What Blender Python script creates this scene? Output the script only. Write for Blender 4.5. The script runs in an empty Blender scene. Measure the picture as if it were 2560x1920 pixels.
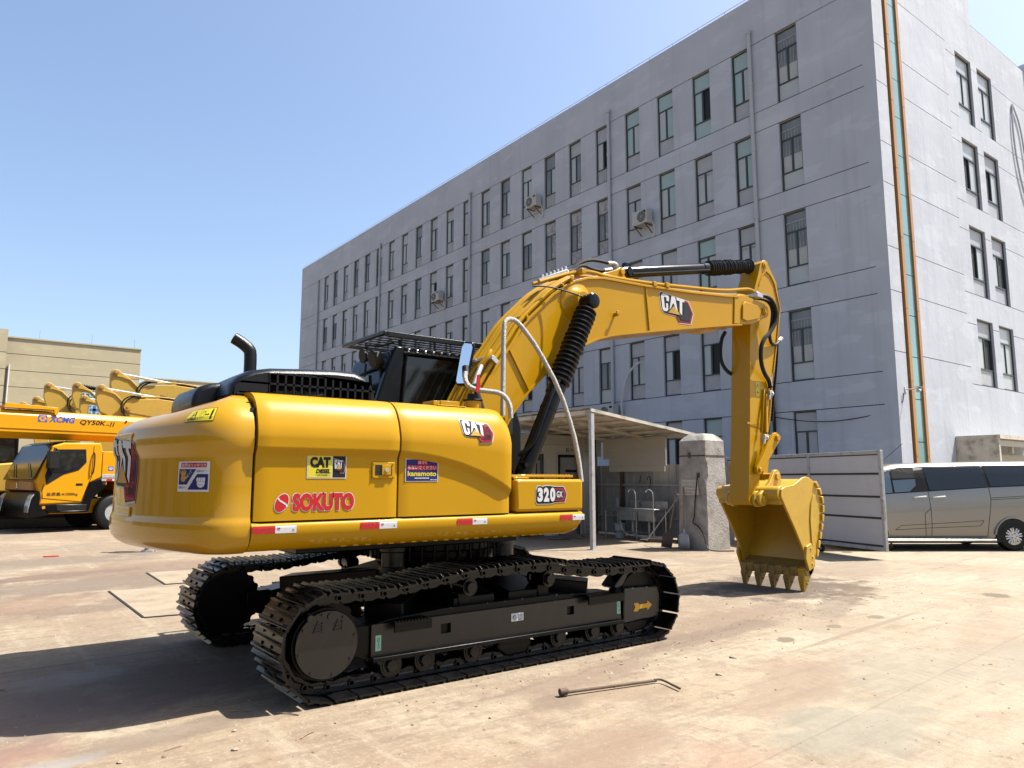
import bpy, bmesh, math, random
from mathutils import Vector, Matrix
random.seed(7)
R = math.radians
SC = bpy.context.scene
COL = SC.collection

# ------------------------------------------------------------------ camera, sky, sun, exposure
# world axes: X runs along the excavator towards its boom, Y runs away along the long facade
cam_d = bpy.data.cameras.new('camera'); cam = bpy.data.objects.new('camera', cam_d); COL.objects.link(cam)
cam.location = (0, 0, 1.65)
cam.rotation_euler = (R(90 + 7.4), 0, -math.atan2(.6032, .7976))
cam_d.sensor_width = 36; cam_d.lens = 25.71; cam_d.clip_start = .05; cam_d.clip_end = 3000
SC.camera = cam
SUN = Vector((.52, -.25, 1.0)).normalized()
wd = bpy.data.worlds.new('World'); SC.world = wd; wd.use_nodes = True
wn = wd.node_tree; wn.nodes.clear()
sky = wn.nodes.new('ShaderNodeTexSky'); sky.sky_type = 'NISHITA'; sky.sun_disc = False
sky.sun_elevation = math.asin(SUN.z); sky.sun_rotation = math.atan2(SUN.x, SUN.y)
sky.altitude = 0; sky.air_density = 1.0; sky.dust_density = 2.6; sky.ozone_density = 1.6
bg = wn.nodes.new('ShaderNodeBackground'); bg.inputs['Strength'].default_value = .092
wo = wn.nodes.new('ShaderNodeOutputWorld')
wn.links.new(sky.outputs[0], bg.inputs[0]); wn.links.new(bg.outputs[0], wo.inputs[0])
sl = bpy.data.lights.new('sun', 'SUN'); sl.energy = 5.0; sl.angle = R(.5); sl.color = (1, .955, .88)
so = bpy.data.objects.new('sun', sl); COL.objects.link(so); so.location = SUN * 60
so.rotation_euler = SUN.to_track_quat('Z', 'Y').to_euler()
SC.view_settings.view_transform = 'Standard'; SC.view_settings.look = 'None'
SC.view_settings.gamma = 1; SC.view_settings.use_curve_mapping = False
SC.view_settings.exposure = 1.42

# ------------------------------------------------------------------ materials
ALB = .54          # exposed for a bright hazy noon: painted things sit well below paper white
def mat(name, col, rough=.5, metal=0, var=.12, scale=3.0, bump=0, bscale=60, coat=0, coatr=.08, spec=.5,
        dirt=None, dscale=.8, damt=.5, rvar=.1, alpha=1, detail=5):
    k_ = .92 if metal > .6 else ALB
    col = [c * k_ for c in col]; dirt = [c * k_ for c in dirt] if dirt else None
    m = bpy.data.materials.new(name); m.use_nodes = True
    nt = m.node_tree; b = nt.nodes['Principled BSDF']; L = nt.links.new
    b.inputs['Roughness'].default_value = rough; b.inputs['Metallic'].default_value = metal
    b.inputs['Specular IOR Level'].default_value = spec
    b.inputs['Coat Weight'].default_value = coat; b.inputs['Coat Roughness'].default_value = coatr
    tc = nt.nodes.new('ShaderNodeTexCoord')
    n = nt.nodes.new('ShaderNodeTexNoise'); n.inputs['Scale'].default_value = scale; n.inputs['Detail'].default_value = detail
    L(tc.outputs['Object'], n.inputs['Vector'])
    cr = nt.nodes.new('ShaderNodeValToRGB')
    cr.color_ramp.elements[0].position = .3; cr.color_ramp.elements[1].position = .72
    cr.color_ramp.elements[0].color = (*[c * (1 - var) for c in col], 1)
    cr.color_ramp.elements[1].color = (*[min(1, c * (1 + var)) for c in col], 1)
    L(n.outputs['Fac'], cr.inputs['Fac'])
    out = cr.outputs['Color']
    if dirt:
        n2 = nt.nodes.new('ShaderNodeTexNoise'); n2.inputs['Scale'].default_value = dscale; n2.inputs['Detail'].default_value = 8
        n2.inputs['Roughness'].default_value = .65
        L(tc.outputs['Object'], n2.inputs['Vector'])
        r2 = nt.nodes.new('ShaderNodeValToRGB'); r2.color_ramp.elements[0].position = .5; r2.color_ramp.elements[1].position = .68
        r2.color_ramp.elements[1].color = (damt, damt, damt, 1); L(n2.outputs['Fac'], r2.inputs['Fac'])
        mx = nt.nodes.new('ShaderNodeMix'); mx.data_type = 'RGBA'; mx.inputs['B'].default_value = (*dirt, 1)
        L(r2.outputs['Color'], mx.inputs['Factor']); L(out, mx.inputs['A']); out = mx.outputs['Result']
    L(out, b.inputs['Base Color'])
    if rvar:
        mr = nt.nodes.new('ShaderNodeMapRange'); mr.inputs['To Min'].default_value = max(0, rough - rvar); mr.inputs['To Max'].default_value = min(1, rough + rvar)
        L(n.outputs['Fac'], mr.inputs['Value']); L(mr.outputs[0], b.inputs['Roughness'])
    if bump:
        n3 = nt.nodes.new('ShaderNodeTexNoise'); n3.inputs['Scale'].default_value = bscale; n3.inputs['Detail'].default_value = 4
        L(tc.outputs['Object'], n3.inputs['Vector'])
        bp = nt.nodes.new('ShaderNodeBump'); bp.inputs['Strength'].default_value = bump; bp.inputs['Distance'].default_value = .02
        L(n3.outputs['Fac'], bp.inputs['Height']); L(bp.outputs[0], b.inputs['Normal'])
    return m

M = {}
Y_ = (.635, .335, .003)
M['yellow'] = mat('yellow_paint', Y_, .36, 0, .03, 2.0, .05, 5, coat=.22, coatr=.06, spec=.10, rvar=.04)
M['tail'] = mat('polished_yellow_paint', Y_, .3, 0, .03, 2.0, .03, 4, coat=.65, coatr=.025, spec=.15, rvar=.03)
M['slab'] = mat('pale_patched_slab', (.385, .305, .21), .9, 0, .12, 3, .3, 30, dirt=(.25, .18, .12), dscale=2.0, damt=.75)
M['yellow_dull'] = mat('yellow_paint_worn', (.72, .40, .02), .45, 0, .06, 2.0, .05, 14, coat=.15, coatr=.2, dirt=(.35, .2, .05), dscale=2.5, damt=.35)
M['bucket'] = mat('bucket_paint', (.72, .42, .02), .42, 0, .07, 3, .06, 18, coat=.2, coatr=.15, dirt=(.45, .25, .03), dscale=5, damt=.3)
M['teeth'] = mat('worn_bucket_edge', (.42, .27, .06), .55, .1, .15, 8, .1, 30, dirt=(.2, .12, .06), dscale=6, damt=.5)
M['old_yellow'] = mat('faded_yellow_paint', (.78, .48, .055), .5, 0, .08, 1.5, dirt=(.45, .28, .1), dscale=1.5, damt=.4)
M['crane_yellow'] = mat('orange_yellow_paint', (.88, .40, .006), .42, 0, .04, 2, coat=.1, coatr=.15, spec=.12, dirt=(.5, .25, .04), dscale=2, damt=.25)
M['black'] = mat('gloss_black_paint', (.006, .006, .007), .20, 0, .2, 4, .02, 25, spec=.2, rvar=.04)
M['track'] = mat('black_track_paint', (.005, .0045, .005), .24, 0, .3, 7, .12, 40, spec=.34, dirt=(.016, .012, .010), dscale=9, damt=.35)
M['frame'] = mat('black_frame_paint', (.004, .0037, .0037), .32, 0, .15, 3, .06, 25, spec=.16, dirt=(.010, .008, .007), dscale=4, damt=.5)
M['plate'] = mat('dusty_black_plate', (.011, .0088, .0078), .33, 0, .15, 5, .05, 30)
M['hood'] = mat('textured_black_paint', (.006, .0063, .0072), .30, 0, .12, 20, .16, 220, spec=.28)
M['cavity'] = mat('dark_interior', (.008, .008, .008), .8)
M['rubber'] = mat('black_rubber', (.014, .014, .014), .55, 0, .15, 10, .05, 50, spec=.22)
M['bellows'] = mat('bellows_rubber', (.006, .006, .006), .35, 0, .15, 10, spec=.22)
M['steel'] = mat('bare_steel', (.5, .49, .47), .35, .8, .12, 10)
M['stainless'] = mat('stainless_steel', (.42, .42, .41), .36, .85, .12, 4, dirt=(.2, .2, .19), dscale=3, damt=.5)
M['galv'] = mat('galvanised_steel', (.55, .56, .56), .5, .2, .1, 8, dirt=(.35, .33, .3), dscale=3, damt=.5)
M['chrome'] = mat('chrome_rod', (.75, .75, .76), .15, 1, .02)
M['braid'] = mat('silver_braided_wrap', (.56, .54, .50), .45, .25, .2, 60, .7, 190)
M['cabglass'] = mat('dusty_dark_glass', (.012, .013, .012), .12, 0, .3, 6, spec=.5, dirt=(.05, .053, .048), dscale=3, damt=.6, rvar=.06)
M['glass'] = mat('dark_glass', (.02, .024, .028), .05, 0, .1, 2, rvar=.02)
M['mirror'] = mat('mirror_glass', (.96, .96, .97), .03, 1, .01, rvar=0)
M['white'] = mat('white_vinyl', (.80, .80, .80), .6, 0, .02, spec=.2)
M['red'] = mat('red_vinyl', (.62, .018, .022), .6, 0, .04, spec=.2)
M['pinkred'] = mat('red_edge_vinyl', (.45, .02, .05), .6, 0, .15, 9, spec=.2)
M['ink'] = mat('black_vinyl', (.012, .012, .013), .6, 0, .02, spec=.2)
M['dotgrey'] = mat('dark_grey_vinyl', (.035, .035, .04), .6, 0, .4, 60, spec=.2)
M['gold'] = mat('gold_vinyl', (.62, .36, .07), .6, 0, .2, 10, spec=.2)
M['lemon'] = mat('lemon_vinyl', (.82, .70, .02), .4, 0, .02)
M['navy'] = mat('navy_vinyl', (.022, .022, .16), .6, 0, .04, spec=.2)
M['blue'] = mat('blue_vinyl', (.03, .12, .62), .4, 0, .04)
M['teal'] = mat('teal_vinyl', (.02, .22, .24), .4, 0, .04)
M['skyblue'] = mat('sky_blue_vinyl', (.07, .3, .6), .4, 0, .04)
M['mint'] = mat('mint_vinyl', (.35, .62, .5), .4, 0, .04)
M['green'] = mat('green_vinyl', (.02, .2, .1), .4)
M['arrow'] = mat('orange_yellow_vinyl', (.85, .42, .01), .4, 0, .03)
M['reflred'] = mat('red_reflective_tape', (.55, .01, .015), .28, 0, .1, 60)
M['reflwhite'] = mat('white_reflective_tape', (.78, .78, .80), .28, 0, .04, 60)

# stucco walls: blotches, vertical streaks, roller patches
def stucco(name, col, dark, streak=.35, bump=.3):
    col = [c * .68 for c in col]; dark = [c * .68 for c in dark]
    m = bpy.data.materials.new(name); m.use_nodes = True; nt = m.node_tree; L = nt.links.new
    b = nt.nodes['Principled BSDF']; b.inputs['Roughness'].default_value = .85; b.inputs['Specular IOR Level'].default_value = .25
    tc = nt.nodes.new('ShaderNodeTexCoord')
    def noise(scale, detail, mapscale=None, rough=.6):
        v = tc.outputs['Object']
        if mapscale:
            mp = nt.nodes.new('ShaderNodeMapping'); mp.inputs['Scale'].default_value = mapscale; L(v, mp.inputs[0]); v = mp.outputs[0]
        n = nt.nodes.new('ShaderNodeTexNoise'); n.inputs['Scale'].default_value = scale; n.inputs['Detail'].default_value = detail
        n.inputs['Roughness'].default_value = rough; L(v, n.inputs['Vector']); return n.outputs['Fac']
    def ramp(f, a, bb, c0, c1):
        r = nt.nodes.new('ShaderNodeValToRGB'); r.color_ramp.elements[0].position = a; r.color_ramp.elements[1].position = bb
        r.color_ramp.elements[0].color = (*c0, 1); r.color_ramp.elements[1].color = (*c1, 1); L(f, r.inputs[0]); return r.outputs[0]
    def mix(f, a, bb, k=None):
        x = nt.nodes.new('ShaderNodeMix'); x.data_type = 'RGBA'
        if k: x.blend_type = k
        L(f, x.inputs['Factor']) if hasattr(f, 'links') else None
        L(a, x.inputs['A']); L(bb, x.inputs['B']); return x.outputs['Result']
    base = ramp(noise(.35, 6), .3, .7, [c * .90 for c in col], [c * 1.07 for c in col])
    patch = ramp(noise(.9, 3, (.5, .5, 1.4)), .56, .6, (0, 0, 0), (.38, .38, .38))
    lighter = ramp(noise(8, 2), 0, 1, [c * 1.16 for c in col], [c * 1.22 for c in col])
    o = mix(patch, base, lighter)
    st = ramp(noise(1.2, 5, (2.2, 2.2, .12)), .52, .75, (0, 0, 0), (streak,) * 3)
    dk = ramp(noise(3, 2), 0, 1, [c * .95 for c in dark], [c * 1.05 for c in dark])
    o = mix(st, o, dk)
    L(o, b.inputs['Base Color'])
    bp = nt.nodes.new('ShaderNodeBump'); bp.inputs['Strength'].default_value = bump; bp.inputs['Distance'].default_value = .03
    L(noise(2.6, 9, (1, 1, .6), .68), bp.inputs['Height']); L(bp.outputs[0], b.inputs['Normal'])
    return m
M['stucco'] = stucco('grey_blue_stucco', (.545, .575, .632), (.41, .43, .465), .5, .6)
M['beige_wall'] = stucco('beige_render', (.56, .49, .32), (.49, .43, .29), .2, .1)
M['groove'] = mat('groove_sealant', (.10, .10, .11), .9)  # darker sealant colour of the wall grooves
M['winframe'] = mat('grey_green_aluminium', (.055, .075, .078), .45, 0, .1)
M['pane_grey'] = mat('filmed_glass', (.66, .70, .70), .25, 0, .1, .6, spec=.35)
M['pane_green'] = mat('green_filmed_glass', (.52, .68, .66), .22, 0, .08, .6, spec=.35)
M['pane_dull'] = mat('grey_infill_panel', (.58, .59, .61), .4, 0, .1, 1.5, spec=.3)
M['pane_dark'] = mat('dark_window_glass', (.30, .32, .33), .12, 0, .3, .8, spec=.35)
M['pane_black'] = mat('open_window_gap', (.012, .013, .014), .7)
M['curtain'] = mat('pale_curtain', (.50, .50, .50), .7, 0, .45, 6)
M['board'] = mat('white_board_behind_glass', (.62, .62, .58), .5, 0, .12, 3)
M['orange_trim'] = mat('orange_trim', (.60, .29, .08), .45, 0, .06, 1)
M['teal_glass'] = mat('teal_glass', (.28, .50, .50), .12, 0, .12, .5, rvar=.03)
M['pipe'] = mat('grey_pipe', (.60, .63, .67), .5, 0, .06)
M['ac_white'] = mat('aged_white_plastic', (.66, .66, .62), .5, 0, .05, 5, dirt=(.45, .42, .36), dscale=4, damt=.35)
M['concrete'] = mat('weathered_concrete', (.50, .455, .40), .9, 0, .22, 4, .6, 22, dirt=(.22, .185, .15), dscale=2.2, damt=.75)
M['cream'] = mat('cream_panel', (.72, .66, .55), .6, 0, .05, 2, dirt=(.52, .46, .36), dscale=2, damt=.3)
M['creamtrim'] = mat('pale_trim', (.64, .60, .52), .5, 0, .05)
M['sheet'] = mat('grey_sheet_metal', (.40, .39, .37), .55, 0, .08, 2, dirt=(.26, .24, .21), dscale=1.6, damt=.6)
M['roofsheet'] = mat('rusty_pale_sheet', (.85, .77, .63), .6, 0, .12, 3, dirt=(.2, .13, .08), dscale=2.6, damt=.6)
M['rust'] = mat('rusty_steel', (.13, .080, .052), .8, 0, .3, 9, .2, 50)
M['gatepanel'] = mat('grey_gate_panel', (.78, .76, .745), .55, 0, .05, 1.2, dirt=(.66, .60, .57), dscale=1.5, damt=.4)
M['gateframe'] = mat('worn_white_paint', (.62, .61, .58), .55, 0, .08, 6, dirt=(.3, .25, .2), dscale=9, damt=.6)
M['darkbar'] = mat('dark_red_bar', (.05, .035, .035), .6)
M['van'] = mat('champagne_metallic_paint', (.40, .375, .335), .34, .55, .03, 1, coat=.8, coatr=.05, rvar=.03)
M['alloy'] = mat('alloy_wheel', (.55, .54, .52), .35, .7, .05)
M['wood'] = mat('weathered_wood', (.35, .25, .15), .8, 0, .2, 12, .2, 60)
M['stone'] = mat('small_stone', (.42, .34, .25), .9, 0, .25, 30)
M['mudbit'] = mat('dried_mud', (.20, .14, .095), .95, 0, .3, 30)
M['skin'] = mat('skin', (.52, .33, .24), .55)
M['shirt'] = mat('dark_blue_cloth', (.03, .04, .08), .9)
M['trousers'] = mat('black_cloth', (.02, .02, .022), .9)
M['hair'] = mat('black_hair', (.012, .010, .009), .6)
M['shoe'] = mat('white_shoe', (.62, .58, .55), .6, 0, .2, 20)
M['amber'] = mat('amber_lens', (.7, .25, .03), .25)
M['lens'] = mat('headlight_lens', (.5, .52, .52), .12, .3, .2, 12)
M['copper'] = mat('copper_coloured_panel', (.45, .20, .06), .35, .3, .1, 4)

# ------------------------------------------------------------------ mesh builder
OFF = {}
class MB:
    def __init__(s): s.v = []; s.f = []; s.m = []; s.mi = 0
    def add(s, vs, fs, mi=None):
        k = len(s.v); s.v += [tuple(v) for v in vs]
        for f in fs: s.f.append([i + k for i in f]); s.m.append(s.mi if mi is None else mi)
        return s
    def box(s, x0, x1, y0, y1, z0, z1, mi=None):
        return s.add([(x, y, z) for z in (z0, z1) for x, y in ((x0, y0), (x1, y0), (x1, y1), (x0, y1))],
                     [(3, 2, 1, 0), (4, 5, 6, 7), (0, 1, 5, 4), (1, 2, 6, 5), (2, 3, 7, 6), (3, 0, 4, 7)], mi)
    def beam(s, p0, p1, w, h, up=(0, 0, 1), mi=None):
        p0 = Vector(p0); p1 = Vector(p1); d = (p1 - p0).normalized(); u = Vector(up)
        a = d.cross(u)
        if a.length < 1e-4: a = d.cross(Vector((1, 0, 0)))
        a.normalize(); b = a.cross(d); vs = []
        for p in (p0, p1):
            for i, j in ((-1, -1), (1, -1), (1, 1), (-1, 1)): vs.append(p + a * (w / 2 * i) + b * (h / 2 * j))
        return s.add(vs, [(3, 2, 1, 0), (4, 5, 6, 7), (0, 1, 5, 4), (1, 2, 6, 5), (2, 3, 7, 6), (3, 0, 4, 7)], mi)
    def prism(s, pts, a, b, plane='xz', mi=None):
        n = len(pts)
        if plane == 'xz': g = lambda p, t: (p[0], t, p[1])
        elif plane == 'xy': g = lambda p, t: (p[0], p[1], t)
        else: g = lambda p, t: (t, p[0], p[1])
        vs = [g(p, a) for p in pts] + [g(p, b) for p in pts]
        fs = [list(range(n)), [n + i for i in reversed(range(n))]] + [[(i + 1) % n, i, n + i, n + (i + 1) % n] for i in range(n)]
        return s.add(vs, fs, mi)
    def cyl(s, p0, p1, r, r1=None, n=18, mi=None):
        p0 = Vector(p0); p1 = Vector(p1); d = (p1 - p0).normalized(); r1 = r if r1 is None else r1
        a = d.orthogonal().normalized(); b = d.cross(a); vs = []
        for p, q in ((p0, r), (p1, r1)):
            for i in range(n):
                t = 2 * math.pi * i / n; vs.append(p + a * (q * math.cos(t)) + b * (q * math.sin(t)))
        return s.add(vs, [list(reversed(range(n))), [n + i for i in range(n)]] + [[i, (i + 1) % n, n + (i + 1) % n, n + i] for i in range(n)], mi)
    def lathe(s, p0, p1, prof, n=20, mi=None, caps=True):      # prof: (t along axis in metres, radius)
        p0 = Vector(p0); d = (Vector(p1) - p0).normalized(); a = d.orthogonal().normalized(); b = d.cross(a); vs = []
        for t, r in prof:
            for i in range(n):
                w = 2 * math.pi * i / n; vs.append(p0 + d * t + a * (r * math.cos(w)) + b * (r * math.sin(w)))
        k = len(prof); fs = [list(reversed(range(n))), [(k - 1) * n + i for i in range(n)]] if caps else []
        for j in range(k - 1):
            for i in range(n): fs.append([j * n + i, j * n + (i + 1) % n, (j + 1) * n + (i + 1) % n, (j + 1) * n + i])
        return s.add(vs, fs, mi)
    def tube(s, pts, r, n=8, smooth=0, mi=None, closed=False):
        P = [Vector(p) for p in pts]
        for _ in range(smooth):
            Q = [P[0]]
            for i in range(len(P) - 1): Q += [P[i].lerp(P[i + 1], .25), P[i].lerp(P[i + 1], .75)]
            P = Q + [P[-1]]
        rr = r if callable(r) else (lambda t: r)
        d = (P[1] - P[0]).normalized(); a = d.orthogonal().normalized(); vs = []; m = len(P)
        for k, p in enumerate(P):
            if k == 0: t = P[1] - P[0]
            elif k == m - 1: t = P[-1] - P[-2]
            else: t = (P[k + 1] - P[k]).normalized() + (P[k] - P[k - 1]).normalized()
            t.normalize(); a = (a - t * a.dot(t)).normalized(); b = t.cross(a)
            q = rr(k / (m - 1))
            for i in range(n):
                w = 2 * math.pi * i / n; vs.append(p + a * (q * math.cos(w)) + b * (q * math.sin(w)))
        fs = [list(reversed(range(n))), [(m - 1) * n + i for i in range(n)]]
        for k in range(m - 1):
            for i in range(n): fs.append([k * n + i, k * n + (i + 1) % n, (k + 1) * n + (i + 1) % n, (k + 1) * n + i])
        return s.add(vs, fs, mi)
    def grid(s, rows, mi=None, close=False):
        m = len(rows[0]); vs = [p for r in rows for p in r]; fs = []
        for i in range(len(rows) - 1):
            for j in range(m if close else m - 1):
                fs.append([i * m + j, i * m + (j + 1) % m, (i + 1) * m + (j + 1) % m, (i + 1) * m + j])
        return s.add(vs, fs, mi)
    def mesh(s, name, mats, off=(0, 0, 0), smooth=35, recalc=True):
        me = bpy.data.meshes.new(name)
        o = Vector(off); me.from_pydata([Vector(v) - o for v in s.v], [], s.f)
        for m in (mats if isinstance(mats, (list, tuple)) else [mats]): me.materials.append(M[m] if isinstance(m, str) else m)
        me.polygons.foreach_set('material_index', s.m)
        if recalc:
            bm = bmesh.new(); bm.from_mesh(me); bmesh.ops.recalc_face_normals(bm, faces=bm.faces); bm.to_mesh(me); bm.free()
        if smooth:
            me.polygons.foreach_set('use_smooth', [True] * len(me.polygons)); me.set_sharp_from_angle(angle=R(smooth))
        me.update(); return me
    def build(s, name, mats, parent=None, bevel=0, smooth=35, seg=2, recalc=True, label=None, base=None):
        off = OFF.get(parent.name, (0, 0, 0)) if parent else (base or (0, 0, 0))
        o = bpy.data.objects.new(name, s.mesh(name, mats, off, smooth, recalc)); COL.objects.link(o)
        if parent: o.parent = parent
        elif base: o.location = base
        OFF[o.name] = off
        if bevel:
            b = o.modifiers.new('bevel', 'BEVEL'); b.width = bevel; b.segments = seg; b.limit_method = 'ANGLE'; b.angle_limit = R(32)
            b.harden_normals = False
        if label: o['label'] = label
        return o

def tag(o, label=None, cat=None, group=None, kind=None):
    if label: o['label'] = label
    if cat: o['category'] = cat
    if group: o['group'] = group
    if kind: o['kind'] = kind
    return o
def empty(name, loc, rz=0, scale=1, local=False):
    e = bpy.data.objects.new(name, None); COL.objects.link(e); e.empty_display_size = .3
    e.location = loc; e.rotation_euler = (0, 0, rz); e.scale = (scale,) * 3
    OFF[e.name] = (0, 0, 0) if (rz or local) else tuple(loc); return e
def copy_tree(o, parent=None):
    c = o.copy(); COL.objects.link(c); c.parent = parent; OFF[c.name] = OFF.get(o.name, (0, 0, 0))
    for ch in list(o.children): copy_tree(ch, c)
    return c
def arc(cx, cz, r, a0, a1, n): return [(cx + r * math.cos(R(a0 + (a1 - a0) * i / n)), cz + r * math.sin(R(a0 + (a1 - a0) * i / n))) for i in range(n + 1)]

# ------------------------------------------------------------------ lettering
_txt = {}
def text2d(s, bold=0, shear=0):
    k = (s, bold, shear)
    if k in _txt: return _txt[k]
    cu = bpy.data.curves.new('lettering', 'FONT'); cu.body = s; cu.size = 1; cu.offset = bold; cu.shear = shear; cu.resolution_u = 3
    ob = bpy.data.objects.new('lettering', cu); COL.objects.link(ob)
    bpy.context.view_layer.update()
    me = bpy.data.meshes.new_from_object(ob.evaluated_get(bpy.context.evaluated_depsgraph_get()))
    vs = [(v.co.x, v.co.y) for v in me.vertices]; fs = [list(p.vertices) for p in me.polygons]
    bpy.data.objects.remove(ob); bpy.data.curves.remove(cu); bpy.data.meshes.remove(me)
    xs = [v[0] for v in vs]; ys = [v[1] for v in vs]
    x0, x1, y0, y1 = min(xs), max(xs), min(ys), max(ys)
    vs = [((x - x0) / (x1 - x0), (y - y0) / (y1 - y0)) for x, y in vs]
    _txt[k] = (vs, fs); return vs, fs
class Decal:
    """flat artwork in (s, t) metres; every layer 1.2 mm above the last; mapped on a surface at build time"""
    def __init__(s): s.items = []
    def poly(s, pts, mi, lift=1): s.items.append((list(pts), [list(range(len(pts)))], mi, lift)); return s
    def rect(s, x0, y0, x1, y1, mi, lift=1): return s.poly([(x0, y0), (x1, y0), (x1, y1), (x0, y1)], mi, lift)
    def text(s, st, x0, y0, x1, y1, mi, lift=2, bold=0, shear=0, rot=0):
        vs, fs = text2d(st, bold, shear); c, q = math.cos(R(rot)), math.sin(R(rot))
        pts = [((x1 - x0) * a, (y1 - y0) * b) for a, b in vs]
        s.items.append(([(x0 + a * c - b * q, y0 + a * q + b * c) for a, b in pts], fs, mi, lift)); return s
    def ell(s, cx, cy, rx, ry, mi, lift=1, n=24, rot=0):
        c, q = math.cos(R(rot)), math.sin(R(rot)); P = []
        for i in range(n):
            t = 2 * math.pi * i / n; a, b = rx * math.cos(t), ry * math.sin(t); P.append((cx + a * c - b * q, cy + a * q + b * c))
        return s.poly(P, mi, lift)
    def line(s, pts, w, mi, lift=2):
        for (x0, y0), (x1, y1) in zip(pts, pts[1:]):
            l = math.hypot(x1 - x0, y1 - y0) or 1; nx, ny = -(y1 - y0) / l * w / 2, (x1 - x0) / l * w / 2
            s.poly([(x0 + nx, y0 + ny), (x0 - nx, y0 - ny), (x1 - nx, y1 - ny), (x1 + nx, y1 + ny)], mi, lift)
        return s
    def place(s, dx, dy, k=1, ky=None):
        ky = k if ky is None else ky
        s.items = [([(dx + x * k, dy + y * ky) for x, y in p], f, m, l) for p, f, m, l in s.items]; return s
    def merge(s, o, up=0): s.items += [(p, f, m, l + up) for p, f, m, l in o.items]; return s
    def build(s, name, mats, parent, fn, step=None, label=None, d=.0013, base=.002):
        mb = MB()
        for pts, fs, mi, lift in s.items:
            if step:
                bm = bmesh.new(); vv = [bm.verts.new((x, y, 0)) for x, y in pts]
                for f in fs:
                    try: bm.faces.new([vv[i] for i in f])
                    except ValueError: pass
                bmesh.ops.triangulate(bm, faces=bm.faces)
                for ax in (0, 1):
                    lo = min(p[ax] for p in pts); hi = max(p[ax] for p in pts); k = math.ceil(lo / step) * step
                    while k < hi:
                        no = (1, 0, 0) if ax == 0 else (0, 1, 0); co = (k, 0, 0) if ax == 0 else (0, k, 0)
                        bmesh.ops.bisect_plane(bm, geom=bm.verts[:] + bm.edges[:] + bm.faces[:], plane_co=co, plane_no=no); k += step
                bm.verts.index_update(); pts = [(v.co.x, v.co.y) for v in bm.verts]; fs = [[v.index for v in f.verts] for f in bm.faces]; bm.free()
            mb.add([fn(x, y, base + d * lift) for x, y in pts], fs, mi)
        return mb.build(name, mats, parent, smooth=0, recalc=False, label=label)
def on_side(y):      # panel facing the camera side (-Y): s along +X
    return lambda s, t, o: (s, y - o, t)
def hexlogo(dx, dy, k):
    """emblem: bold C A T over a gold triangle on a dark hexagon with a red right edge; unit height 1, width about 1.3"""
    d = Decal()
    body = [(.02, .98), (.95, .86), (1.0, .86), (1.16, .84), (1.36, .44), (1.24, .06), (.74, .03), (.62, .25), (.14, .27), (.05, .38), (-.03, .9)]
    cx, cy = .65, .5
    d.poly([(cx + (x - cx) * 1.05, cy + (y - cy) * 1.07) for x, y in body], 1, 1)       # pale keyline
    d.poly(body, 2, 2)
    d.poly([(1.02, .80), (1.13, .79), (1.30, .44), (1.20, .11), (.79, .09), (.72, .21), (.66, .21), (.76, .055), (1.23, .075), (1.345, .44), (1.16, .835), (1.02, .85)], 3, 3)
    d.poly([(1.0, .82), (1.12, .77), (1.26, .44), (1.18, .15), (.84, .14), (.80, .22), (.95, .30)], 4, 3)
    C = [(.30, .62), (.30, .40), (.24, .34), (.12, .34), (.07, .40), (.02, .84), (.06, .92), (.12, .94), (.30, .92), (.35, .86), (.34, .70), (.24, .71), (.24, .80), (.21, .83), (.15, .83), (.13, .80), (.165, .47), (.185, .44), (.21, .44), (.225, .47), (.22, .62)]
    A = [(.36, .42), (.45, .92), (.60, .91), (.70, .42), (.62, .50), (.535, .66), (.50, .66), (.42, .50)]
    T = [(.66, .91), (1.0, .88), (.99, .78), (.90, .79), (.88, .30), (.78, .40), (.79, .795), (.66, .805)]
    for q in (C, A, T): d.poly(q, 0, 4)
    d.poly([(.30, .31), (.54, .58), (.82, .30)], 5, 5)
    return d.place(dx, dy, k)
LOGO = ['white', 'creamtrim', 'ink', 'pinkred', 'dotgrey', 'gold']

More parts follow.
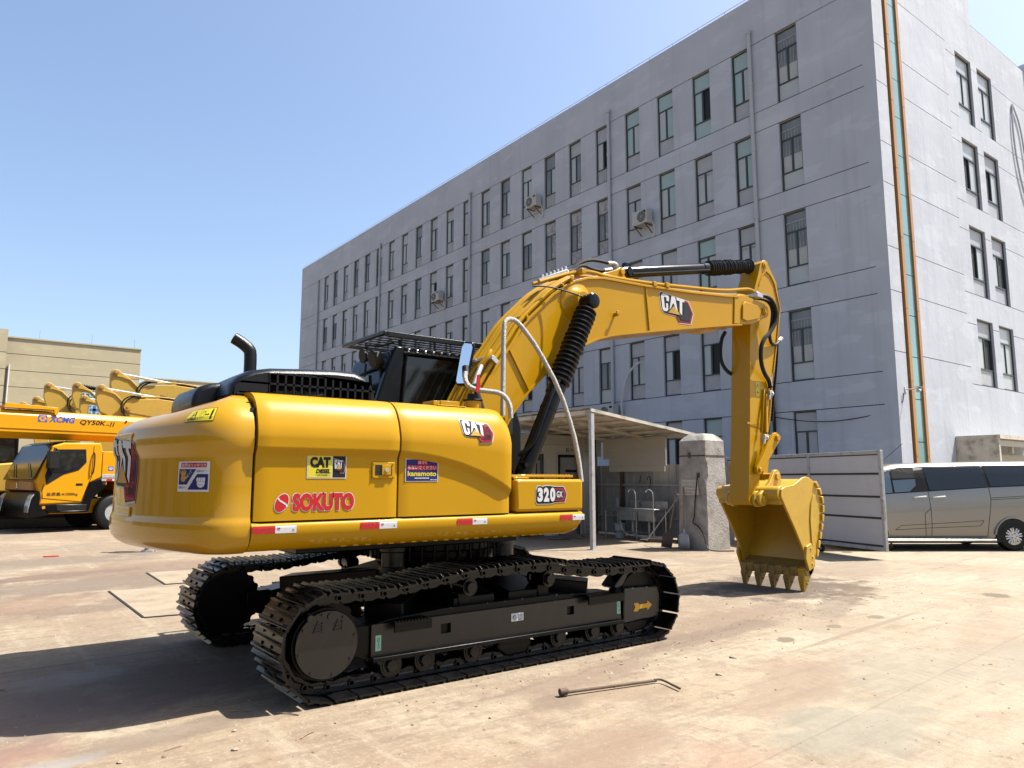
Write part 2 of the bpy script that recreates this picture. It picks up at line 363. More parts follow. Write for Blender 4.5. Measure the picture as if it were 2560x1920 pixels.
# ================================================================== SETTING
def ground_material():
    m = bpy.data.materials.new('stained_concrete_yard'); m.use_nodes = True; nt = m.node_tree; L = nt.links.new
    b = nt.nodes['Principled BSDF']; b.inputs['Specular IOR Level'].default_value = .3
    tc = nt.nodes.new('ShaderNodeTexCoord'); V = tc.outputs['Object']
    def val(x):
        n = nt.nodes.new('ShaderNodeValue'); n.outputs[0].default_value = x; return n.outputs[0]
    def mth(op, a, c=None, e=None, clamp=False):
        n = nt.nodes.new('ShaderNodeMath'); n.operation = op; n.use_clamp = clamp
        for i, x in enumerate((a, c, e)):
            if x is None: continue
            if isinstance(x, (int, float)): n.inputs[i].default_value = x
            else: L(x, n.inputs[i])
        return n.outputs[0]
    def noise(scale, detail=6, rough=.6, mp=None, rot=0, dist=0):
        v = V
        if mp:
            q = nt.nodes.new('ShaderNodeMapping'); q.inputs['Scale'].default_value = mp; q.inputs['Rotation'].default_value = (0, 0, rot); L(v, q.inputs[0]); v = q.outputs[0]
        n = nt.nodes.new('ShaderNodeTexNoise'); n.inputs['Scale'].default_value = scale; n.inputs['Detail'].default_value = detail
        n.inputs['Roughness'].default_value = rough; n.inputs['Distortion'].default_value = dist; L(v, n.inputs['Vector']); return n.outputs['Fac']
    def sm(f, a, c, lo=0, hi=1):
        n = nt.nodes.new('ShaderNodeMapRange'); n.interpolation_type = 'SMOOTHSTEP'; n.inputs[1].default_value = a; n.inputs[2].default_value = c
        n.inputs[3].default_value = lo; n.inputs[4].default_value = hi; L(f, n.inputs[0]); return n.outputs[0]
    def mix(f, a, c, k='MIX'):
        x = nt.nodes.new('ShaderNodeMix'); x.data_type = 'RGBA'; x.blend_type = k
        L(f, x.inputs['Factor']) if not isinstance(f, float) else setattr(x.inputs['Factor'], 'default_value', f)
        for s, q in (('A', a), ('B', c)):
            if isinstance(q, tuple): x.inputs[s].default_value = (*q, 1)
            else: L(q, x.inputs[s])
        return x.outputs['Result']
    sp = nt.nodes.new('ShaderNodeSeparateXYZ'); L(V, sp.inputs[0]); X, Y = sp.outputs[0], sp.outputs[1]
    big = noise(.28, 6, .62); mid = noise(.9, 8, .68, dist=.4); fine = noise(7, 8, .7); grit = noise(55, 4, .7)
    # browner, dirtier yard by the machine; paler slabs towards the open right side
    e = mth('ADD', mth('SUBTRACT', mth('MULTIPLY', X, .55), mth('MULTIPLY', Y, .83)), mth('MULTIPLY', mth('SUBTRACT', mid, .5), 3.2))
    pale = sm(e, -1.6, 1.6)
    c = mix(pale, (.205, .160, .107), (.240, .203, .143))
    keep = mth('SUBTRACT', 1, mth('MULTIPLY', pale, .55))          # the paler slabs carry fainter marks
    def blot(f, a, b_, amt, col, local=True):
        nonlocal c
        k = sm(f, a, b_, 0, amt)
        c = mix(mth('MULTIPLY', k, keep) if local else k, c, col)
    blot(big, .42, .62, .75, (.180, .132, .086)); blot(noise(.5, 7, .66, dist=.6), .46, .64, .65, (.275, .236, .172), False)
    blot(noise(.37, 5, .6, (1, 1, 1), 1.1), .48, .66, .6, (.150, .134, .106))
    blot(noise(.75, 6, .7, dist=1.2), .52, .66, .6, (.190, .133, .088), False)
    blot(noise(1.7, 9, .72, dist=.3), .47, .64, .65, (.150, .106, .072))
    st = noise(1.6, 8, .75, (.22, 2.8, 1), -.25, .25); blot(st, .48, .64, .65, (.135, .098, .066))
    blot(noise(2.3, 8, .75, (.2, 2.6, 1), .12, .2), .50, .66, .5, (.118, .088, .063)); blot(noise(1.1, 7, .72, (2.4, .22, 1), .5), .52, .68, .45, (.285, .247, .182), False)
    blot(noise(3.1, 8, .75, (.3, 3, 1), .9), .53, .68, .4, (.160, .114, .078), False)
    blot(fine, .47, .62, .6, (.142, .102, .070)); blot(noise(22, 5, .75), .50, .66, .42, (.285, .247, .18), False)
    blot(grit, .56, .68, .6, (.095, .071, .050)); blot(noise(120, 3, .7), .56, .68, .45, (.085, .066, .047), False)
    blot(noise(5, 4, .6), .66, .70, .7, (.10, .075, .055), False)
    # stains with a shape of their own: (x, y, rx, ry, rotation, colour, strength, raggedness)
    wet = None
    ragged = mth('SUBTRACT', noise(2.2, 7, .7), .5); ragged2 = mth('SUBTRACT', noise(9, 5, .7), .5)
    stains = [(-.2, 5.3, 1.1, .5, .2, (.16, .092, .070), .75, 1.5), (1.2, 5.35, .8, .22, .2, (.12, .09, .067), .65, 1.5), (2.0, 11.2, 2.0, .5, .35, (.11, .082, .06), .75, 1.7), (1.0, 14.8, 2.6, .5, .3, (.085, .064, .05), .8, 1.7), (7.5, 5.6, 2.6, .45, .12, (.135, .096, .068), .65, 1.7), (11.5, 7.4, 2.2, .5, .35, (.125, .09, .065), .6, 1.7), (5.6, 3.5, 1.3, .4, .25, (.165, .118, .083), .6, 1.7), (3.2, 3.4, 1.0, .35, .2, (.16, .112, .08), .6, 1.7), (8.8, 3.3, 1.4, .35, .3, (.185, .14, .10), .5, 1.7),
              (1.7, 6.75, 1.1, .8, .2, (.095, .066, .058), .55, 1.5), (.6, 6.2, 1.0, .55, .3, (.11, .085, .07), .45, 1.4), (.9, 7.3, .5, .3, .2, (.26, .235, .22), .4, 1.4),
              (2.3, 13.6, 3.0, 1.3, .3, (.105, .08, .062), .75, 1.6), (1.2, 17.5, 3.5, 1.2, .2, (.11, .086, .068), .7, 1.7), (4.6, 18.6, 2.4, .8, .2, (.12, .094, .073), .6, 1.6),
              (6.6, 5.15, 1.9, .28, .08, (.115, .083, .06), .7, 1.5), (4.3, 4.75, 1.3, .3, .1, (.125, .09, .066), .6, 1.5), (9.6, 5.4, 1.6, .3, .35, (.11, .08, .06), .6, 1.6),
              (4.9, 2.75, .9, .5, .2, (.15, .142, .112), .6, 1.5), (6.6, 3.2, 1.2, .6, .3, (.165, .15, .112), .45, 1.6), (3.72, 4.35, .35, .22, .2, (.115, .085, .062), .7, 1.2), (13.5, 7.3, 2.2, .9, .4, (.15, .112, .08), .55, 1.7), (8.3, 4.35, 1.9, .05, .08, (.12, .09, .065), .5, .9),
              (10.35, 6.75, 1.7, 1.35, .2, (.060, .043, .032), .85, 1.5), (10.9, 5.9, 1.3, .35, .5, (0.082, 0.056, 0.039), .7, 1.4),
              (6.99, 4.55, .16, .10, .3, (0.086, 0.067, 0.043), .8, .5), (8.05, 4.62, .13, .09, .3, (0.095, 0.073, 0.047), .7, .5), (8.99, 4.62, .14, .10, .2, (0.095, 0.073, 0.047), .7, .5),
              (12.0, 4.4, .24, .2, .4, (0.086, 0.065, 0.043), .8, .7),
              (1.1, 6.4, 1.2, .7, .2, (.130, .090, .080), .4, 1.2), (.2, 6.9, 1.0, .6, .3, (.140, .105, .09), .4, 1.2),
              (.4, 5.15, .55, .16, .15, (0.181, 0.176, 0.172), .6, 1.0), (-.2, 4.7, .7, .5, 0, (0.215, 0.107, 0.077), .55, 1.2),
              (8.0, 2.6, 1.1, .8, 0, (0.172, 0.150, 0.116), .55, 1.4), (4.3, 4.25, .6, .3, -.3, (0.155, 0.112, 0.073), .6, 1.2),
              (3.0, 15.2, 2.6, 1.4, .2, (0.129, 0.086, 0.060), .55, 1.5), (.6, 11.8, 1.6, .9, .2, (0.129, 0.082, 0.056), .6, 1.5), (3.4, 2.6, .8, .6, .2, (0.215, 0.133, 0.095), .5, 1.4)]
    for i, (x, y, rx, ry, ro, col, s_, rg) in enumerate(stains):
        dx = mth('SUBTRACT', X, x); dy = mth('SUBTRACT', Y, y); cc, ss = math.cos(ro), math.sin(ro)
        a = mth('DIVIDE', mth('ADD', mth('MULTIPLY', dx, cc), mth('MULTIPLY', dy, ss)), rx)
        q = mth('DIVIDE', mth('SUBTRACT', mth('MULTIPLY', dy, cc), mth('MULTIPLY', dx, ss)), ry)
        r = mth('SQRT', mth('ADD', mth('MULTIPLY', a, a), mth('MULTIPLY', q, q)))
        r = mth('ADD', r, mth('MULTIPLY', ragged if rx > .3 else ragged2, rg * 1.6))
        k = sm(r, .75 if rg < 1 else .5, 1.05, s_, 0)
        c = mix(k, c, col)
        if i < 2: wet = k if wet is None else mth('MAXIMUM', wet, k)
    wv = nt.nodes.new('ShaderNodeTexWave'); wv.inputs['Scale'].default_value = 3.2; wv.inputs['Distortion'].default_value = .6; wv.inputs['Detail'].default_value = 2
    mpw = nt.nodes.new('ShaderNodeMapping'); mpw.inputs['Rotation'].default_value = (0, 0, .35); L(V, mpw.inputs[0]); L(mpw.outputs[0], wv.inputs['Vector'])
    def band(x0, y0, x1, y1, w):
        l = math.hypot(x1 - x0, y1 - y0); nx, ny = -(y1 - y0) / l, (x1 - x0) / l
        d = mth('ABSOLUTE', mth('ADD', mth('ADD', mth('MULTIPLY', mth('SUBTRACT', X, x0), nx), mth('MULTIPLY', mth('SUBTRACT', Y, y0), ny)), mth('MULTIPLY', ragged, .25)))
        return sm(d, w * .8, w, 1, 0)
    tyre = mth('MAXIMUM', band(3.2, 2.2, 8.6, 4.9, .11), mth('MAXIMUM', band(5.0, 2.2, 15, 5.6, .12), mth('MAXIMUM', band(-3, 9.2, 7, 17, .16), band(6.5, 3.0, 17, 8.2, .14))))
    c = mix(mth('MULTIPLY', mth('MULTIPLY', tyre, sm(wv.outputs['Fac'], .45, .6)), sm(noise(.8, 5, .7), .42, .6, 0, .2)), c, (.13, .10, .07))
    # joints between the slabs and a few cracks
    def line(x0, y0, x1, y1, w, s_, wob=.05):
        l = math.hypot(x1 - x0, y1 - y0); nx, ny = -(y1 - y0) / l, (x1 - x0) / l
        d = mth('ADD', mth('MULTIPLY', mth('SUBTRACT', X, x0), nx), mth('MULTIPLY', mth('SUBTRACT', Y, y0), ny))
        d = mth('ABSOLUTE', mth('ADD', d, mth('MULTIPLY', ragged, wob)))
        return sm(d, w * .4, w, s_, 0)
    j = None
    for a in [(7.787, 3.695, 7.907, 2.718, .010, .22, .03), (6.695, 2.966, 9.303, 3.175, .010, .22, .03), (12.2, 3.4, 12.32, 2.4, .012, .25, .03), (6.9, 8.4, 16, 9.2, .02, .5, .05),
              (6.0, 5.1, 16.5, 6.6, .03, .22, .6), (-2, 12.5, 6, 13.2, .02, .4, .04)]:
        k = line(*a); j = k if j is None else mth('MAXIMUM', j, k)
    c = mix(j, c, (0.056, 0.041, 0.030))
    v = nt.nodes.new('ShaderNodeTexVoronoi'); v.feature = 'DISTANCE_TO_EDGE'; v.inputs['Scale'].default_value = .22
    q = nt.nodes.new('ShaderNodeVectorMath'); q.operation = 'ADD'; L(V, q.inputs[0])
    nn = nt.nodes.new('ShaderNodeTexNoise'); nn.inputs['Scale'].default_value = .9; nn.inputs['Detail'].default_value = 6; L(V, nn.inputs['Vector']); L(nn.outputs['Color'], q.inputs[1]); L(q.outputs[0], v.inputs['Vector'])
    c = mix(mth('MULTIPLY', sm(v.outputs['Distance'], .0015, .005, .3, 0), sm(big, .5, .62)), c, (0.069, 0.049, 0.034))
    L(c, b.inputs['Base Color'])
    ro = mth('SUBTRACT', .9, mth('MULTIPLY', wet, .35)); L(ro, b.inputs['Roughness'])
    bp = nt.nodes.new('ShaderNodeBump'); bp.inputs['Strength'].default_value = .5; bp.inputs['Distance'].default_value = .012
    h = mth('ADD', mth('ADD', mth('MULTIPLY', fine, 1.0), mth('MULTIPLY', grit, .45)), mth('MULTIPLY', st, .8)); L(h, bp.inputs['Height']); L(bp.outputs[0], b.inputs['Normal'])
    return m
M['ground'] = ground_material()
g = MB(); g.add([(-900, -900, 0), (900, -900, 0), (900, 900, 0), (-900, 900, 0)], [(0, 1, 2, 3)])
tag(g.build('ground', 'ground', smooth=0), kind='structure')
# crumbs of stone and dried mud over the yard, thickest along the track and the dirt line
rg = random.Random(31); gm_ = MB()
def crumb(x, y, r):
    a = rg.uniform(0, 6.28); vs_ = [(x + r * rg.uniform(.7, 1.3) * math.cos(a + q * 1.257), y + r * rg.uniform(.7, 1.3) * math.sin(a + q * 1.257), 0) for q in range(5)] + [(x + r * rg.uniform(-.3, .3), y + r * rg.uniform(-.3, .3), r * rg.uniform(.5, .9))]
    gm_.add(vs_, [(q, (q + 1) % 5, 5) for q in range(5)], rg.choice([0, 0, 1]))
for _ in range(2600):
    t = rg.random()
    if t < .30: u_ = rg.uniform(1.5, 9.5); y_ = 4.95 + .04 * u_ + rg.gauss(0, .28)
    elif t < .5: u_ = rg.gauss(9.8, 1.2); y_ = 6.2 + rg.gauss(0, .9)
    elif t < .65: u_ = rg.uniform(-1, 4); y_ = rg.uniform(8.6, 13)
    else: u_ = rg.uniform(-1.5, 12); y_ = rg.uniform(1.8, 7)
    if y_ > 5.2 and 1.9 < u_ < 6.3 and y_ < 8.3: continue
    crumb(u_, y_, min(.018, .0035 + rg.expovariate(300)))
tag(gm_.build('grit', ['stone', 'mudbit'], smooth=0), 'fine grit and mud crumbs strewn over the concrete yard', 'grit', kind='stuff')
# two patched slabs with open dark joints, left of the far track
pb = MB()
for pts in ([(1.96, 12.45), (1.945, 9.866), (3.2, 9.7), (3.25, 12.3)], [(2.851, 14.46), (2.785, 12.72), (4.0, 12.6), (4.1, 14.3)]):
    pb.prism(pts, -.02, .014, 'xy', 0)
    for a, c in zip(pts, pts[1:] + pts[:1]): pb.beam((*a, .002), (*c, .002), .05, .016, mi=1)
tag(pb.build('concrete_patch', ['slab', 'cavity'], smooth=0), kind='structure')

# ------------------------------------------------------------------ long grey building
def wall_grid(mb, us, zs, depth, f, mi=0, gm=0):
    n, k = len(us) - 1, len(zs) - 1
    D = [[depth((us[i] + us[i + 1]) / 2, (zs[j] + zs[j + 1]) / 2) for j in range(k)] for i in range(n)]
    def dd(i, j): return D[i][j] if 0 <= i < n and 0 <= j < k else 0
    for i in range(n):
        for j in range(k):
            d = D[i][j]
            if d < .1: mb.add([f(us[i], zs[j], d), f(us[i + 1], zs[j], d), f(us[i + 1], zs[j + 1], d), f(us[i], zs[j + 1], d)], [(0, 1, 2, 3)], gm if d > .01 else mi)
            e = dd(i + 1, j)
            if abs(d - e) > 1e-5: mb.add([f(us[i + 1], zs[j], d), f(us[i + 1], zs[j], e), f(us[i + 1], zs[j + 1], e), f(us[i + 1], zs[j + 1], d)], [(0, 1, 2, 3)], mi)
            e = dd(i, j + 1)
            if abs(d - e) > 1e-5: mb.add([f(us[i], zs[j + 1], d), f(us[i], zs[j + 1], e), f(us[i + 1], zs[j + 1], e), f(us[i + 1], zs[j + 1], d)], [(0, 1, 2, 3)], mi)
FX, EY, FAR = 23.0, 10.69, 60.97
TOPS = [18.05, 14.53, 11.07, 7.50, 3.95]; BOTS = [15.32, 11.92, 8.41, 5.02, 1.35]
CW = [13.84 + 1.921 * i - (.0012 * i * i) for i in range(23)]
office = tag(empty('office_building', (FX, EY, 0)), 'long five storey grey office block with rows of narrow windows', 'building')
def shown(c, r): return r <= 2 or (r == 3 and c < 12) or (r == 4 and c < 5)
vs = sorted({EY, EY + .42, FAR, FAR - .5} | {y + s * .44 for y in CW for s in (-1, 1)})
zs = sorted({0, 19.9} | {t for t in TOPS} | {t + .03 for t in TOPS} | {b_ for b_ in BOTS} | {b_ - .03 for b_ in BOTS})
def fdep(y, z):
    for r in range(5):
        if BOTS[r] < z < TOPS[r]:
            for c, cy in enumerate(CW):
                if abs(y - cy) < .44 and shown(c, r): return .16
        if (TOPS[r] < z < TOPS[r] + .03 or BOTS[r] - .03 < z < BOTS[r]) and EY + .42 < y < FAR - .5: return .03
    return 0
wb = MB(); wall_grid(wb, vs, zs, fdep, lambda y, z, d: (FX + d, y, z), 0, 1)
# end wall: strip of glass near the corner, two columns of windows, grooves that step down
EWU = [(29.45, 30.9), (31.48, 32.9)]
us = sorted({FX, 23.72, 24.86, 28.62, 37.0} | {u for w in EWU for u in w})
gz = []
for t, b_ in zip(TOPS[:4], BOTS[:4]): gz += [(t, 0, t - .02), (b_ + .6, 0, 0)]
zz = sorted({0, 19.7} | set(TOPS[:4]) | set(BOTS[:4]) | {t + .05 for t in TOPS[:4]} | {t + .075 for t in TOPS[:4]} | {b_ + .58 for b_ in BOTS[:4]} | {b_ + .605 for b_ in BOTS[:4]} | {t - .25 for t in TOPS[:4]} | {t - .275 for t in TOPS[:4]} | {b_ - .025 for b_ in BOTS[:4]})
def edep(u, z):
    for r in range(4):
        t, b_ = TOPS[r], BOTS[r]
        if b_ < z < t:
            for a, c in EWU:
                if a < u < c: return .18
        if 23.72 < u < 24.86 and z < 19.7: return .08
        lo = u < 28.62
        if lo and (t + .05 < z < t + .075 or b_ + .58 < z < b_ + .605): return .025
        if not lo and (t - .275 < z < t - .25 or b_ - .025 < z < b_): return .025
    return .08 if 23.72 < u < 24.86 else 0
wall_grid(wb, us, zz, edep, lambda u, z, d: (u, EY + d, z), 0, 1)
wb.box(FX + .25, 36.9, EY + .25, FAR, 19.0, 19.2)                                     # roof deck behind the parapets
wb.box(FX, FX + .24, EY + 3, FAR, 19.9, 19.96)
wb.box(FX + .001, 31.2, EY + .001, EY + 3.0, 19.705, 22.2)                            # taller stair head at the corner
wb.add([(FX, FAR, 0), (37, FAR, 0), (37, FAR, 19.9), (FX, FAR, 19.9)], [(0, 1, 2, 3)])
wb.add([(37, EY, 0), (37, FAR, 0), (37, FAR, 19.7), (37, EY, 19.7)], [(0, 1, 2, 3)])
wb.add([(FX + .24, EY + 3, 19), (FX + .24, FAR, 19), (FX + .24, FAR, 19.9), (FX + .24, EY + 3, 19.9)], [(0, 1, 2, 3)])
wb.box(31.21, 37, EY + .003, EY + .24, 19.705, 19.78)
wb.box(37.0, 45, EY - .12, EY + 20, 0, 20.2)
wb.build('wall', ['stucco', 'groove'], office, smooth=0)
# windows: frame mesh and four panes; panes differ from window to window
def frame_mesh(w, h, t=.05):
    m = MB(); x0, x1 = .08, .15
    m.box(x0, x1, -w / 2, -w / 2 + t, 0, h); m.box(x0, x1, w / 2 - t, w / 2, 0, h)
    for z, k in ((0, t), (h * .245, t), (h * .725, t), (h - t, t)): m.box(x0 + .002, x1 - .002, -w / 2 + t, w / 2 - t, z, z + k)
    m.box(x0 + .004, x1 - .004, -t * .4, t * .4, h * .245 + t, h * .725)
    for a, c in ((-w / 2 + t, -t * .4), (t * .4, w / 2 - t)):
        m.box(x0 + .014, x1 - .02, a, a + .022, h * .245 + t, h * .725); m.box(x0 + .014, x1 - .02, c - .022, c, h * .245 + t, h * .725)
    return m
PM = ['pane_grey', 'pane_green', 'pane_dull', 'pane_dark', 'pane_black', 'curtain', 'board', 'winframe']
def pane_mesh(w, h, top, left, right, bot, extra=None):
    m = MB(); x = .118; t = .05
    def q(y0, y1, z0, z1, mi, xx=x): m.add([(xx, y0, z0), (xx, y1, z0), (xx, y1, z1), (xx, y0, z1)], [(0, 3, 2, 1)], mi)
    q(-w / 2 + t, w / 2 - t, h * .725 + t, h - t, top); q(-w / 2 + t, w / 2 - t, t, h * .245, bot)
    a, c = h * .245 + t, h * .725
    # seen from outside the right hand sash lies towards -Y
    q(0, w / 2 - t, a, c, left, x + (.03 if left == 4 else 0)); q(-w / 2 + t, 0, a, c, right, x + (.03 if right == 4 else 0))
    if extra == 'curtain':
        rows = [[(x - .006 - .012 * math.sin(k * 1.9) - .004 * k % .01, -w / 2 + t + (w - 2 * t) * k / 14 * .55, a + (c - a) * j / 4) for k in range(15)] for j in range(5)]
        m.grid(rows, 5)
    if extra == 'board':
        q(.02, w / 2 - t - .01, a, a + (c - a) * .5, 6, x - .004); q(-w / 2 + t + .01, -.02, a, a + (c - a) * .5, 6, x - .004)
    if extra == 'blind': q(-w / 2 + t, w / 2 - t, c - .14, c - .05, 5, x - .004)
    return m
HWIN = 2.72
fm = frame_mesh(.88, HWIN).mesh('window_frame', 'winframe', smooth=0)
variants = [(0, 0, 0, 0, None), (2, 0, 3, 0, None), (2, 0, 4, 2, None), (1, 1, 0, 2, None), (5, 3, 0, 5, 'curtain'), (3, 3, 3, 0, 'board'), (2, 2, 2, 2, None), (1, 0, 1, 2, None), (2, 0, 0, 2, 'blind'), (3, 3, 0, 0, None), (0, 3, 3, 0, None), (1, 1, 4, 1, None)]
pmesh = [pane_mesh(.88, HWIN, a, l, r, b_, e).mesh('window_panes', PM, smooth=0, recalc=False) for a, l, r, b_, e in variants]
rail = MB()
for k in range(7): rail.box(.10, .112, -.36 + k * .12 - .008, -.36 + k * .12 + .008, .05, .60)
rail.box(.096, .114, -.39, .39, .58, .61); rail_m = rail.mesh('window_rail', 'pipe', smooth=0)
rail2 = MB()
for k in range(7): rail2.box(.10, .112, -.36 + k * .12 - .008, -.36 + k * .12 + .008, 1.98, 2.36)
rail2.box(.096, .114, -.39, .39, 2.34, 2.37)
for k in range(7): rail2.box(.10, .112, -.36 + k * .12 - .008, -.36 + k * .12 + .008, 1.35, 1.93)
rail2_m = rail2.mesh('window_rail', 'galv', smooth=0)
def link(name, me, parent, loc=(0, 0, 0), rz=0):
    o = bpy.data.objects.new(name, me); COL.objects.link(o); o.parent = parent; o.location = loc; o.rotation_euler = (0, 0, rz); return o
pick = {(0, 0): 5, (0, 1): 5, (0, 2): 5, (0, 3): 5, (1, 0): 3, (1, 1): 7, (1, 2): 8, (1, 3): 2, (2, 0): 11, (2, 1): 8, (2, 2): 3, (2, 3): 2, (3, 0): 7, (3, 1): 7, (3, 2): 6, (3, 3): 2,
        (4, 0): 3, (4, 1): 6, (4, 3): 8, (5, 0): 2, (5, 1): 4, (6, 1): 4, (7, 1): 4, (6, 0): 1, (7, 0): 9, (6, 3): 6, (10, 1): 9, (13, 1): 2, (17, 1): 9}
rnd = random.Random(3)
for c, cy in enumerate(CW):
    for r in range(5):
        if not shown(c, r): continue
        w = link('window', fm, office, (0, cy - EY, BOTS[r])); w.scale = (1, 1, (TOPS[r] - BOTS[r]) / HWIN)
        v = pick.get((c, r), rnd.choice([0, 1, 1, 9, 10, 0, 2 if r > 1 else 1]) if c > 4 else rnd.choice([6, 2, 3]))
        link('pane', pmesh[v], w, rz=R(rnd.uniform(-2.2, 2.2)))
        if c >= 5 and r < 3: link('railing', rail_m, w)
        if c == 0 and r < 4: link('railing', rail2_m, w)
fm2 = frame_mesh(1.43, HWIN, .06).mesh('window_frame', 'winframe', smooth=0)
for i, (a, c) in enumerate(EWU):
    for r in range(4):
        w = link('window', fm2, office, ((a + c) / 2 - FX, 0, BOTS[r]), R(90)); w.scale = (1, 1, (TOPS[r] - BOTS[r]) / HWIN)
        v = [(0, 0, 0, 0), (0, 4, 0, 2), (2, 4, 0, 2), (2, 0, 4, 2)][(i + r) % 4 if r else 0]
        link('pane', pane_mesh(1.43, HWIN, *v).mesh('window_panes', PM, smooth=0, recalc=False), w)
for y, zt in ((15.3, 18.5), (22.9, 18.5), (34.4, 18.25), (45.85, 18.15), (57.0, 17.9)):
    p = MB(); p.tube([(FX - .10, y, 0), (FX - .10, y, zt - .1), (FX - .10, y, zt)], .075, 10)
    for k in range(7): p.cyl((FX - .10, y, .8 + k * 2.6), (FX - .10, y, .95 + k * 2.6), .09, n=10); p.box(FX - .1, FX, y - .02, y + .02, .85 + k * 2.6, .9 + k * 2.6)
    p.cyl((FX - .1, y, zt), (FX - .1, y, zt + .14), .10, n=10)
    p.build('downpipe', 'pipe', office)
for a, c in ((23.84, 24.02), (24.63, 24.79)):
    t = MB()
    for k in range(9): t.box(a, c, EY - .05, EY + .075, .0 + k * 2.36, 2.34 + k * 2.36)
    t.box(a + .02, c - .02, EY - .035, EY + .07, .1, 21)
    t.build('corner_trim', 'orange_trim', office, smooth=0)
t = MB()
for k in range(16): t.box(24.03, 24.62, EY + .01, EY + .05, .1 + k * 1.36, .1 + k * 1.36 + 1.335)
t.build('glass_strip', 'teal_glass', office, smooth=0)
rr = MB(); rr.tube([(FX + .08, EY + 3, 20.12), (FX + .08, FAR, 20.12)], .014, 5)
for k in range(36): rr.cyl((FX + .08, EY + 3.1 + k * 1.33, 19.95), (FX + .08, EY + 3.1 + k * 1.33, 20.12), .012, n=5)
rr.tube([(31.4, EY + .1, 19.95), (37, EY + .1, 19.95)], .014, 5)
for k in range(6): rr.cyl((31.4 + k, EY + .1, 19.7), (31.4 + k, EY + .1, 19.95), .012, n=5)
rr.build('roof_rail', 'galv', office)

# air conditioners hung on the facade
def aircon(y, z, label, flip=1):
    e = tag(empty('air_conditioner', (FX, y, z)), label, 'air conditioner', 'air conditioners on the grey facade')
    b = MB(); b.box(FX - .48, FX - .12, y - .42, y + .42, z, z + .62); b.build('casing', 'ac_white', e, bevel=.02)
    f = MB(); cy = y + .12 * flip
    f.cyl((FX - .484, cy, z + .31), (FX - .492, cy, z + .31), .235, n=28, mi=0)
    for k in range(5): f.tube([(FX - .5, cy + (.05 + k * .045) * math.cos(R(q)), z + .31 + (.05 + k * .045) * math.sin(R(q))) for q in range(0, 361, 20)], .006, 5, mi=1)
    for q in range(0, 180, 45): f.beam((FX - .503, cy + .23 * math.cos(R(q)), z + .31 + .23 * math.sin(R(q))), (FX - .503, cy - .23 * math.cos(R(q)), z + .31 - .23 * math.sin(R(q))), .01, .008, mi=1)
    f.build('fan_grille', ['cavity', 'ac_white'], e)
    s = MB(); s.box(FX - .486, FX - .483, y - .36, y - .2, z + .46, z + .55); s.build('badge', 'ink', e, smooth=0)
    k = MB()
    for dy in (-.3, .3):
        k.beam((FX - .5, y + dy, z - .02), (FX, y + dy, z - .02), .04, .035); k.beam((FX - .46, y + dy, z - .03), (FX - .02, y + dy, z - .36), .03, .03)
    k.build('bracket', 'rust', e)
    h = MB(); h.tube([(FX - .2, y - .43, z + .15), (FX - .15, y - .52, z - .1), (FX - .06, y - .5, z - .45), (FX - .04, y - .35, z - .6)], .022, 6, 2)
    h.build('pipe', 'white', e)
aircon(28.2, 15.5, 'white air conditioner on the top window row of the facade')
aircon(20.75, 12.45, 'white air conditioner by the third floor window nearest the downpipe', -1)
aircon(37.6, 12.4, 'white air conditioner farthest left along the grey facade')
aircon(22.95, 4.25, 'low white air conditioner just above the canopy roof')
# security camera on the corner and loose cables
e = tag(empty('security_camera', (23.5, EY, 4.4)), 'small white security camera on an arm at the building corner', 'camera')
c = MB(); c.cyl((23.5, EY - .02, 4.42), (23.5, EY - .38, 4.42), .018, n=8); c.box(23.44, 23.56, EY - .02, EY, 4.34, 4.5); c.build('arm', 'white', e)
c = MB(); c.cyl((23.62, EY - .40, 4.40), (23.32, EY - .46, 4.33), .055, n=14); c.box(23.3, 23.66, EY - .5, EY - .36, 4.452, 4.462); c.build('body', 'ac_white', e)
c = MB(); c.tube([(23.3, EY - .03, 4.3), (23.2, EY - .03, 3.9), (22.97, 11.6, 3.6), (22.97, 13.4, 3.5), (22.97, 15.6, 3.95)], .014, 5, 3)
tag(c.build('cable', 'rubber'), 'thin black cable drooping along the wall below the camera', 'cable')
c = MB(); c.tube([(34.95, EY - .05, 17.6), (34.7, EY - .06, 16.6), (34.85, EY - .06, 14.8), (35.7, EY - .06, 13.0), (36.0, EY - .06, 14.4), (35.7, EY - .06, 16.8), (34.95, EY - .05, 17.6)], .035, 6, 3)
tag(c.build('cable', 'pipe'), 'looped grey cable hanging on the sunlit end wall', 'cable')
c = MB(); c.tube([(22.95, 21.3, 6.6), (22.8, 21.9, 6.2), (22.8, 22.3, 5.0), (22.9, 22.35, 4.4)], .05, 7, 3)
tag(c.build('drain_hose', 'white'), 'pale hose hanging from a window to the canopy roof', 'hose')
c = MB(); c.tube([(22.9, 14.95, 6.3), (22.9, 14.95, 1.0)], .055, 8); c.cyl((22.9, 14.95, 6.3), (22.9, 14.95, 6.36), .07, n=8)
tag(c.build('drainpipe', 'rubber'), 'black pipe standing against the grey facade left of the stick', 'pipe')

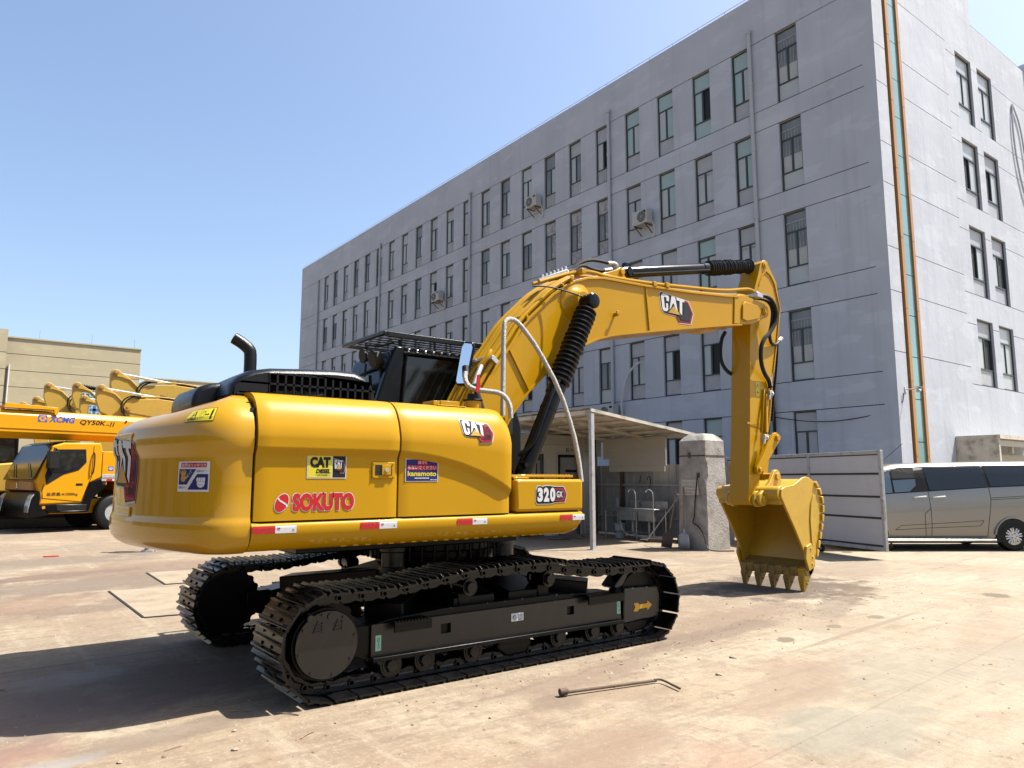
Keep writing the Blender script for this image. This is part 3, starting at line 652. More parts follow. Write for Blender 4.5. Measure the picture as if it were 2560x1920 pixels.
# ------------------------------------------------------------------ beige buildings far left
def beige(name, x0, x1, y0, y1, z, step, label, wing=None):
    e = tag(empty(name, (x0, y0, 0)), label, 'building')
    m = MB(); zs_ = [0]; k = .9
    while k < z: zs_ += [k, k + .05]; k += step
    zs_.append(z)
    dep = lambda a, q: .05 if any(abs(q - (.925 + i * step)) < .03 for i in range(40)) else 0
    wall_grid(m, [x0, x1], zs_, dep, lambda a, q, d: (a, y0 + d, q), 0, 1)
    wall_grid(m, [y0, y1], zs_, dep, lambda a, q, d: (x0 + d, a, q), 0, 1)
    m.add([(x0, y0, z), (x1, y0, z), (x1, y1, z), (x0, y1, z)], [(0, 1, 2, 3)]); m.add([(x1, y0, 0), (x1, y1, 0), (x1, y1, z), (x1, y0, z)], [(0, 1, 2, 3)])
    if wing: wall_grid(m, [wing[0], wing[1]], zs_[:-1] + [wing[2]], dep, lambda a, q, d: (a, y0 - .6 + d, q), 0, 1); m.box(wing[0], wing[1], y0 - .55, y1, z, wing[2])
    m.build('wall', ['beige_wall', 'groove'], e, smooth=0)
    p = MB(); p.box(x0 - .05, x1 + .05, y0 - .08, y0 + .2, z, z + .12); p.build('coping', 'beige_wall', e, smooth=0)
    return e
b1 = beige('warehouse', -28, 13.06, 75, 95, 13.65, 1.42, 'large windowless beige building at the far left', (-28, 2.7, 14.25))
p = MB(); p.tube([(2.95, 74.9, 0), (2.95, 74.9, 11.3)], .08, 8); p.build('downpipe', 'white', b1)
p = MB()
for x, z in ((12.5, 13.7), (9, 13.7), (5, 13.7), (2.0, 14.3)): p.cyl((x, 75.1, z), (x, 75.1, z + .9), .02, n=5)
p.build('lightning_rod', 'galv', b1)
beige('warehouse', 16.6, 40, 90, 110, 12.9, 1.42, 'low beige building peeking out behind the black engine hood')

# shed added out of view to cut sky light and darken the tail's reflections
e = tag(empty('added_dark_shed', (-24, 0, 0)), 'long dark brown shed added out of view to cut sky light', 'building')
m = MB(); m.box(-34, -24, -45, 48, 0, 5.5); m.build('wall', M['shed'] if 'shed' in M else mat('added_shed_brown', (.10, .07, .045), .8, 0, .3, .3), e, smooth=0)
m = MB(); [m.box(-24.06, -24, -40 + k * 6, -37 + k * 6, .1, 4.2) for k in range(14)]; m.build('added_shutter', mat('added_shed_grey', (.22, .2, .17), .6), e, smooth=0)
m = MB(); m.box(-34.3, -23.6, -45.3, 48.3, 5.5, 5.75); m.build('roof', 'sheet', e, smooth=0)

# ================================================================== EXCAVATOR
EX = tag(empty('excavator', (4.08, 6.77, 0)), 'large freshly painted yellow tracked excavator in the middle of the yard', 'excavator')
CV = 6.77                                    # centre line
YS = 5.37                                    # near side panel plane

# ---- crawler tracks
def track_path():
    P = []
    P += [(2.33, .03)]
    P += arc(2.33, .41, .38, 262, 92, 18)
    P += [(2.58, .787), (2.885, .787), (3.235, .828), (3.55, .863), (3.9, .877), (4.436, .881), (4.65, .86), (4.83, .821), (5.05, .79), (5.26, .777), (5.5, .777)]
    P += arc(5.83, .40, .37, 92, -82, 18)
    P += [(5.83, .03)]
    return P
def resample(P, n):
    Q = P + [P[0]]; L = [0]
    for a, b in zip(Q, Q[1:]): L.append(L[-1] + math.hypot(b[0] - a[0], b[1] - a[1]))
    T = L[-1]; out = []; j = 0
    for i in range(n):
        t = T * (i + .37) / n
        while L[j + 1] < t: j += 1
        k = (t - L[j]) / (L[j + 1] - L[j]); a, b = Q[j], Q[j + 1]
        out.append((a[0] + (b[0] - a[0]) * k, a[1] + (b[1] - a[1]) * k, math.atan2(b[1] - a[1], b[0] - a[0])))
    return out, T
NSH = 48
path, PL = resample(track_path(), NSH); PITCH = PL / NSH
def shoe_mesh():
    # local x along the chain (path runs clockwise seen from the near side), y across, z outwards
    m = MB(); h = PITCH / 2
    prof = [(-h * .92, -.006), (-h * .92, .006), (-h * .86, .010), (-h * .80, .040), (-h * .66, .040), (-h * .58, .010), (-h * .10, .010), (-h * .04, .034), (h * .10, .034), (h * .16, .010), (h * .62, .010), (h * .68, .036), (h * .82, .036), (h * .88, .010), (h * .93, .004), (h * .93, -.006)]
    rows = []
    n = len(prof); W = .30
    for y, k in ((-W, .55), (-W + .035, 1), (W - .035, 1), (W, .55)): rows.append([(x, y, -.006 + (z + .006) * (k if z > .012 else 1)) for x, z in prof])
    m.grid(rows, close=True)
    m.add(rows[0], [list(range(n))]); m.add(rows[-1], [list(reversed(range(n)))])
    for bx, by in ((-.04, -.1), (.05, -.1), (-.04, .1), (.05, .1)): m.cyl((bx, by, .008), (bx, by, .022), .014, n=6)
    # link lugs on the inner side
    for s in (-1, 1):
        m.prism([(-h * 1.15, -.03), (-h * 1.0, -.012), (h * .9, -.012), (h * 1.05, -.05), (h * .8, -.10), (h * .2, -.085), (-h * .3, -.10), (-h * .9, -.10), (-h * 1.2, -.07)], s * .085 - .018, s * .085 + .018, 'xz')
        m.cyl((h * .75, s * .085 - .035, -.055), (h * .75, s * .085 + .035, -.055), .026, n=10)
    m.cyl((h * .75, -.12, -.055), (h * .75, .12, -.055), .017, n=8)
    return m.mesh('shoe', 'track', smooth=30)
SHOE = shoe_mesh()
def roller(name, u, v, z, r, parent, wide=.3, m='track'):
    k = MB(); w = wide / 2
    k.lathe((u, v - w - .03, z), (u, v + w, z), [(0, .045), (.004, .05), (.03, .052), (.03, r * .82), (.036, r * .82), (.036, r), (.075, r), (.085, r * .8), (wide - .025, r * .8), (wide - .015, r), (wide + .024, r), (wide + .024, r * .8), (wide + .03, .05)], 24)
    for q in range(6): k.cyl((u + r * .55 * math.cos(q * 1.047), v - w - .012, z + r * .55 * math.sin(q * 1.047)), (u + r * .55 * math.cos(q * 1.047), v - w + .01, z + r * .55 * math.sin(q * 1.047)), .009, n=6)
    return k.build(name, m, parent)
def make_track(v, side):
    """side -1: the near track, its outer face towards -Y"""
    t = MB()
    o = v + side * .30          # outer edge of the shoes
    s = side
    # track frame girder with its outer face (plate with slots), top slope and end plates
    yo = v + s * .145; yi = v - s * .20
    g = MB()
    g.prism([(2.72, .23), (5.49, .215), (5.49, .505), (5.2, .53), (4.6, .56), (3.4, .56), (2.9, .53), (2.72, .50)], yi, yo - s * .03, 'xz', 0)
    g.prism([(2.50, .30), (2.72, .24), (2.72, .5), (2.50, .50)], v - .12, v + .12, 'xz', 0)
    tr = g.build('track_frame', ['frame', 'plate'], EX, bevel=.008)
    p = MB()                     # outer plate built round its two slots
    slots = [(3.36, 3.46), (4.77, 4.86)]; z0, z1 = .25, .505
    xs = [2.72, 3.36, 3.46, 4.77, 4.86, 5.49]
    ya, yb = sorted((yo - s * .028, yo))
    for i, (a, b) in enumerate(zip(xs, xs[1:])):
        if i in (1, 3): p.box(a, b, ya, yb, z0, .36); p.box(a, b, ya, yb, .44, z1)
        else: p.box(a, b, ya, yb, z0, z1)
    p.build('side_plate', 'plate', tr, smooth=0)
    p = MB(); p.prism([(2.715, .225), (5.495, .21), (5.495, .245), (2.715, .26)], *sorted((yo + s * .004, yo + s * .05)), 'xz'); p.build('lower_flange', 'frame', tr, bevel=.006)
    for a, b in ((2.88, 3.22), (4.98, 5.46)):
        p = MB(); y0, y1 = sorted((yo + s * .002, yo + s * .09)); p.box(a, b, y0, y1, .49, .515)
        for k in range(int((b - a) / .03)): p.box(a + k * .03, a + k * .03 + .014, y0, y1, .515, .528)
        p.box(a, b, *sorted((yo + s * .07, yo + s * .088)), .44, .49); p.build('step', 'frame', tr, smooth=0)
    # front guard box around the idler fork
    p = MB(); y0, y1 = sorted((yo - s * .02, yo + s * .02)); p.prism([(5.51, .205), (6.03, .215), (6.06, .40), (6.03, .53), (5.53, .545)], y0, y1, 'xz'); p.prism([(5.49, .53), (5.58, .56), (5.72, .75), (5.60, .70), (5.45, .56)], v - .1, v + .1, 'xz')
    p.build('idler_guard', 'plate', tr, bevel=.012)
    p = MB(); p.prism([(5.53, .20), (5.95, .20), (5.86, .09), (5.62, .09)], *sorted((v - s * .02, yo - s * .03)), 'xz'); p.build('guide_block', 'frame', tr, bevel=.02)
    # running gear
    for u in (2.90, 3.21, 3.69, 4.66, 5.10, 5.44): roller('bottom_roller', u, v, .175, .095, tr)
    p = MB(); y0, y1 = sorted((yo - s * .11, yo - s * .02)); p.prism([(3.98, .22), (4.34, .22), (4.36, .15), (4.28, .075), (4.06, .075), (3.96, .15)], y0, y1, 'xz'); p.build('track_guard', 'frame', tr, bevel=.02)
    for u in (3.67, 4.565): roller('carrier_roller', u, v, .712, .075, tr, .26)
    for u in (3.67, 4.565):
        p = MB(); p.box(u - .07, u + .07, v - s * .02 - .06, v - s * .02 + .06, .55, .66); p.build('roller_bracket', 'frame', tr, bevel=.01)
    # idler wheel and sprocket with round cover
    p = MB(); p.lathe((5.83, v - .09, .40), (5.83, v + .09, .40), [(0, .05), (0, .29), (.03, .31), (.04, .33), (.14, .33), (.15, .31), (.18, .29), (.18, .05)], 36); p.build('idler', 'frame', tr)
    p = MB(); n = 21
    pts = []
    for i in range(n * 4): q = 2 * math.pi * i / (n * 4); rr_ = (.315, .335, .335, .315)[i % 4]; pts.append((2.33 + rr_ * math.cos(q), .415 + rr_ * math.sin(q)))
    p.prism(pts, v - .035, v + .035, 'xz'); sp_ = p.build('sprocket', 'frame', tr)
    yc = v + s * .22
    p = MB(); p.lathe((2.33, v, .415), (2.33, v + s, .415), [(0, .20), (.10, .23), (.12, .265), (.17, .265), (.17, .26)], 40); p.build('drum', 'frame', sp_)
    p = MB(); p.lathe((2.33, v + s * .17, .415), (2.33, v + s, .415), [(0, .25), (.018, .252), (.03, .246), (.032, .0)], 44)
    for q in range(8): a = R(q * 45 + 12); p.cyl((2.33 + .225 * math.cos(a), v + s * .198, .415 + .225 * math.sin(a)), (2.33 + .225 * math.cos(a), v + s * .212, .415 + .225 * math.sin(a)), .011, n=6)
    for q in (62, 118):
        a = R(q); cx_, cz_ = 2.33 + .17 * math.cos(a), .415 + .17 * math.sin(a)
        for k in range(3): p.beam((cx_ - .03, v + s * .206, cz_ - .05 + k * .025), (cx_ + .03, v + s * .206, cz_ - .045 + k * .025), .008, .006)
        p.beam((cx_ - .035, v + s * .206, cz_ - .055), (cx_ + .0, v + s * .206, cz_ + .03), .008, .006); p.beam((cx_ + .03, v + s * .206, cz_ - .055), (cx_ + .035, v + s * .206, cz_ + .02), .008, .006)
        p.cyl((cx_ - .06, v + s * .2, cz_ + .055), (cx_ - .06, v + s * .212, cz_ + .055), .026, n=16)
    p.build('hub_cover', 'plate', sp_)
    # the chain itself with its shoes
    ch = MB()
    for w in (-.085, .085):
        pts = [(u + math.sin(a) * .055, v + w, z - math.cos(a) * .055) for u, z, a in path]
        ch.tube(pts + pts[:1], .022, 6)
    tk = ch.build('track', 'track', EX)
    for u, z, a in path:
        o_ = bpy.data.objects.new('track_shoe', SHOE); COL.objects.link(o_); o_.parent = tk
        o_.location = (u - 4.08, v - CV, z); o_.rotation_euler = (0, -a, 0)
    return tk, tr

make_track(5.58, -1); make_track(7.96, 1)

# ---- undercarriage centre frame, swing ring
m = MB(); m.lathe((4.08, CV, .42), (4.08, CV, 1), [(0, .4), (0, .62), (.36, .56), (.40, .60), (.46, .60), (.46, .3)], 40)
for sx, sy in ((1, 1), (1, -1), (-1, 1), (-1, -1)):
    m.prism([(CV + sy * .05, .50), (CV + sy * 1.22, .42), (CV + sy * 1.22, .62), (CV + sy * .3, .82), (CV + sy * .05, .84)], 4.08 + sx * .3 - .22, 4.08 + sx * .3 + .22, 'yz')
    m.beam((4.08 + sx * .35, CV + sy * .35, .6), (4.08 + sx * 1.15, CV + sy * 1.12, .5), .34, .26)
m.build('carbody', 'frame', EX, bevel=.012)
m = MB(); m.lathe((4.08, CV, .86), (4.08, CV, 1), [(0, .5), (0, .66), (.05, .68), (.09, .68), (.10, .64), (.17, .64), (.17, .5)], 48)
for k in range(36): a = k * math.pi / 18; m.cyl((4.08 + .70 * math.cos(a), CV + .70 * math.sin(a), .87), (4.08 + .70 * math.cos(a), CV + .70 * math.sin(a), 1.02), .013, n=6)
m.build('swing_ring', 'frame', EX)
for u, v_ in ((3.42, 6.40), (4.72, 6.42)):
    m = MB(); m.box(u - .16, u + .16, v_ - .1, v_ + .1, 1.03, 1.09); m.lathe((u, v_, .82), (u, v_, 2), [(0, .08), (0, .12), (.14, .12), (.14, .135), (.20, .135), (.20, .1)], 18)
    m.build('swing_motor', 'plate', EX, bevel=.006)
# ---- upper frame: dark deck core under the panels
m = MB(); m.box(1.75, 4.9, 5.62, 7.95, 1.14, 1.5); m.box(1.75, 4.05, 5.75, 7.9, 1.5, 2.24); m.box(2.3, 4.6, 6.0, 7.6, 1.03, 1.14)
m.prism([(4.05, 1.4), (4.05, 1.95), (4.35, 2.1), (4.85, 1.75), (4.85, 1.4)], 6.38, 6.44, 'xz'); m.prism([(4.05, 1.4), (4.05, 1.95), (4.35, 2.1), (4.85, 1.75), (4.85, 1.4)], 7.08, 7.14, 'xz')
m.build('main_frame', 'frame', EX, bevel=.01)

# ---- counterweight: plan outline (arc of radius 2.83 about the slew centre with rounded corners) swept through a profile
def cw_outline():
    C, Rr, r, hw = 3.89, 2.83, .34, 1.40
    fu = C - math.sqrt((Rr - r) ** 2 - (hw - r) ** 2)
    ang = math.degrees(math.asin((hw - r) / (Rr - r)))
    P = [(1.715, CV - hw)]
    P += [(fu + r * math.cos(R(a)), CV - hw + r + r * math.sin(R(a))) for a in [270 - (90 - ang) * k / 10 for k in range(11)]]
    P += [(C + Rr * math.cos(R(a)), CV + Rr * math.sin(R(a))) for a in [180 + ang - 2 * ang * k / 28 for k in range(1, 28)]]
    P += [(q[0], 2 * CV - q[1]) for q in reversed(P[:12])]
    return P
CWO = cw_outline()
def cw_normals():
    N = []
    for i, p in enumerate(CWO):
        a = CWO[max(0, i - 1)]; b = CWO[min(len(CWO) - 1, i + 1)]; d = Vector((b[0] - a[0], b[1] - a[1])).normalized(); N.append(Vector((d.y, -d.x)) * -1)
    N[0] = Vector((0, -1)); N[-1] = Vector((0, 1)); return [n if n.dot(Vector(p) - Vector((3.0, CV))) > 0 else -n for n, p in zip(N, CWO)]
CWN = cw_normals()
CWP = [(1.10, .40), (1.103, .24), (1.112, .15), (1.13, .085), (1.16, .04), (1.20, .012), (1.25, 0), (1.32, 0), (1.345, .004), (1.362, .012), (1.385, .016), (1.60, .018), (1.80, .018), (1.822, .016), (1.838, .010), (1.852, .002), (1.88, -.006), (1.95, -.012), (2.03, 0), (2.10, .028), (2.16, .075), (2.21, .13), (2.25, .20), (2.275, .28), (2.29, .38), (2.297, .52)]
cwl = [0]
for a, b in zip(CWO, CWO[1:]): cwl.append(cwl[-1] + math.hypot(b[0] - a[0], b[1] - a[1]))
def cw_z(s, z):                            # the shoulder sinks gently towards the tail
    t = max(0, min(1, (s - .1) / 1.1)); return z if z < 2.0 else z - (z - 2.0) * .36 * t * t * (3 - 2 * t)
m = MB(); rows = []
for z, d in CWP:
    row = []
    for i, (p, n) in enumerate(zip(CWO, CWN)):
        tz = cw_z(min(cwl[i], cwl[-1] - cwl[i]), z)
        row.append((p[0] - n.x * d, p[1] - n.y * d, tz))
    rows.append(row)
m.grid(rows)
top = rows[-1]; m.add(top, [list(range(len(top)))])
m.add(rows[0], [list(reversed(range(len(top))))])
nn_ = len(rows); m.add([r[0] for r in rows] + [r[-1] for r in rows], [list(range(nn_)) + [nn_ + i for i in reversed(range(nn_))]])
CW = m.build('counterweight', 'tail', EX, smooth=50, recalc=True)
cwlen = [0]
for a, b in zip(CWO, CWO[1:]): cwlen.append(cwlen[-1] + math.hypot(b[0] - a[0], b[1] - a[1]))
def cw_surf(s, z, o):                      # s measured backwards along the outline from the near seam
    s = max(0, min(cwlen[-1] - 1e-6, s)); i = 0
    while cwlen[i + 1] < s: i += 1
    k = (s - cwlen[i]) / (cwlen[i + 1] - cwlen[i]); p = Vector(CWO[i]).lerp(Vector(CWO[i + 1]), k); n = CWN[i].lerp(CWN[i + 1], k).normalized()
    d = .018
    for (z0, d0), (z1, d1) in zip(CWP, CWP[1:]):
        if z0 <= z <= z1: d = d0 + (d1 - d0) * (z - z0) / (z1 - z0)
    q = p + n * (o - d); return (q.x, q.y, cw_z(min(s, cwlen[-1] - s), z))
CWMID = cwlen[-1] / 2
for s0, s1, z0, z1 in ((CWMID - .42, CWMID + .02, 1.925, 2.0), (CWMID - .42, CWMID + .02, 1.37, 1.43)):
    m = MB(); m.grid([[cw_surf(s0 + (s1 - s0) * k / 8, z, .004) for k in range(9)] for z in (z0, z1)])
    for z in (z0, z1): m.tube([cw_surf(s0 + (s1 - s0) * k / 8, z, .006) for k in range(9)], .007, 6)
    m.tube([cw_surf(s0, z, .006) for z in (z0, z1)], .007, 6)
    m.build('lifting_recess', 'tail', CW)

# ---- side panels
UP = [(1.98, 5.328), (2.05, 5.345), (2.12, 5.368), (2.18, 5.398), (2.225, 5.43), (2.26, 5.47), (2.285, 5.515), (2.30, 5.57), (2.308, 5.65), (2.31, 5.80)]
def yprof(u, z, crease):
    c1 = crease(u)                            # crest of the overhang; lower panel starts .06 below
    drop = 0.0
    if z <= c1 - .06: return YS
    if z <= c1: return YS - .036 * (z - c1 + .06) / .06
    if z <= 1.98: return 5.334 + (5.328 - 5.334) * (z - c1) / max(.01, 1.98 - c1)
    for (z0, a), (z1, b) in zip(UP, UP[1:]):
        if z <= z1: return a + (b - a) * (z - z0) / (z1 - z0)
    return UP[-1][1]
flat = lambda u: 1.878
def drop2(u):
    K = [(2.90, 1.876), (3.1, 1.862), (3.294, 1.832), (3.5, 1.785), (3.693, 1.722), (3.9, 1.630), (4.10, 1.520)]
    if u <= K[0][0]: return K[0][1]
    for (a, p), (b, q) in zip(K, K[1:]):
        if u <= b: return p + (q - p) * (u - a) / (b - a)
    return K[-1][1]
def panel(name, u0, u1, crease, front_round=0):
    m = MB(); n = 22; cols = []
    for i in range(n + 1):
        u = u0 + (u1 - u0) * i / n; c = crease(u)
        zs_ = [1.345, 1.36, c - .30, c - .075, c - .06, c - .045, c - .012, c, c + .012] + [c + (1.98 - c) * k for k in (.35, .7)] + [z for z, _ in UP]
        zs_[2] = max(1.38, zs_[2])
        edge = min(u - u0, u1 - u)
        inn = .012 * max(0, 1 - edge / .012) if edge < .012 else 0
        fr = 0
        if front_round and u > u1 - front_round: t = (u - (u1 - front_round)) / front_round; fr = (1 - math.sqrt(max(0, 1 - t * t)))
        col = []
        for z in zs_:
            y = yprof(u, z, crease) + inn + fr * .10
            zz_ = z - (fr * .30 * max(0, (z - 1.95) / .36) if front_round else 0)
            col.append((u, y, zz_))
        cols.append(col)
    m.grid(cols)
    for c in (cols[0], cols[-1]): m.add(c + [(c[0][0], 5.8, c[0][2])], [list(range(len(c) + 1))])
    m.add([cols[0][0], cols[-1][0], (u1, 5.6, 1.345), (u0, 5.6, 1.345)], [(0, 1, 2, 3)])
    return m.build(name, 'yellow', EX, smooth=38)
ED = panel('engine_door', 1.735, 2.888, flat)
PD = panel('pump_door', 2.906, 4.095, drop2, .14)
m = MB(); m.box(1.69, 4.08, 5.50, 5.78, 1.335, 2.22); m.box(2.86, 2.94, 5.415, 5.5, 1.335, 2.16); m.box(1.702, 1.75, 5.425, 5.5, 1.19, 2.17); m.build('panel_backing', 'cavity', EX, smooth=0)
# far side bodywork
m = MB(); m.prism([(8.17, 1.13), (8.17, 1.95), (8.10, 2.2), (7.95, 2.29), (7.8, 2.3), (7.8, 1.13)], 1.735, 3.7, 'yz'); m.build('far_side_door', 'yellow', EX, bevel=.02)
m = MB(); m.box(1.8, 4.02, 5.7, 7.9, 2.25, 2.292); m.build('top_deck', 'yellow', EX, bevel=.006)
# door recess with its latch
e = MB(); e.box(2.655, 2.855, YS - .012, YS + .002, 1.655, 1.785)
H = e.build('door_latch', 'yellow', ED, bevel=.005)
e = MB(); e.box(2.68, 2.83, YS - .0135, YS - .0125, 1.68, 1.763); e.build('latch_recess', 'plate', H, smooth=0)
e = MB(); e.box(2.735, 2.815, YS - .026, YS - .0145, 1.683, 1.762)
for a in (2.668, 2.842):
    for b_ in (1.668, 1.773): e.cyl((a, YS - .012, b_), (a, YS - .017, b_), .006, n=8)
e.build('latch_paddle', 'yellow', H, bevel=.004)
e = MB(); e.cyl((2.775, YS - .026, 1.722), (2.775, YS - .032, 1.722), .017, n=18); e.cyl((2.775, YS - .032, 1.722), (2.775, YS - .034, 1.722), .009, n=12); e.build('lock', 'steel', H)

# ---- lower side skirt, front toolbox
SK = [(1.128, 5.62), (1.118, 5.56), (1.122, 5.50), (1.14, 5.445), (1.17, 5.405), (1.21, 5.375), (1.25, 5.36), (1.30, 5.358), (1.318, 5.362), (1.330, 5.378), (1.336, 5.41), (1.336, 5.60)]
m = MB(); cols = []
for i in range(41):
    u = 1.722 + (4.972 - 1.722) * i / 40; t = max(0, (u - 4.80) / .172); q = 1 - math.sqrt(max(0, 1 - t * t))
    cols.append([(u, y + .06 * q * (1 if z > 1.2 else .3), z + (.13 * q * max(0, (1.32 - z) / .2))) for z, y in SK])
m.grid(cols)
for c in (cols[0], cols[-1]): m.add(c, [list(range(len(c)))])
for k in range(20): m.box(2.45 + k * .105, 2.45 + k * .105 + .045, 5.458, 5.48, 1.126, 1.136)
SKIRT = m.build('side_skirt', 'yellow', EX, smooth=45)
m = MB(); m.box(4.115, 4.945, 5.375, 6.05, 1.348, 1.648); TB = m.build('toolbox', 'yellow', EX, bevel=.028, seg=3)
m = MB(); m.box(4.10, 4.94, 5.45, 6.05, 1.3, 1.352); m.build('toolbox_base', 'frame', EX, smooth=0)
m = MB(); m.box(4.10, 4.86, 5.43, 6.0, 1.665, 1.688)
for k in range(14):
    for j in range(5): m.cyl((4.36 + k * .036, 5.46 + j * .1, 1.688), (4.36 + k * .036, 5.46 + j * .1, 1.696), .009, n=8)
m.box(4.12, 4.3, 5.425, 5.45, 1.652, 1.668); m.build('step_plate', 'yellow', TB, bevel=.004)
m = MB(); m.box(3.40, 3.60, 5.55, 5.75, 2.30, 2.345); m.box(3.33, 3.40, 5.555, 5.745, 2.30, 2.34); m.box(3.36, 3.66, 5.53, 5.77, 2.296, 2.303); m.build('hinge_box', 'yellow', EX, bevel=.006)
m = MB(); m.cyl((3.86, 5.72, 2.2), (3.86, 5.72, 2.38), .085, .082, 24); FN = m.build('filler_neck', 'yellow', EX, bevel=.004)
m = MB(); m.cyl((3.86, 5.72, 2.38), (3.86, 5.72, 2.395), .095, n=24); m.cyl((3.86, 5.72, 2.395), (3.86, 5.72, 2.45), .055, .05, 16); m.build('filler_cap', 'rubber', FN, bevel=.004)
m = MB(); m.prism([(3.83, 2.46), (3.845, 2.62), (3.87, 2.63), (3.88, 2.52), (3.86, 2.45)], 5.62, 5.63, 'xz'); m.build('red_ribbon', 'red', FN, smooth=0)

# ---- black engine hood with its punched side, exhaust, lower cover
HY = 5.74
HP = [(1.62, 2.295), (1.64, 2.38), (1.70, 2.45), (1.80, 2.505), (1.95, 2.535), (2.2, 2.553), (2.5, 2.570), (2.68, 2.565), (2.78, 2.53), (2.84, 2.46), (2.87, 2.38), (2.88, 2.30)]
m = MB(); rows = []
sec = [(0.0, 1.0)]
def hood_row(y, k): return [(u + (2.2 - u) * (.0 if k > .99 else (1 - k) * .25), y, 2.295 + (z - 2.295) * k) for u, z in HP]
for y, k in ((HY + .002, .80), (HY + .012, .87), (HY + .035, .94), (HY + .075, .985), (HY + .13, 1.0), (6.30, 1.0), (6.42, .9)): rows.append(hood_row(y, k))
m.grid(rows); m.add(rows[-1], [list(range(len(HP)))])
HOOD = m.build('engine_hood', 'hood', EX, smooth=50)
# punched face: bars between two rows of square holes
def hz(u):
    r = rows[0]
    for a, b in zip(r, r[1:]):
        if a[0] <= u <= b[0]: return a[2] + (b[2] - a[2]) * (u - a[0]) / (b[0] - a[0])
    return 2.3
m = MB(); u0, u1, nx = 1.93, 2.80, 13; pw = (u1 - u0) / nx
zr = [(2.325, 2.392), (2.408, 2.478)]
for i in range(nx + 1): u = u0 + i * pw; m.box(u - .008, u + .008, HY - .002, HY + .012, 2.32, min(2.484, hz(u)))
for a, b in ((2.296, 2.325), (2.392, 2.408)): m.box(1.7, 2.85, HY - .002, HY + .012, a, b)
left = [(1.66, 2.296), (u0, 2.296), (u0, 2.49)] + [p for p in [(r[0], r[2]) for r in reversed(rows[0])] if p[0] < u0 and p[1] > 2.3]
m.prism(left, HY - .002, HY + .01, 'xz')
right = [(u1, 2.296), (2.86, 2.296)] + [(r[0], r[2]) for r in reversed(rows[0]) if r[0] > u1 and r[2] > 2.3] + [(u1, hz(u1))]
m.prism(right, HY - .002, HY + .01, 'xz')
topb = [(u0, 2.478)] + [(u1, 2.478)] + [(u1, hz(u1))] + [(r[0], r[2]) for r in reversed(rows[0]) if u0 < r[0] < u1] + [(u0, hz(u0))]
m.prism(topb, HY - .002, HY + .01, 'xz')
m.build('hood_grille', 'hood', HOOD)
m = MB(); m.tube([(1.68, HY - .004, 2.302), (2.87, HY - .004, 2.312)], .012, 8); m.build('hood_seal', 'black', HOOD)
m = MB()
for k in range(5): m.tube([(1.95 + k * .06, HY + .12, 2.32 + .0 * k), (2.15 + k * .08, HY + .2, 2.37)], .018, 6)
for k in range(4): m.beam((1.95, HY + .25 + k * .1, 2.35), (2.4, HY + .3 + k * .1, 2.36), .03, .02)
m.build('engine_pipes', 'steel', HOOD)
m = MB(); m.prism([(1.45, 2.2), (1.46, 2.32), (1.51, 2.385), (1.60, 2.42), (1.78, 2.44), (1.78, 2.2)], 6.12, 6.86, 'xz'); m.build('rear_cover', 'hood', EX, bevel=.04, seg=3)
m = MB(); m.prism([(1.80, 2.25), (1.80, 2.40), (1.88, 2.46), (2.6, 2.47), (2.7, 2.25)], 6.5, 7.4, 'xz'); m.build('filter_cover', 'hood', EX, bevel=.03, seg=3)
m = MB(); m.tube([(1.955, 6.32, 2.5), (1.955, 6.32, 2.72), (1.94, 6.32, 2.76), (1.885, 6.34, 2.81), (1.82, 6.36, 2.85)], .052, 18, 2)
m.build('exhaust_pipe', 'hood', EX)
m = MB(); m.cyl((1.826, 6.358, 2.847), (1.8165, 6.361, 2.8525), .045, .045, 18); m.build('exhaust_bore', 'cavity', EX, smooth=0)

# ---- cab
CABY = 7.2
m = MB()
side = [(3.60, 1.4), (3.58, 2.30), (3.78, 3.02), (3.84, 3.10), (3.95, 3.13), (5.15, 3.13), (5.32, 3.05), (5.62, 2.3), (5.62, 1.4)]
m.prism(side, CABY + .02, CABY + 1.04, 'xz'); CAB = m.build('cab', 'black', EX, bevel=.035, seg=3)
m = MB(); m.prism([(3.57, 2.2), (3.575, 2.5), (3.76, 3.06), (3.80, 3.115), (3.91, 3.12), (3.905, 3.05), (3.865, 2.5), (3.85, 2.2)], CABY - .05, CABY + .03, 'xz'); m.build('corner_pillar', 'black', CAB, bevel=.02, seg=3)
m = MB(); m.prism([(3.915, 2.2), (3.925, 2.5), (3.965, 3.02), (5.2, 3.02), (5.45, 2.4), (5.45, 2.2)], CABY - .005, CABY + .012, 'xz'); m.build('side_window', 'cabglass', CAB, smooth=0)
m = MB(); m.tube([(3.90, CABY - .012, 3.055), (5.3, CABY - .012, 3.055)], .028, 8); m.build('window_seal', 'black', CAB)
m = MB(); m.tube([(3.905, CABY - .008, 2.25), (3.912, CABY - .008, 2.5), (3.955, CABY - .008, 3.03)], .010, 6); m.build('window_trim', 'rubber', CAB)
m = MB(); m.prism([(7.35, 2.32), (8.1, 2.32), (8.1, 2.74), (7.42, 2.80)], 3.60, 3.64, 'yz'); m.build('rear_window', 'glass', CAB, smooth=0)
m = MB(); m.tube([(3.70, 7.32, 2.3), (3.72, 7.35, 2.86), (3.73, 7.42, 2.92), (3.74, 8.2, 2.84)], .014, 6, 1); m.build('rear_gasket', 'rubber', CAB)
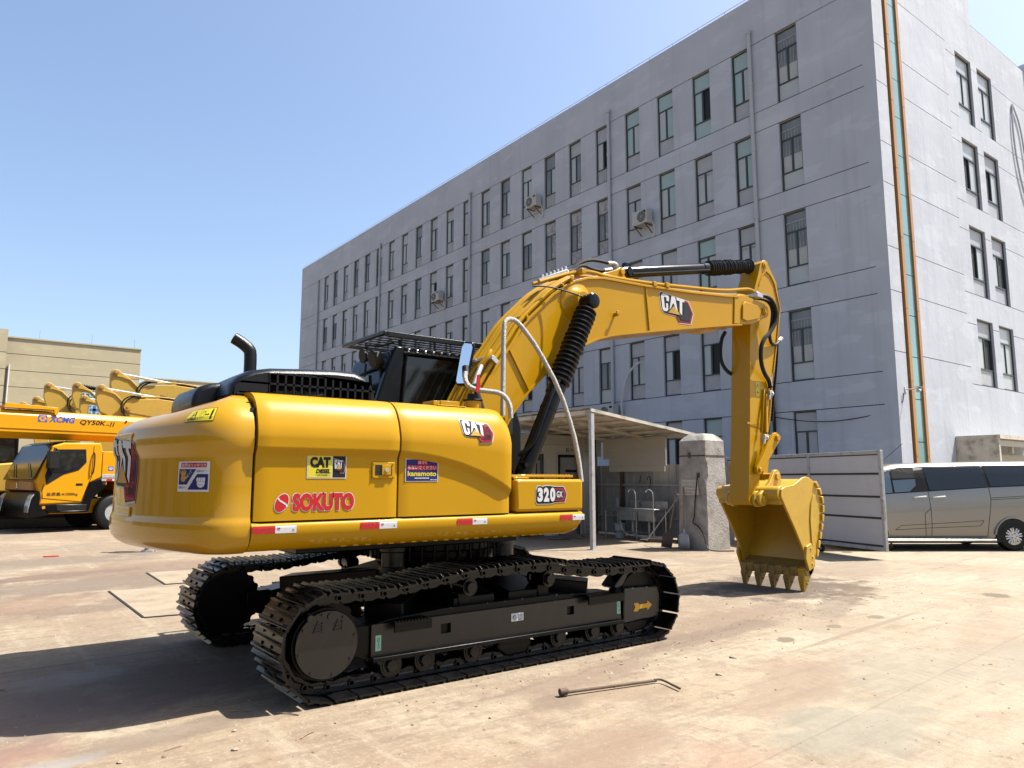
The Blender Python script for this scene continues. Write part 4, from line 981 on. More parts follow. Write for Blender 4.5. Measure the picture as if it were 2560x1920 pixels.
# roof guard of slatted plate over the cab with its posts, lamps behind the cab
m = MB()
m.box(3.54, 3.59, 6.95, 8.02, 3.19, 3.225); m.box(5.2, 5.25, 6.95, 8.02, 3.19, 3.225); m.box(3.59, 5.2, 6.95, 7.0, 3.17, 3.225); m.box(3.59, 5.2, 7.97, 8.02, 3.19, 3.225)
RG = m.build('roof_guard', 'hood', CAB, bevel=.005)
m = MB()
for j in range(7):
    for i in range(15):
        u = 3.62 + i * .108 + (j % 2) * .05; v_ = 7.03 + j * .13
        m.add([(u - .05, v_, 3.185), (u + .05, v_, 3.205), (u + .05, v_ + .085, 3.205), (u - .05, v_ + .085, 3.185)], [(0, 1, 2, 3)])
    m.box(3.59, 5.2, 7.015 + j * .13 - .01, 7.015 + j * .13 + .01, 3.18, 3.19)
m.build('guard_slats', 'hood', RG, smooth=0)
m = MB()
for u, v_ in ((3.88, 7.22), (5.0, 7.22), (3.88, 8.12), (5.0, 8.12)): m.box(u - .015, u + .015, v_ - .015, v_ + .015, 3.1, 3.19)
m.build('guard_post', 'hood', RG, smooth=0)
m = MB(); m.lathe((3.70, 7.62, 3.06), (3.52, 7.62, 3.03), [(0, .03), (.02, .06), (.07, .085), (.09, .085), (.09, .07)], 18); m.cyl((3.66, 7.62, 3.1), (3.66, 7.62, 3.2), .015, n=8); m.build('work_lamp', 'cavity', CAB)
m = MB(); m.lathe((3.72, 7.36, 3.0), (3.6, 7.36, 2.96), [(0, .05), (.02, .10), (.10, .11), (.12, .09)], 18); m.build('horn', 'cavity', CAB)
m = MB(); m.tube([(3.66, 7.6, 3.05), (3.62, 7.55, 2.85), (3.60, 7.5, 2.6), (3.58, 7.45, 2.36)], .012, 6, 2); m.tube([(3.62, 7.5, 3.15), (3.68, 7.3, 3.12), (3.8, 7.2, 3.16)], .012, 6, 2); m.build('lamp_cable', 'rubber', CAB)

# ---- boom: box section, flanges, stiffeners, end clevis
UPB = [(4.15, 1.75), (4.22, 2.05), (4.42, 2.45), (4.65, 2.82), (4.921, 3.174), (5.033, 3.341), (5.164, 3.485), (5.367, 3.672), (5.52, 3.815), (5.70, 3.94), (5.88, 4.04), (6.08, 4.11), (6.357, 4.158), (7.133, 4.184), (8.112, 4.244), (8.872, 4.312), (9.15, 4.345)]
LOB = [(4.42, 1.62), (4.62, 1.95), (4.903, 2.379), (5.127, 2.639), (5.432, 2.917), (5.70, 3.115), (5.932, 3.251), (6.237, 3.385), (6.45, 3.45), (6.662, 3.496), (7.015, 3.563), (7.811, 3.71), (9.0, 3.92), (9.20, 3.945)]
BY0, BY1 = 6.5, 7.04
m = MB(); poly = LOB + [(9.45, 4.0), (9.45, 4.33)] + list(reversed(UPB))
m.prism(LOB + list(reversed(UPB)), BY0, BY1, 'xz'); BOOM = m.build('boom', 'yellow', EX, smooth=15)
def strip(pts, w, y0, y1, side):
    k = MB(); out = []
    for i, p in enumerate(pts):
        a = pts[max(0, i - 1)]; b = pts[min(len(pts) - 1, i + 1)]; l = math.hypot(b[0] - a[0], b[1] - a[1]); n = (-(b[1] - a[1]) / l * side, (b[0] - a[0]) / l * side)
        out.append((p[0] + n[0] * w, p[1] + n[1] * w))
    rows = [[(p[0], y, p[1]) for p in q] for q, y in ((pts, y0), (out, y0), (out, y1), (pts, y1))]
    rows.append(rows[0]); k.grid(rows)
    for i in (0, -1): k.add([r[i] for r in rows[:4]], [(0, 1, 2, 3)])
    return k
strip(UPB[2:], .028, BY0 - .028, BY1 + .028, 1).build('top_flange', 'yellow', BOOM, smooth=30, bevel=.004)
strip(LOB[1:], .024, BY0 - .028, BY1 + .028, -1).build('bottom_flange', 'yellow', BOOM, smooth=30, bevel=.004)
m = MB(); m.beam((4.87, BY0 - .004, 3.10), (5.15, BY0 - .004, 2.655), .012, .03, (0, 1, 0)); m.build('weld_seam', 'yellow', BOOM)
m = MB(); m.beam((7.137, BY0 - .003, 4.18), (7.193, BY0 - .003, 3.60), .010, .03, (0, 1, 0)); m.build('weld_seam', 'yellow', BOOM)
m = MB(); m.lathe((5.90, BY0 + .02, 3.80), (5.90, BY0 - 1, 3.80), [(0, .27), (.03, .25), (.045, .18), (.07, .14), (.12, .11), (.16, .10), (.16, .05)], 36); m.build('cylinder_boss', 'yellow', BOOM)
for u, z in ((6.55, 3.72), (6.03, 3.80), (5.78, 4.04)):
    m = MB(); m.box(u - .012, u + .012, BY0 - .07, BY0, z - .02, z + .025); m.box(u - .025, u + .025, BY0 - .075, BY0 - .06, z, z + .05); m.build('hose_clip', 'yellow', BOOM, bevel=.004)
# boom nose: fork plates round the stick pin
for y0, y1 in ((BY0 - .02, BY0 + .065), (BY1 - .065, BY1 + .02)):
    m = MB(); pts = [(9.02, 3.93), (9.2, 3.94), (9.50, 3.985), (9.80, 4.12)] + arc(9.80, 4.23, .11, -70, 80, 6) + [(9.5, 4.38), (9.2, 4.40), (9.06, 4.345)]
    m.prism(pts, y0, y1, 'xz'); m.build('boom_fork', 'yellow', BOOM, bevel=.01)
m = MB(); m.prism([(9.20, 4.02), (9.32, 4.0), (9.62, 4.08), (9.68, 4.20), (9.60, 4.28), (9.28, 4.30), (9.22, 4.24)], BY0 - .045, BY0 - .02, 'xz'); m.build('fork_doubler', 'yellow', BOOM, bevel=.01)
m = MB(); m.cyl((9.79, BY0 - .05, 4.22), (9.79, BY1 + .05, 4.22), .06, n=24); m.cyl((9.79, BY0 - .062, 4.22), (9.79, BY0 - .05, 4.22), .035, n=16); m.build('pin', 'yellow', BOOM, bevel=.004)
m = MB(); m.box(8.5, 8.75, 6.6, 6.95, 3.80, 3.84); m.build('bump_stop', 'yellow', BOOM, bevel=.01)
# hydraulic tubes over the boom shoulder
TP = []
for i in range(1, 11):
    a, b, c_ = UPB[i - 1], UPB[i], UPB[i + 1]; l = math.hypot(c_[0] - a[0], c_[1] - a[1]); TP.append((b[0] - (c_[1] - a[1]) / l * .075, b[1] + (c_[0] - a[0]) / l * .075))
for k in range(6):
    m = MB(); m.tube([(u, 6.50 + k * .092, z + .012 * (k % 2)) for u, z in TP], .027, 8, 1); m.build('steel_tube', 'yellow', BOOM)
m = MB(); m.beam((4.64, 6.44, 2.95), (4.64, 7.02, 2.95), .10, .05, (.6, 0, .8)); m.build('tube_clamp', 'steel', BOOM, bevel=.004)
for i in (5, 8):
    m = MB(); m.beam((TP[i][0], 6.46, TP[i][1] - .035), (TP[i][0], 7.0, TP[i][1] - .035), .03, .03); m.build('tube_clamp', 'yellow', BOOM, bevel=.004)
for k in range(4): m = MB(); m.cyl((4.62, 6.47 + k * .16, 2.97), (4.60, 6.47 + k * .16, 3.0), .02, n=6); m.build('clamp_bolt', 'steel', BOOM)
m = MB(); m.tube([(5.40, 6.60, 3.99), (5.50, 6.6, 4.03), (5.86, 6.6, 4.17), (6.05, 6.55, 4.22), (6.20, 6.5, 4.225), (6.40, 6.5, 4.205), (7.242, 6.5, 4.25), (8.0, 6.5, 4.32), (8.848, 6.5, 4.40), (9.30, 6.5, 4.50), (9.473, 6.5, 4.53), (9.60, 6.5, 4.50), (9.70, 6.5, 4.46)], .024, 8, 2)
m.tube([(5.40, 6.72, 3.99), (5.6, 6.7, 4.07), (6.1, 6.62, 4.20), (6.5, 6.6, 4.20), (7.5, 6.6, 4.25), (8.85, 6.6, 4.36), (9.35, 6.6, 4.44), (9.6, 6.6, 4.44), (9.72, 6.6, 4.41)], .022, 8, 2)
m.build('steel_tube', 'yellow', BOOM)
m = MB()
for u, z in ((7.30, 4.25), (7.55, 4.275), (6.0, 4.20)): m.box(u - .035, u + .035, 6.46, 6.64, z - .035, z + .03)
m.build('tube_clamp', 'yellow', BOOM, bevel=.008)
m = MB()
for k in range(7): m.cyl((5.45 + k * .062, 6.62, 4.03 + k * .028), (5.47 + k * .062, 6.62, 4.09 + k * .028), .018, n=8)
m.beam((5.40, 6.62, 4.015), (5.86, 6.62, 4.215), .05, .03); m.build('hose_manifold', 'galv', BOOM, bevel=.004)
m = MB(); m.tube([(5.95, 6.75, 4.24), (6.055, 6.8, 4.28), (6.159, 6.8, 4.37), (6.329, 6.8, 4.471), (6.502, 6.8, 4.515), (6.768, 6.8, 4.518)], .024, 8, 2)
m.tube([(5.95, 6.66, 4.22), (6.03, 6.7, 4.26), (6.194, 6.7, 4.374), (6.361, 6.7, 4.34), (6.534, 6.7, 4.346), (6.60, 6.7, 4.37)], .02, 8, 2); m.build('hydraulic_hose', 'rubber', BOOM)
m = MB(); m.tube([(6.75, 6.8, 4.518), (6.86, 6.8, 4.535), (6.92, 6.8, 4.52), (6.95, 6.8, 4.45)], .026, 8, 2); m.build('hose_fitting', 'steel', BOOM)
m = MB(); m.tube([(6.58, 6.7, 4.365), (6.72, 6.7, 4.40)], .024, 8); m.build('hose_fitting', 'steel', BOOM)
m = MB(); m.tube([(5.90, 6.74, 4.20), (6.0, 6.77, 4.26)], .026, 8); m.build('hose_fitting', 'steel', BOOM)
m = MB(); m.tube([(4.42, 6.44, 2.84), (4.52, 6.40, 2.98), (4.56, 6.42, 3.04)], .03, 8, 1); m.build('steel_tube', 'yellow', BOOM)
m = MB(); m.tube([(4.30, 6.36, 2.62), (4.36, 6.38, 2.74), (4.44, 6.42, 2.86)], .026, 8, 1); m.build('hose_fitting', 'galv', BOOM)
m = MB(); m.tube([(4.36, 6.2, 2.20), (4.33, 6.28, 2.45), (4.31, 6.36, 2.64)], .03, 8, 2); m.build('hydraulic_hose', 'rubber', BOOM)
m = MB(); m.tube([(5.2, 6.48, 3.88), (5.40, 6.44, 3.90), (5.62, 6.38, 3.87), (5.80, 6.27, 3.80)], .009, 6, 2); m.build('grease_line', 'rubber', BOOM)

# ---- cylinders
def bellows(mb, p0, p1, r0, r1, n=18, loose=0):
    p0, p1 = Vector(p0), Vector(p1); L_ = (p1 - p0).length; prof = [(0, r0 * .7)]; rr_ = random.Random(5)
    for k in range(n):
        a = L_ * k / n; s = L_ / n; j = 1 + loose * rr_.uniform(-.12, .12)
        prof += [(a + s * .12, r0 * j), (a + s * .42, r1 * j), (a + s * .58, r1 * j * .99), (a + s * .9, r0 * j)]
    prof.append((L_, r0 * .7)); mb.lathe(p0, p1, prof, 22)
def cylinder(name, base, top, split, bell, r, rb, parent, nb=18, loose=0, rod=.045):
    b, t = Vector(base), Vector(top); at = lambda k: b.lerp(t, k)
    L_ = (t - b).length
    m = MB(); m.lathe(at(0), at(1), [(0, r * .8), (.06, r), (L_ * split - .14, r), (L_ * split - .13, r * 1.12), (L_ * split - .02, r * 1.12), (L_ * split, r * .95), (L_ * split, r * .5)], 28)
    o = m.build(name, 'black', parent, smooth=30)
    m = MB(); bellows(m, at(split), at(bell), rb * .78, rb, nb, loose); m.build('rod_boot', 'bellows', o)
    m = MB(); m.cyl(at(split), at(1), rod, n=16); m.build('rod', 'chrome', o)
    return o
bc = cylinder('boom_cylinder', (4.72, 6.27, 1.36), (5.915, 6.27, 3.76), .565, .955, .093, .135, EX, 17, .3)
m = MB(); m.cyl((5.915, 6.20, 3.76), (5.915, 6.46, 3.76), .095, n=26); m.lathe((5.915, 6.20, 3.76), (5.915, 5, 3.76), [(0, .09), (.012, .085), (.02, .05)], 26); m.cyl((5.88, 6.27, 3.69), (5.9, 6.27, 3.74), .07, n=16); m.build('rod_eye', 'black', bc, bevel=.006)
m = MB(); m.tube([(4.80, 6.24, 1.9), (4.93, 6.14, 2.02), (5.0, 6.12, 2.2), (5.16, 6.12, 2.55), (5.32, 6.16, 2.75)], .022, 8, 2); m.box(4.80, 4.86, 6.12, 6.2, 1.78, 1.82); m.build('oil_pipe', 'black', bc)
for k in (.07, .44):
    m = MB(); p = Vector((4.72, 6.27, 1.36)).lerp(Vector((5.915, 6.27, 3.76)), k); q = Vector((4.72, 6.27, 1.36)).lerp(Vector((5.915, 6.27, 3.76)), k + .012); m.cyl(p, q, .098, n=28); m.build('cylinder_band', 'black', bc)
cylinder('boom_cylinder', (4.72, 7.13, 1.36), (5.915, 7.13, 3.76), .565, .955, .072, .075, EX, 17)
ac = cylinder('arm_cylinder', (6.90, CV, 4.40), (9.98, CV, 5.045), .62, .965, .078, .112, EX, 20, .9, .04)
m = MB()
for y0, y1 in ((6.60, 6.66), (6.88, 6.94)): m.prism([(6.14, 4.14), (6.457, 4.275), (6.722, 4.375)] + arc(6.80, 4.36, .06, 110, -30, 5) + [(7.0, 4.17)], y0, y1, 'xz')
m.cyl((6.80, 6.57, 4.35), (6.80, 6.97, 4.35), .04, n=16); m.build('cylinder_bracket', 'yellow', BOOM, bevel=.006)
m = MB(); m.box(7.02, 7.1, CV - .03, CV + .03, 4.51, 4.56); m.cyl((7.06, CV - .09, 4.43), (7.06, CV + .09, 4.43), .06, n=10)
m.tube([(7.1, CV - .085, 4.40), (8.75, CV - .085, 4.745)], .016, 8); m.build('oil_pipe', 'black', ac)

# ---- stick
SY0, SY1 = 6.60, 6.94
m = MB()
ST = [(9.948, 5.05), (9.86, 4.85), (9.757, 4.62), (9.66, 4.40), (9.62, 4.15), (9.591, 3.965), (9.53, 3.254), (9.476, 2.483), (9.42, 1.9), (9.366, 1.33), (9.40, 1.27), (9.50, 1.26), (9.60, 1.33), (9.68, 1.7), (9.8, 2.088), (9.865, 2.316), (10.003, 2.694), (10.15, 3.309), (10.312, 3.921), (10.413, 4.373), (10.344, 4.799), (10.205, 4.975)] + arc(10.06, 5.03, .09, 10, 120, 5)
m.prism(ST, SY0, SY1, 'xz'); STICK = m.build('stick', 'yellow', EX, bevel=.008, smooth=20)
m = MB()
edge = [(10.06, 4.93), (10.17, 4.88), (10.27, 4.76), (10.345, 4.38), (10.25, 3.93), (10.09, 3.33)]
m2 = strip([(9.86, 4.66), (9.99, 4.88), (10.06, 4.93), (10.17, 4.88), (10.27, 4.76), (10.385, 4.38), (10.285, 3.93), (10.12, 3.31)], .02, SY0 - .018, SY0, 1); m2.build('nose_flange', 'yellow', STICK, smooth=30)
m = MB(); m.cyl((10.03, SY0 - .02, 5.03), (10.03, SY1 + .02, 5.03), .055, n=20); m.cyl((10.03, SY0 - .03, 5.03), (10.03, SY0 - .02, 5.03), .03, n=14); m.build('pin', 'yellow', STICK, bevel=.004)
m = MB(); m.box(9.41, 9.80, SY0 - .004, SY0 + .002, 2.47, 2.50); m.beam((9.46, SY0 - .003, 2.47), (9.80, SY0 - .003, 2.42), .012, .012, (0, 1, 0)); m.build('weld_seam', 'yellow', STICK)
m = MB(); m.beam((9.905, SY0 - .01, 2.95), (9.83, SY0 - .03, 2.35), .05, .05, (0, 1, 0)); m.beam((9.84, SY0 - .01, 3.02), (9.68, SY0 - .05, 2.35), .012, .05, (0, 1, 0)); m.build('bracket', 'yellow', STICK, bevel=.006)
m = MB(); m.tube([(10.03, SY0 - .03, 3.15), (10.0, SY0 - .03, 2.9), (9.9, SY0 - .03, 2.45), (9.78, SY0 - .03, 2.2)], .018, 8, 2); m.build('steel_tube', 'yellow', STICK)
m = MB()
for u, v_, z in ((9.97, SY0 - .04, 2.96), (9.71, SY0 - .09, 2.27)):
    m.box(u - .04, u + .05, v_ - .03, v_ + .03, z - .03, z + .045); m.cyl((u - .03, v_ - .01, z - .03), (u - .05, v_ - .01, z - .10), .022, n=8); m.cyl((u + .02, v_ - .05, z), (u + .02, v_ - .02, z), .02, n=6)
m.build('shutoff_valve', 'steel', STICK, bevel=.006)
# hoses over the stick joint
m = MB(); m.tube([(9.66, 6.50, 4.47), (9.85, 6.42, 4.45), (10.0, 6.42, 4.33), (10.03, 6.42, 4.12), (9.88, 6.44, 3.90), (9.72, 6.46, 3.78), (9.64, 6.47, 3.62), (9.68, 6.5, 3.40), (9.82, 6.54, 3.25), (9.96, 6.56, 3.17), (9.99, 6.56, 3.05)], .032, 8, 2)
m.tube([(9.70, 6.58, 4.44), (9.90, 6.48, 4.42), (10.0, 6.46, 4.28), (9.98, 6.48, 4.05), (9.96, 6.52, 3.90), (10.05, 6.56, 3.76), (10.22, 6.58, 3.75), (10.40, 6.62, 3.87)], .026, 8, 2)
m.build('hydraulic_hose', 'rubber', STICK)
m = MB(); m.tube([(9.60, 6.50, 4.50), (9.70, 6.49, 4.465), (9.78, 6.46, 4.46)], .034, 8, 1); m.tube([(9.64, 6.60, 4.46), (9.75, 6.56, 4.44)], .03, 8); m.box(9.58, 9.72, 6.44, 6.62, 4.42, 4.48); m.build('hose_fitting', 'steel', STICK)
m = MB(); m.tube([(9.955, 6.56, 3.20), (9.99, 6.56, 3.08)], .03, 8); m.build('hose_fitting', 'steel', STICK)
m = MB(); m.tube([(10.36, 6.61, 3.84), (10.44, 6.63, 3.90), (10.50, 6.65, 3.90)], .03, 8, 1); m.build('hose_fitting', 'steel', STICK)
m = MB(); m.tube([(9.50, 7.0, 3.94), (9.40, 6.99, 3.84), (9.345, 6.98, 3.70), (9.33, 6.98, 3.53), (9.38, 6.98, 3.40), (9.48, 6.96, 3.30), (9.56, 6.94, 3.27)], .030, 8, 2); m.build('hydraulic_hose', 'rubber', STICK)
# bucket cylinder on the front of the stick
bk = cylinder('bucket_cylinder', (10.42, CV, 3.95), (10.06, CV, 2.27), .62, .93, .075, .09, EX, 10, .3, .04)
m = MB(); m.tube([(10.40, 6.66, 3.82), (10.30, 6.64, 3.4), (10.18, 6.64, 2.9), (10.14, 6.66, 2.55)], .018, 8, 1); m.build('oil_pipe', 'black', bk)
m = MB()
for y0, y1 in ((6.52, 6.575), (6.965, 7.02)):
    pts = arc(10.03, 2.275, .085, -40, 140, 8) + arc(9.555, 1.785, .07, 140, 320, 8)
    m.prism(pts, y0, y1, 'xz')
m.cyl((10.03, 6.48, 2.275), (10.03, 7.06, 2.275), .048, n=18); m.cyl((9.555, 6.49, 1.785), (9.555, 7.05, 1.785), .035, n=18); LK = m.build('tilt_link', 'yellow', EX, bevel=.008)
m = MB(); pts = arc(10.05, 2.27, .07, -10, 170, 8) + arc(9.92, 1.69, .065, 170, 350, 8)
m.prism(pts, 6.68, 6.86, 'xz'); m.build('push_link', 'yellow', LK, bevel=.01)

# ---- bucket
BK0, BK1 = 6.2, 7.34
BO = [(9.58, 1.40), (9.60, 1.50), (9.70, 1.54), (9.907, 1.56), (10.03, 1.61), (10.155, 1.667), (10.25, 1.685), (10.335, 1.676), (10.462, 1.612), (10.57, 1.502), (10.635, 1.373), (10.653, 1.263), (10.63, 1.082), (10.585, 0.92), (10.525, 0.78), (10.471, 0.66), (10.40, 0.48), (10.33, 0.30), (10.27, .235), (10.21, .235), (10.19, .32), (10.144, .499), (10.063, .661), (9.898, .93), (9.706, 1.213)]
m = MB(); m.prism(BO, BK0, BK0 + .035, 'xz'); BU = m.build('bucket', 'bucket', EX, bevel=.006, smooth=20)
m = MB(); m.prism(BO, BK1 - .035, BK1, 'xz'); m.build('side_wall', 'bucket', BU, bevel=.006, smooth=20)
shell = [(9.62, 1.42), (9.68, 1.50), (9.907, 1.535), (10.155, 1.64), (10.335, 1.65), (10.44, 1.59), (10.55, 1.485), (10.612, 1.36), (10.628, 1.255), (10.606, 1.082), (10.56, .925), (10.50, .785), (10.445, .665), (10.375, .485), (10.28, .25)]
m = MB(); inn = []
for i, p in enumerate(shell):
    a = shell[max(0, i - 1)]; b = shell[min(len(shell) - 1, i + 1)]; l = math.hypot(b[0] - a[0], b[1] - a[1]); inn.append((p[0] + (b[1] - a[1]) / l * .03, p[1] - (b[0] - a[0]) / l * .03))
rows = [[(p[0], y, p[1]) for p in q] for q, y in ((shell, BK0 + .035), (shell, BK1 - .035), (inn, BK1 - .035), (inn, BK0 + .035))]; rows.append(rows[0]); m.grid(rows); m.build('back_plate', 'bucket', BU, smooth=30)
m = MB(); m.cyl((9.64, BK0 + .03, 1.44), (9.64, BK1 - .03, 1.44), .105, n=28); m.box(9.60, 9.72, BK0 + .03, BK1 - .03, 1.28, 1.36); m.build('torque_tube', 'bucket', BU, bevel=.006)
for y0, y1 in ((6.46, 6.52), (7.02, 7.08)):
    m = MB(); pts = arc(9.535, 1.356, .105, 110, 300, 9) + [(9.70, 1.38), (10.02, 1.60)] + arc(9.90, 1.69, .10, -10, 130, 8) + [(9.72, 1.60)]
    m.prism(pts, y0, y1, 'xz'); m.build('bucket_ear', 'bucket', BU, bevel=.01)
m = MB(); m.cyl((9.535, 6.43, 1.356), (9.535, 7.11, 1.356), .052, n=20); m.cyl((9.90, 6.43, 1.69), (9.90, 7.11, 1.69), .052, n=20); m.lathe((9.535, 6.54, 1.356), (9.535, 7, 1.356), [(0, .05), (0, .12), (.05, .12), (.05, .05)], 24); m.lathe((9.535, 6.95, 1.356), (9.535, 8, 1.356), [(0, .05), (0, .12), (.05, .12), (.05, .05)], 24); m.build('pin', 'bucket', BU, bevel=.004)
m = MB()
for y0, y1 in ((BK0 - .016, BK0), (BK1, BK1 + .016)):
    strip([(10.40, .56), (10.36, .84), (10.37, 1.10), (10.42, 1.32), (10.44, 1.38)], .03, y0, y1, 1); pts = [(10.45, 1.40), (10.37, 1.25), (10.345, 1.0), (10.36, .76), (10.42, .50), (10.385, .47), (10.30, .72), (10.29, 1.05), (10.33, 1.28), (10.42, 1.42)]
    m.prism(pts, y0, y1, 'xz')
m.build('wear_strip', 'bucket', BU, bevel=.006)
edge = BO[8:17]
L_ = [0]
for a, b in zip(edge, edge[1:]): L_.append(L_[-1] + math.hypot(b[0] - a[0], b[1] - a[1]))
n = 9
for k in range(n):
    def at(t):
        i = 0
        while i < len(L_) - 2 and L_[i + 1] < t: i += 1
        q = (t - L_[i]) / (L_[i + 1] - L_[i]); return edge[i][0] + (edge[i + 1][0] - edge[i][0]) * q, edge[i][1] + (edge[i + 1][1] - edge[i][1]) * q
    a = at(L_[-1] * (k + .08) / n); b = at(L_[-1] * (k + .86) / n)
    for y0 in (BK0 - .03, BK1 - .055): m = MB(); m.beam((a[0], y0 + .04, a[1]), (b[0], y0 + .04, b[1]), .085, .05, (1, 0, .3)); m.build('heel_guard', 'bucket', BU, bevel=.008)
m = MB(); m.prism([(10.10, .31), (10.17, .36), (10.40, .48), (10.33, .27), (10.25, .22), (10.13, .23)], BK0 - .0, BK1, 'xz'); m.build('cutting_edge', 'teeth', BU, bevel=.01)
for y0, y1 in ((BK0 - .04, BK0 - .002), (BK1 + .002, BK1 + .04)):
    m = MB(); m.prism([(10.12, .66), (10.25, .70), (10.33, .58), (10.32, .36), (10.16, .30), (10.08, .49)], y0, y1, 'xz')
    for u, z in ((10.22, .62), (10.26, .50), (10.24, .40)): m.cyl((u, y0 - .012, z), (u, y0, z), .018, n=8)
    m.build('side_cutter', 'bucket', BU, bevel=.008)
for k, v_ in enumerate((6.27, 6.52, 6.77, 7.02, 7.27)):
    m = MB(); w = .055
    m.prism([(10.10, .33), (10.22, .38), (10.33, .33), (10.27, .18), (10.24, .15), (10.11, .16)], v_ - w, v_ + w, 'xz'); t = m.build('tooth_adapter', 'teeth' if 0 < k else 'bucket', BU, bevel=.01)
    m = MB(); a0 = [(10.105, .17), (10.255, .155)]; 
    vs_ = []
    for u, z, hw in ((10.09, .20, .052), (10.27, .185, .052), (10.165, -.0, .024), (10.115, .0, .024)):
        vs_ += [(u, v_ - hw, z), (u, v_ + hw, z)]
    m.add(vs_, [(0, 2, 3, 1), (2, 4, 5, 3), (4, 6, 7, 5), (6, 0, 1, 7), (0, 6, 4, 2), (1, 3, 5, 7)]); m.cyl((10.19, v_ - .06, .115), (10.19, v_ + .06, .115), .016, n=8)
    m.build('tooth', 'teeth' if 0 < k else 'bucket', BU, bevel=.012)
    if k < 4:
        m = MB(); m.prism([(10.09, .34), (10.20, .39), (10.33, .31), (10.26, .21), (10.11, .215)], v_ + .068, v_ + .182, 'xz'); m.build('lip_shroud', 'teeth', BU, bevel=.012)

# ---- wrapped handrails, mirror
m = MB(); m.tube([(4.124, 5.6, 2.25), (4.13, 5.6, 2.8), (4.137, 5.6, 3.12), (4.16, 5.6, 3.185), (4.225, 5.6, 3.205), (4.29, 5.6, 3.19), (4.36, 5.59, 3.13), (4.542, 5.58, 2.94), (4.791, 5.54, 2.54), (4.93, 5.50, 2.13), (4.975, 5.47, 1.85), (4.99, 5.45, 1.62)], .024, 12, 1); m.build('handrail', 'braid', EX)
m = MB(); m.tube([(3.815, 5.78, 2.66), (3.79, 5.75, 2.58), (3.81, 5.72, 2.52), (3.87, 5.68, 2.485), (3.97, 5.62, 2.475), (4.06, 5.56, 2.46), (4.11, 5.52, 2.41), (4.14, 5.5, 2.33), (4.145, 5.5, 2.22)], .024, 12, 1); m.build('mirror_arm', 'braid', EX)
pts = [(-.055, -.20), (-.035, -.225), (.04, -.215), (.06, -.175), (.068, .18), (.05, .22), (-.04, .22), (-.06, .175)]
m = MB(); m.prism(pts, -.03, .03, 'xz'); MI = m.build('mirror', 'black', EX, bevel=.015)
MI.location = Vector((3.862, 5.86, 2.755)) - Vector((4.08, 6.77, 0)); MI.data.transform(Matrix.Translation(Vector((4.08, 6.77, 0)))); MI.rotation_euler = (R(-4), R(9), R(-54))
m = MB(); m.prism([(x * .84, z * .9) for x, z in pts], -.0335, -.031, 'xz'); gl = m.build('mirror_glass', 'mirror', MI, smooth=0); gl.data.transform(Matrix.Translation(Vector((4.08, 6.77, 0))))
m = MB(); m.cyl((3.84, 5.82, 2.72), (3.82, 5.78, 2.62), .035, n=12); m.build('mirror_clamp', 'rubber', EX)

# ---- stickers and lettering
Sd = on_side
hexlogo(0, 0, 1).place(3.50, 1.962, .243, .212).build('logo_sticker', LOGO, PD, lambda s, t, o: (s, yprof(s, t, drop2) - o, t), step=.012, d=.0022, label='brand emblem sticker with CAT lettering')
hexlogo(0, 0, 1).place(7.43, 3.775, .495, .40).build('logo_sticker', LOGO, BOOM, lambda s, t, o: (s, BY0 - o, t), label='large CAT emblem on the boom')
rear = hexlogo(0, 0, 1); rear.items = [([(x if x < 1 else 1 + (x - 1) * .36, y) for x, y in q], f_, m_, l_) for q, f_, m_, l_ in rear.items]
rear.place(0, 1.45, .60, .555).build('logo_sticker', LOGO, CW, lambda s, t, o: cw_surf(CWMID + .15 - s, t, o), step=.022, d=.003, label='large CAT emblem on the rear of the counterweight')
d = Decal(); d.rect(2.118, 1.654, 2.436, 1.845, 0, 1); d.rect(2.126, 1.662, 2.318, 1.837, 1, 2); d.rect(2.324, 1.662, 2.429, 1.837, 2, 2)
d.text('CAT', 2.140, 1.736, 2.304, 1.818, 2, 3, .07); d.text('DIESEL', 2.188, 1.693, 2.304, 1.726, 2, 3, .05, .25); d.text('POWER', 2.205, 1.672, 2.285, 1.686, 2, 3, .015)
d.rect(2.188, 1.678, 2.202, 1.681, 2, 3); d.rect(2.290, 1.678, 2.304, 1.681, 2, 3)
k = hexlogo(2.335, 1.69, .0); lg = hexlogo(0, 0, .066, ).place(2.334, 1.70, 1, 1); lg.items = [([(2.334 + (x - 2.334) * 1.0, 1.69 + (y - 1.70) * 1.75) for x, y in p], f, m_ + 3, l) for p, f, m_, l in lg.items]; d.merge(lg, 2)
d.build('brand_sticker', ['white', 'lemon', 'ink'] + LOGO, ED, Sd(YS), label='yellow and black engine sticker reading CAT DIESEL POWER')
d = Decal()
for st, mi, lift, bo in (('SOKUTO', 1, 1, .078), ('SOKUTO', 0, 2, .06)): d.text(st, 2.015 - (.005 if mi else 0), 1.410 - (.0045 if mi else 0), 2.510 + (.005 if mi else 0), 1.545 + (.0045 if mi else 0), mi, lift, bo)
d.ell(1.935, 1.475, .076, .050, 1, 1, 28, 62); d.ell(1.935, 1.475, .070, .045, 0, 2, 28, 62)
d.line([(1.905, 1.512), (1.918, 1.493), (1.945, 1.478), (1.968, 1.462), (1.975, 1.445)], .012, 1, 3)
d.build('dealer_lettering', ['red', 'white'], ED, Sd(YS), label='red SOKUTO lettering with an oval emblem')
d = Decal(); d.rect(2.958, 1.628, 3.272, 1.818, 0, 1); d.rect(2.965, 1.634, 3.265, 1.811, 1, 2)
d.rect(3.07, 1.770, 3.165, 1.803, 2, 3); d.text('近づく', 3.076, 1.774, 3.158, 1.800, 0, 4, .01); d.rect(2.975, 1.725, 3.255, 1.763, 2, 3); d.text('らないでください', 2.980, 1.729, 3.250, 1.759, 0, 4, .01)
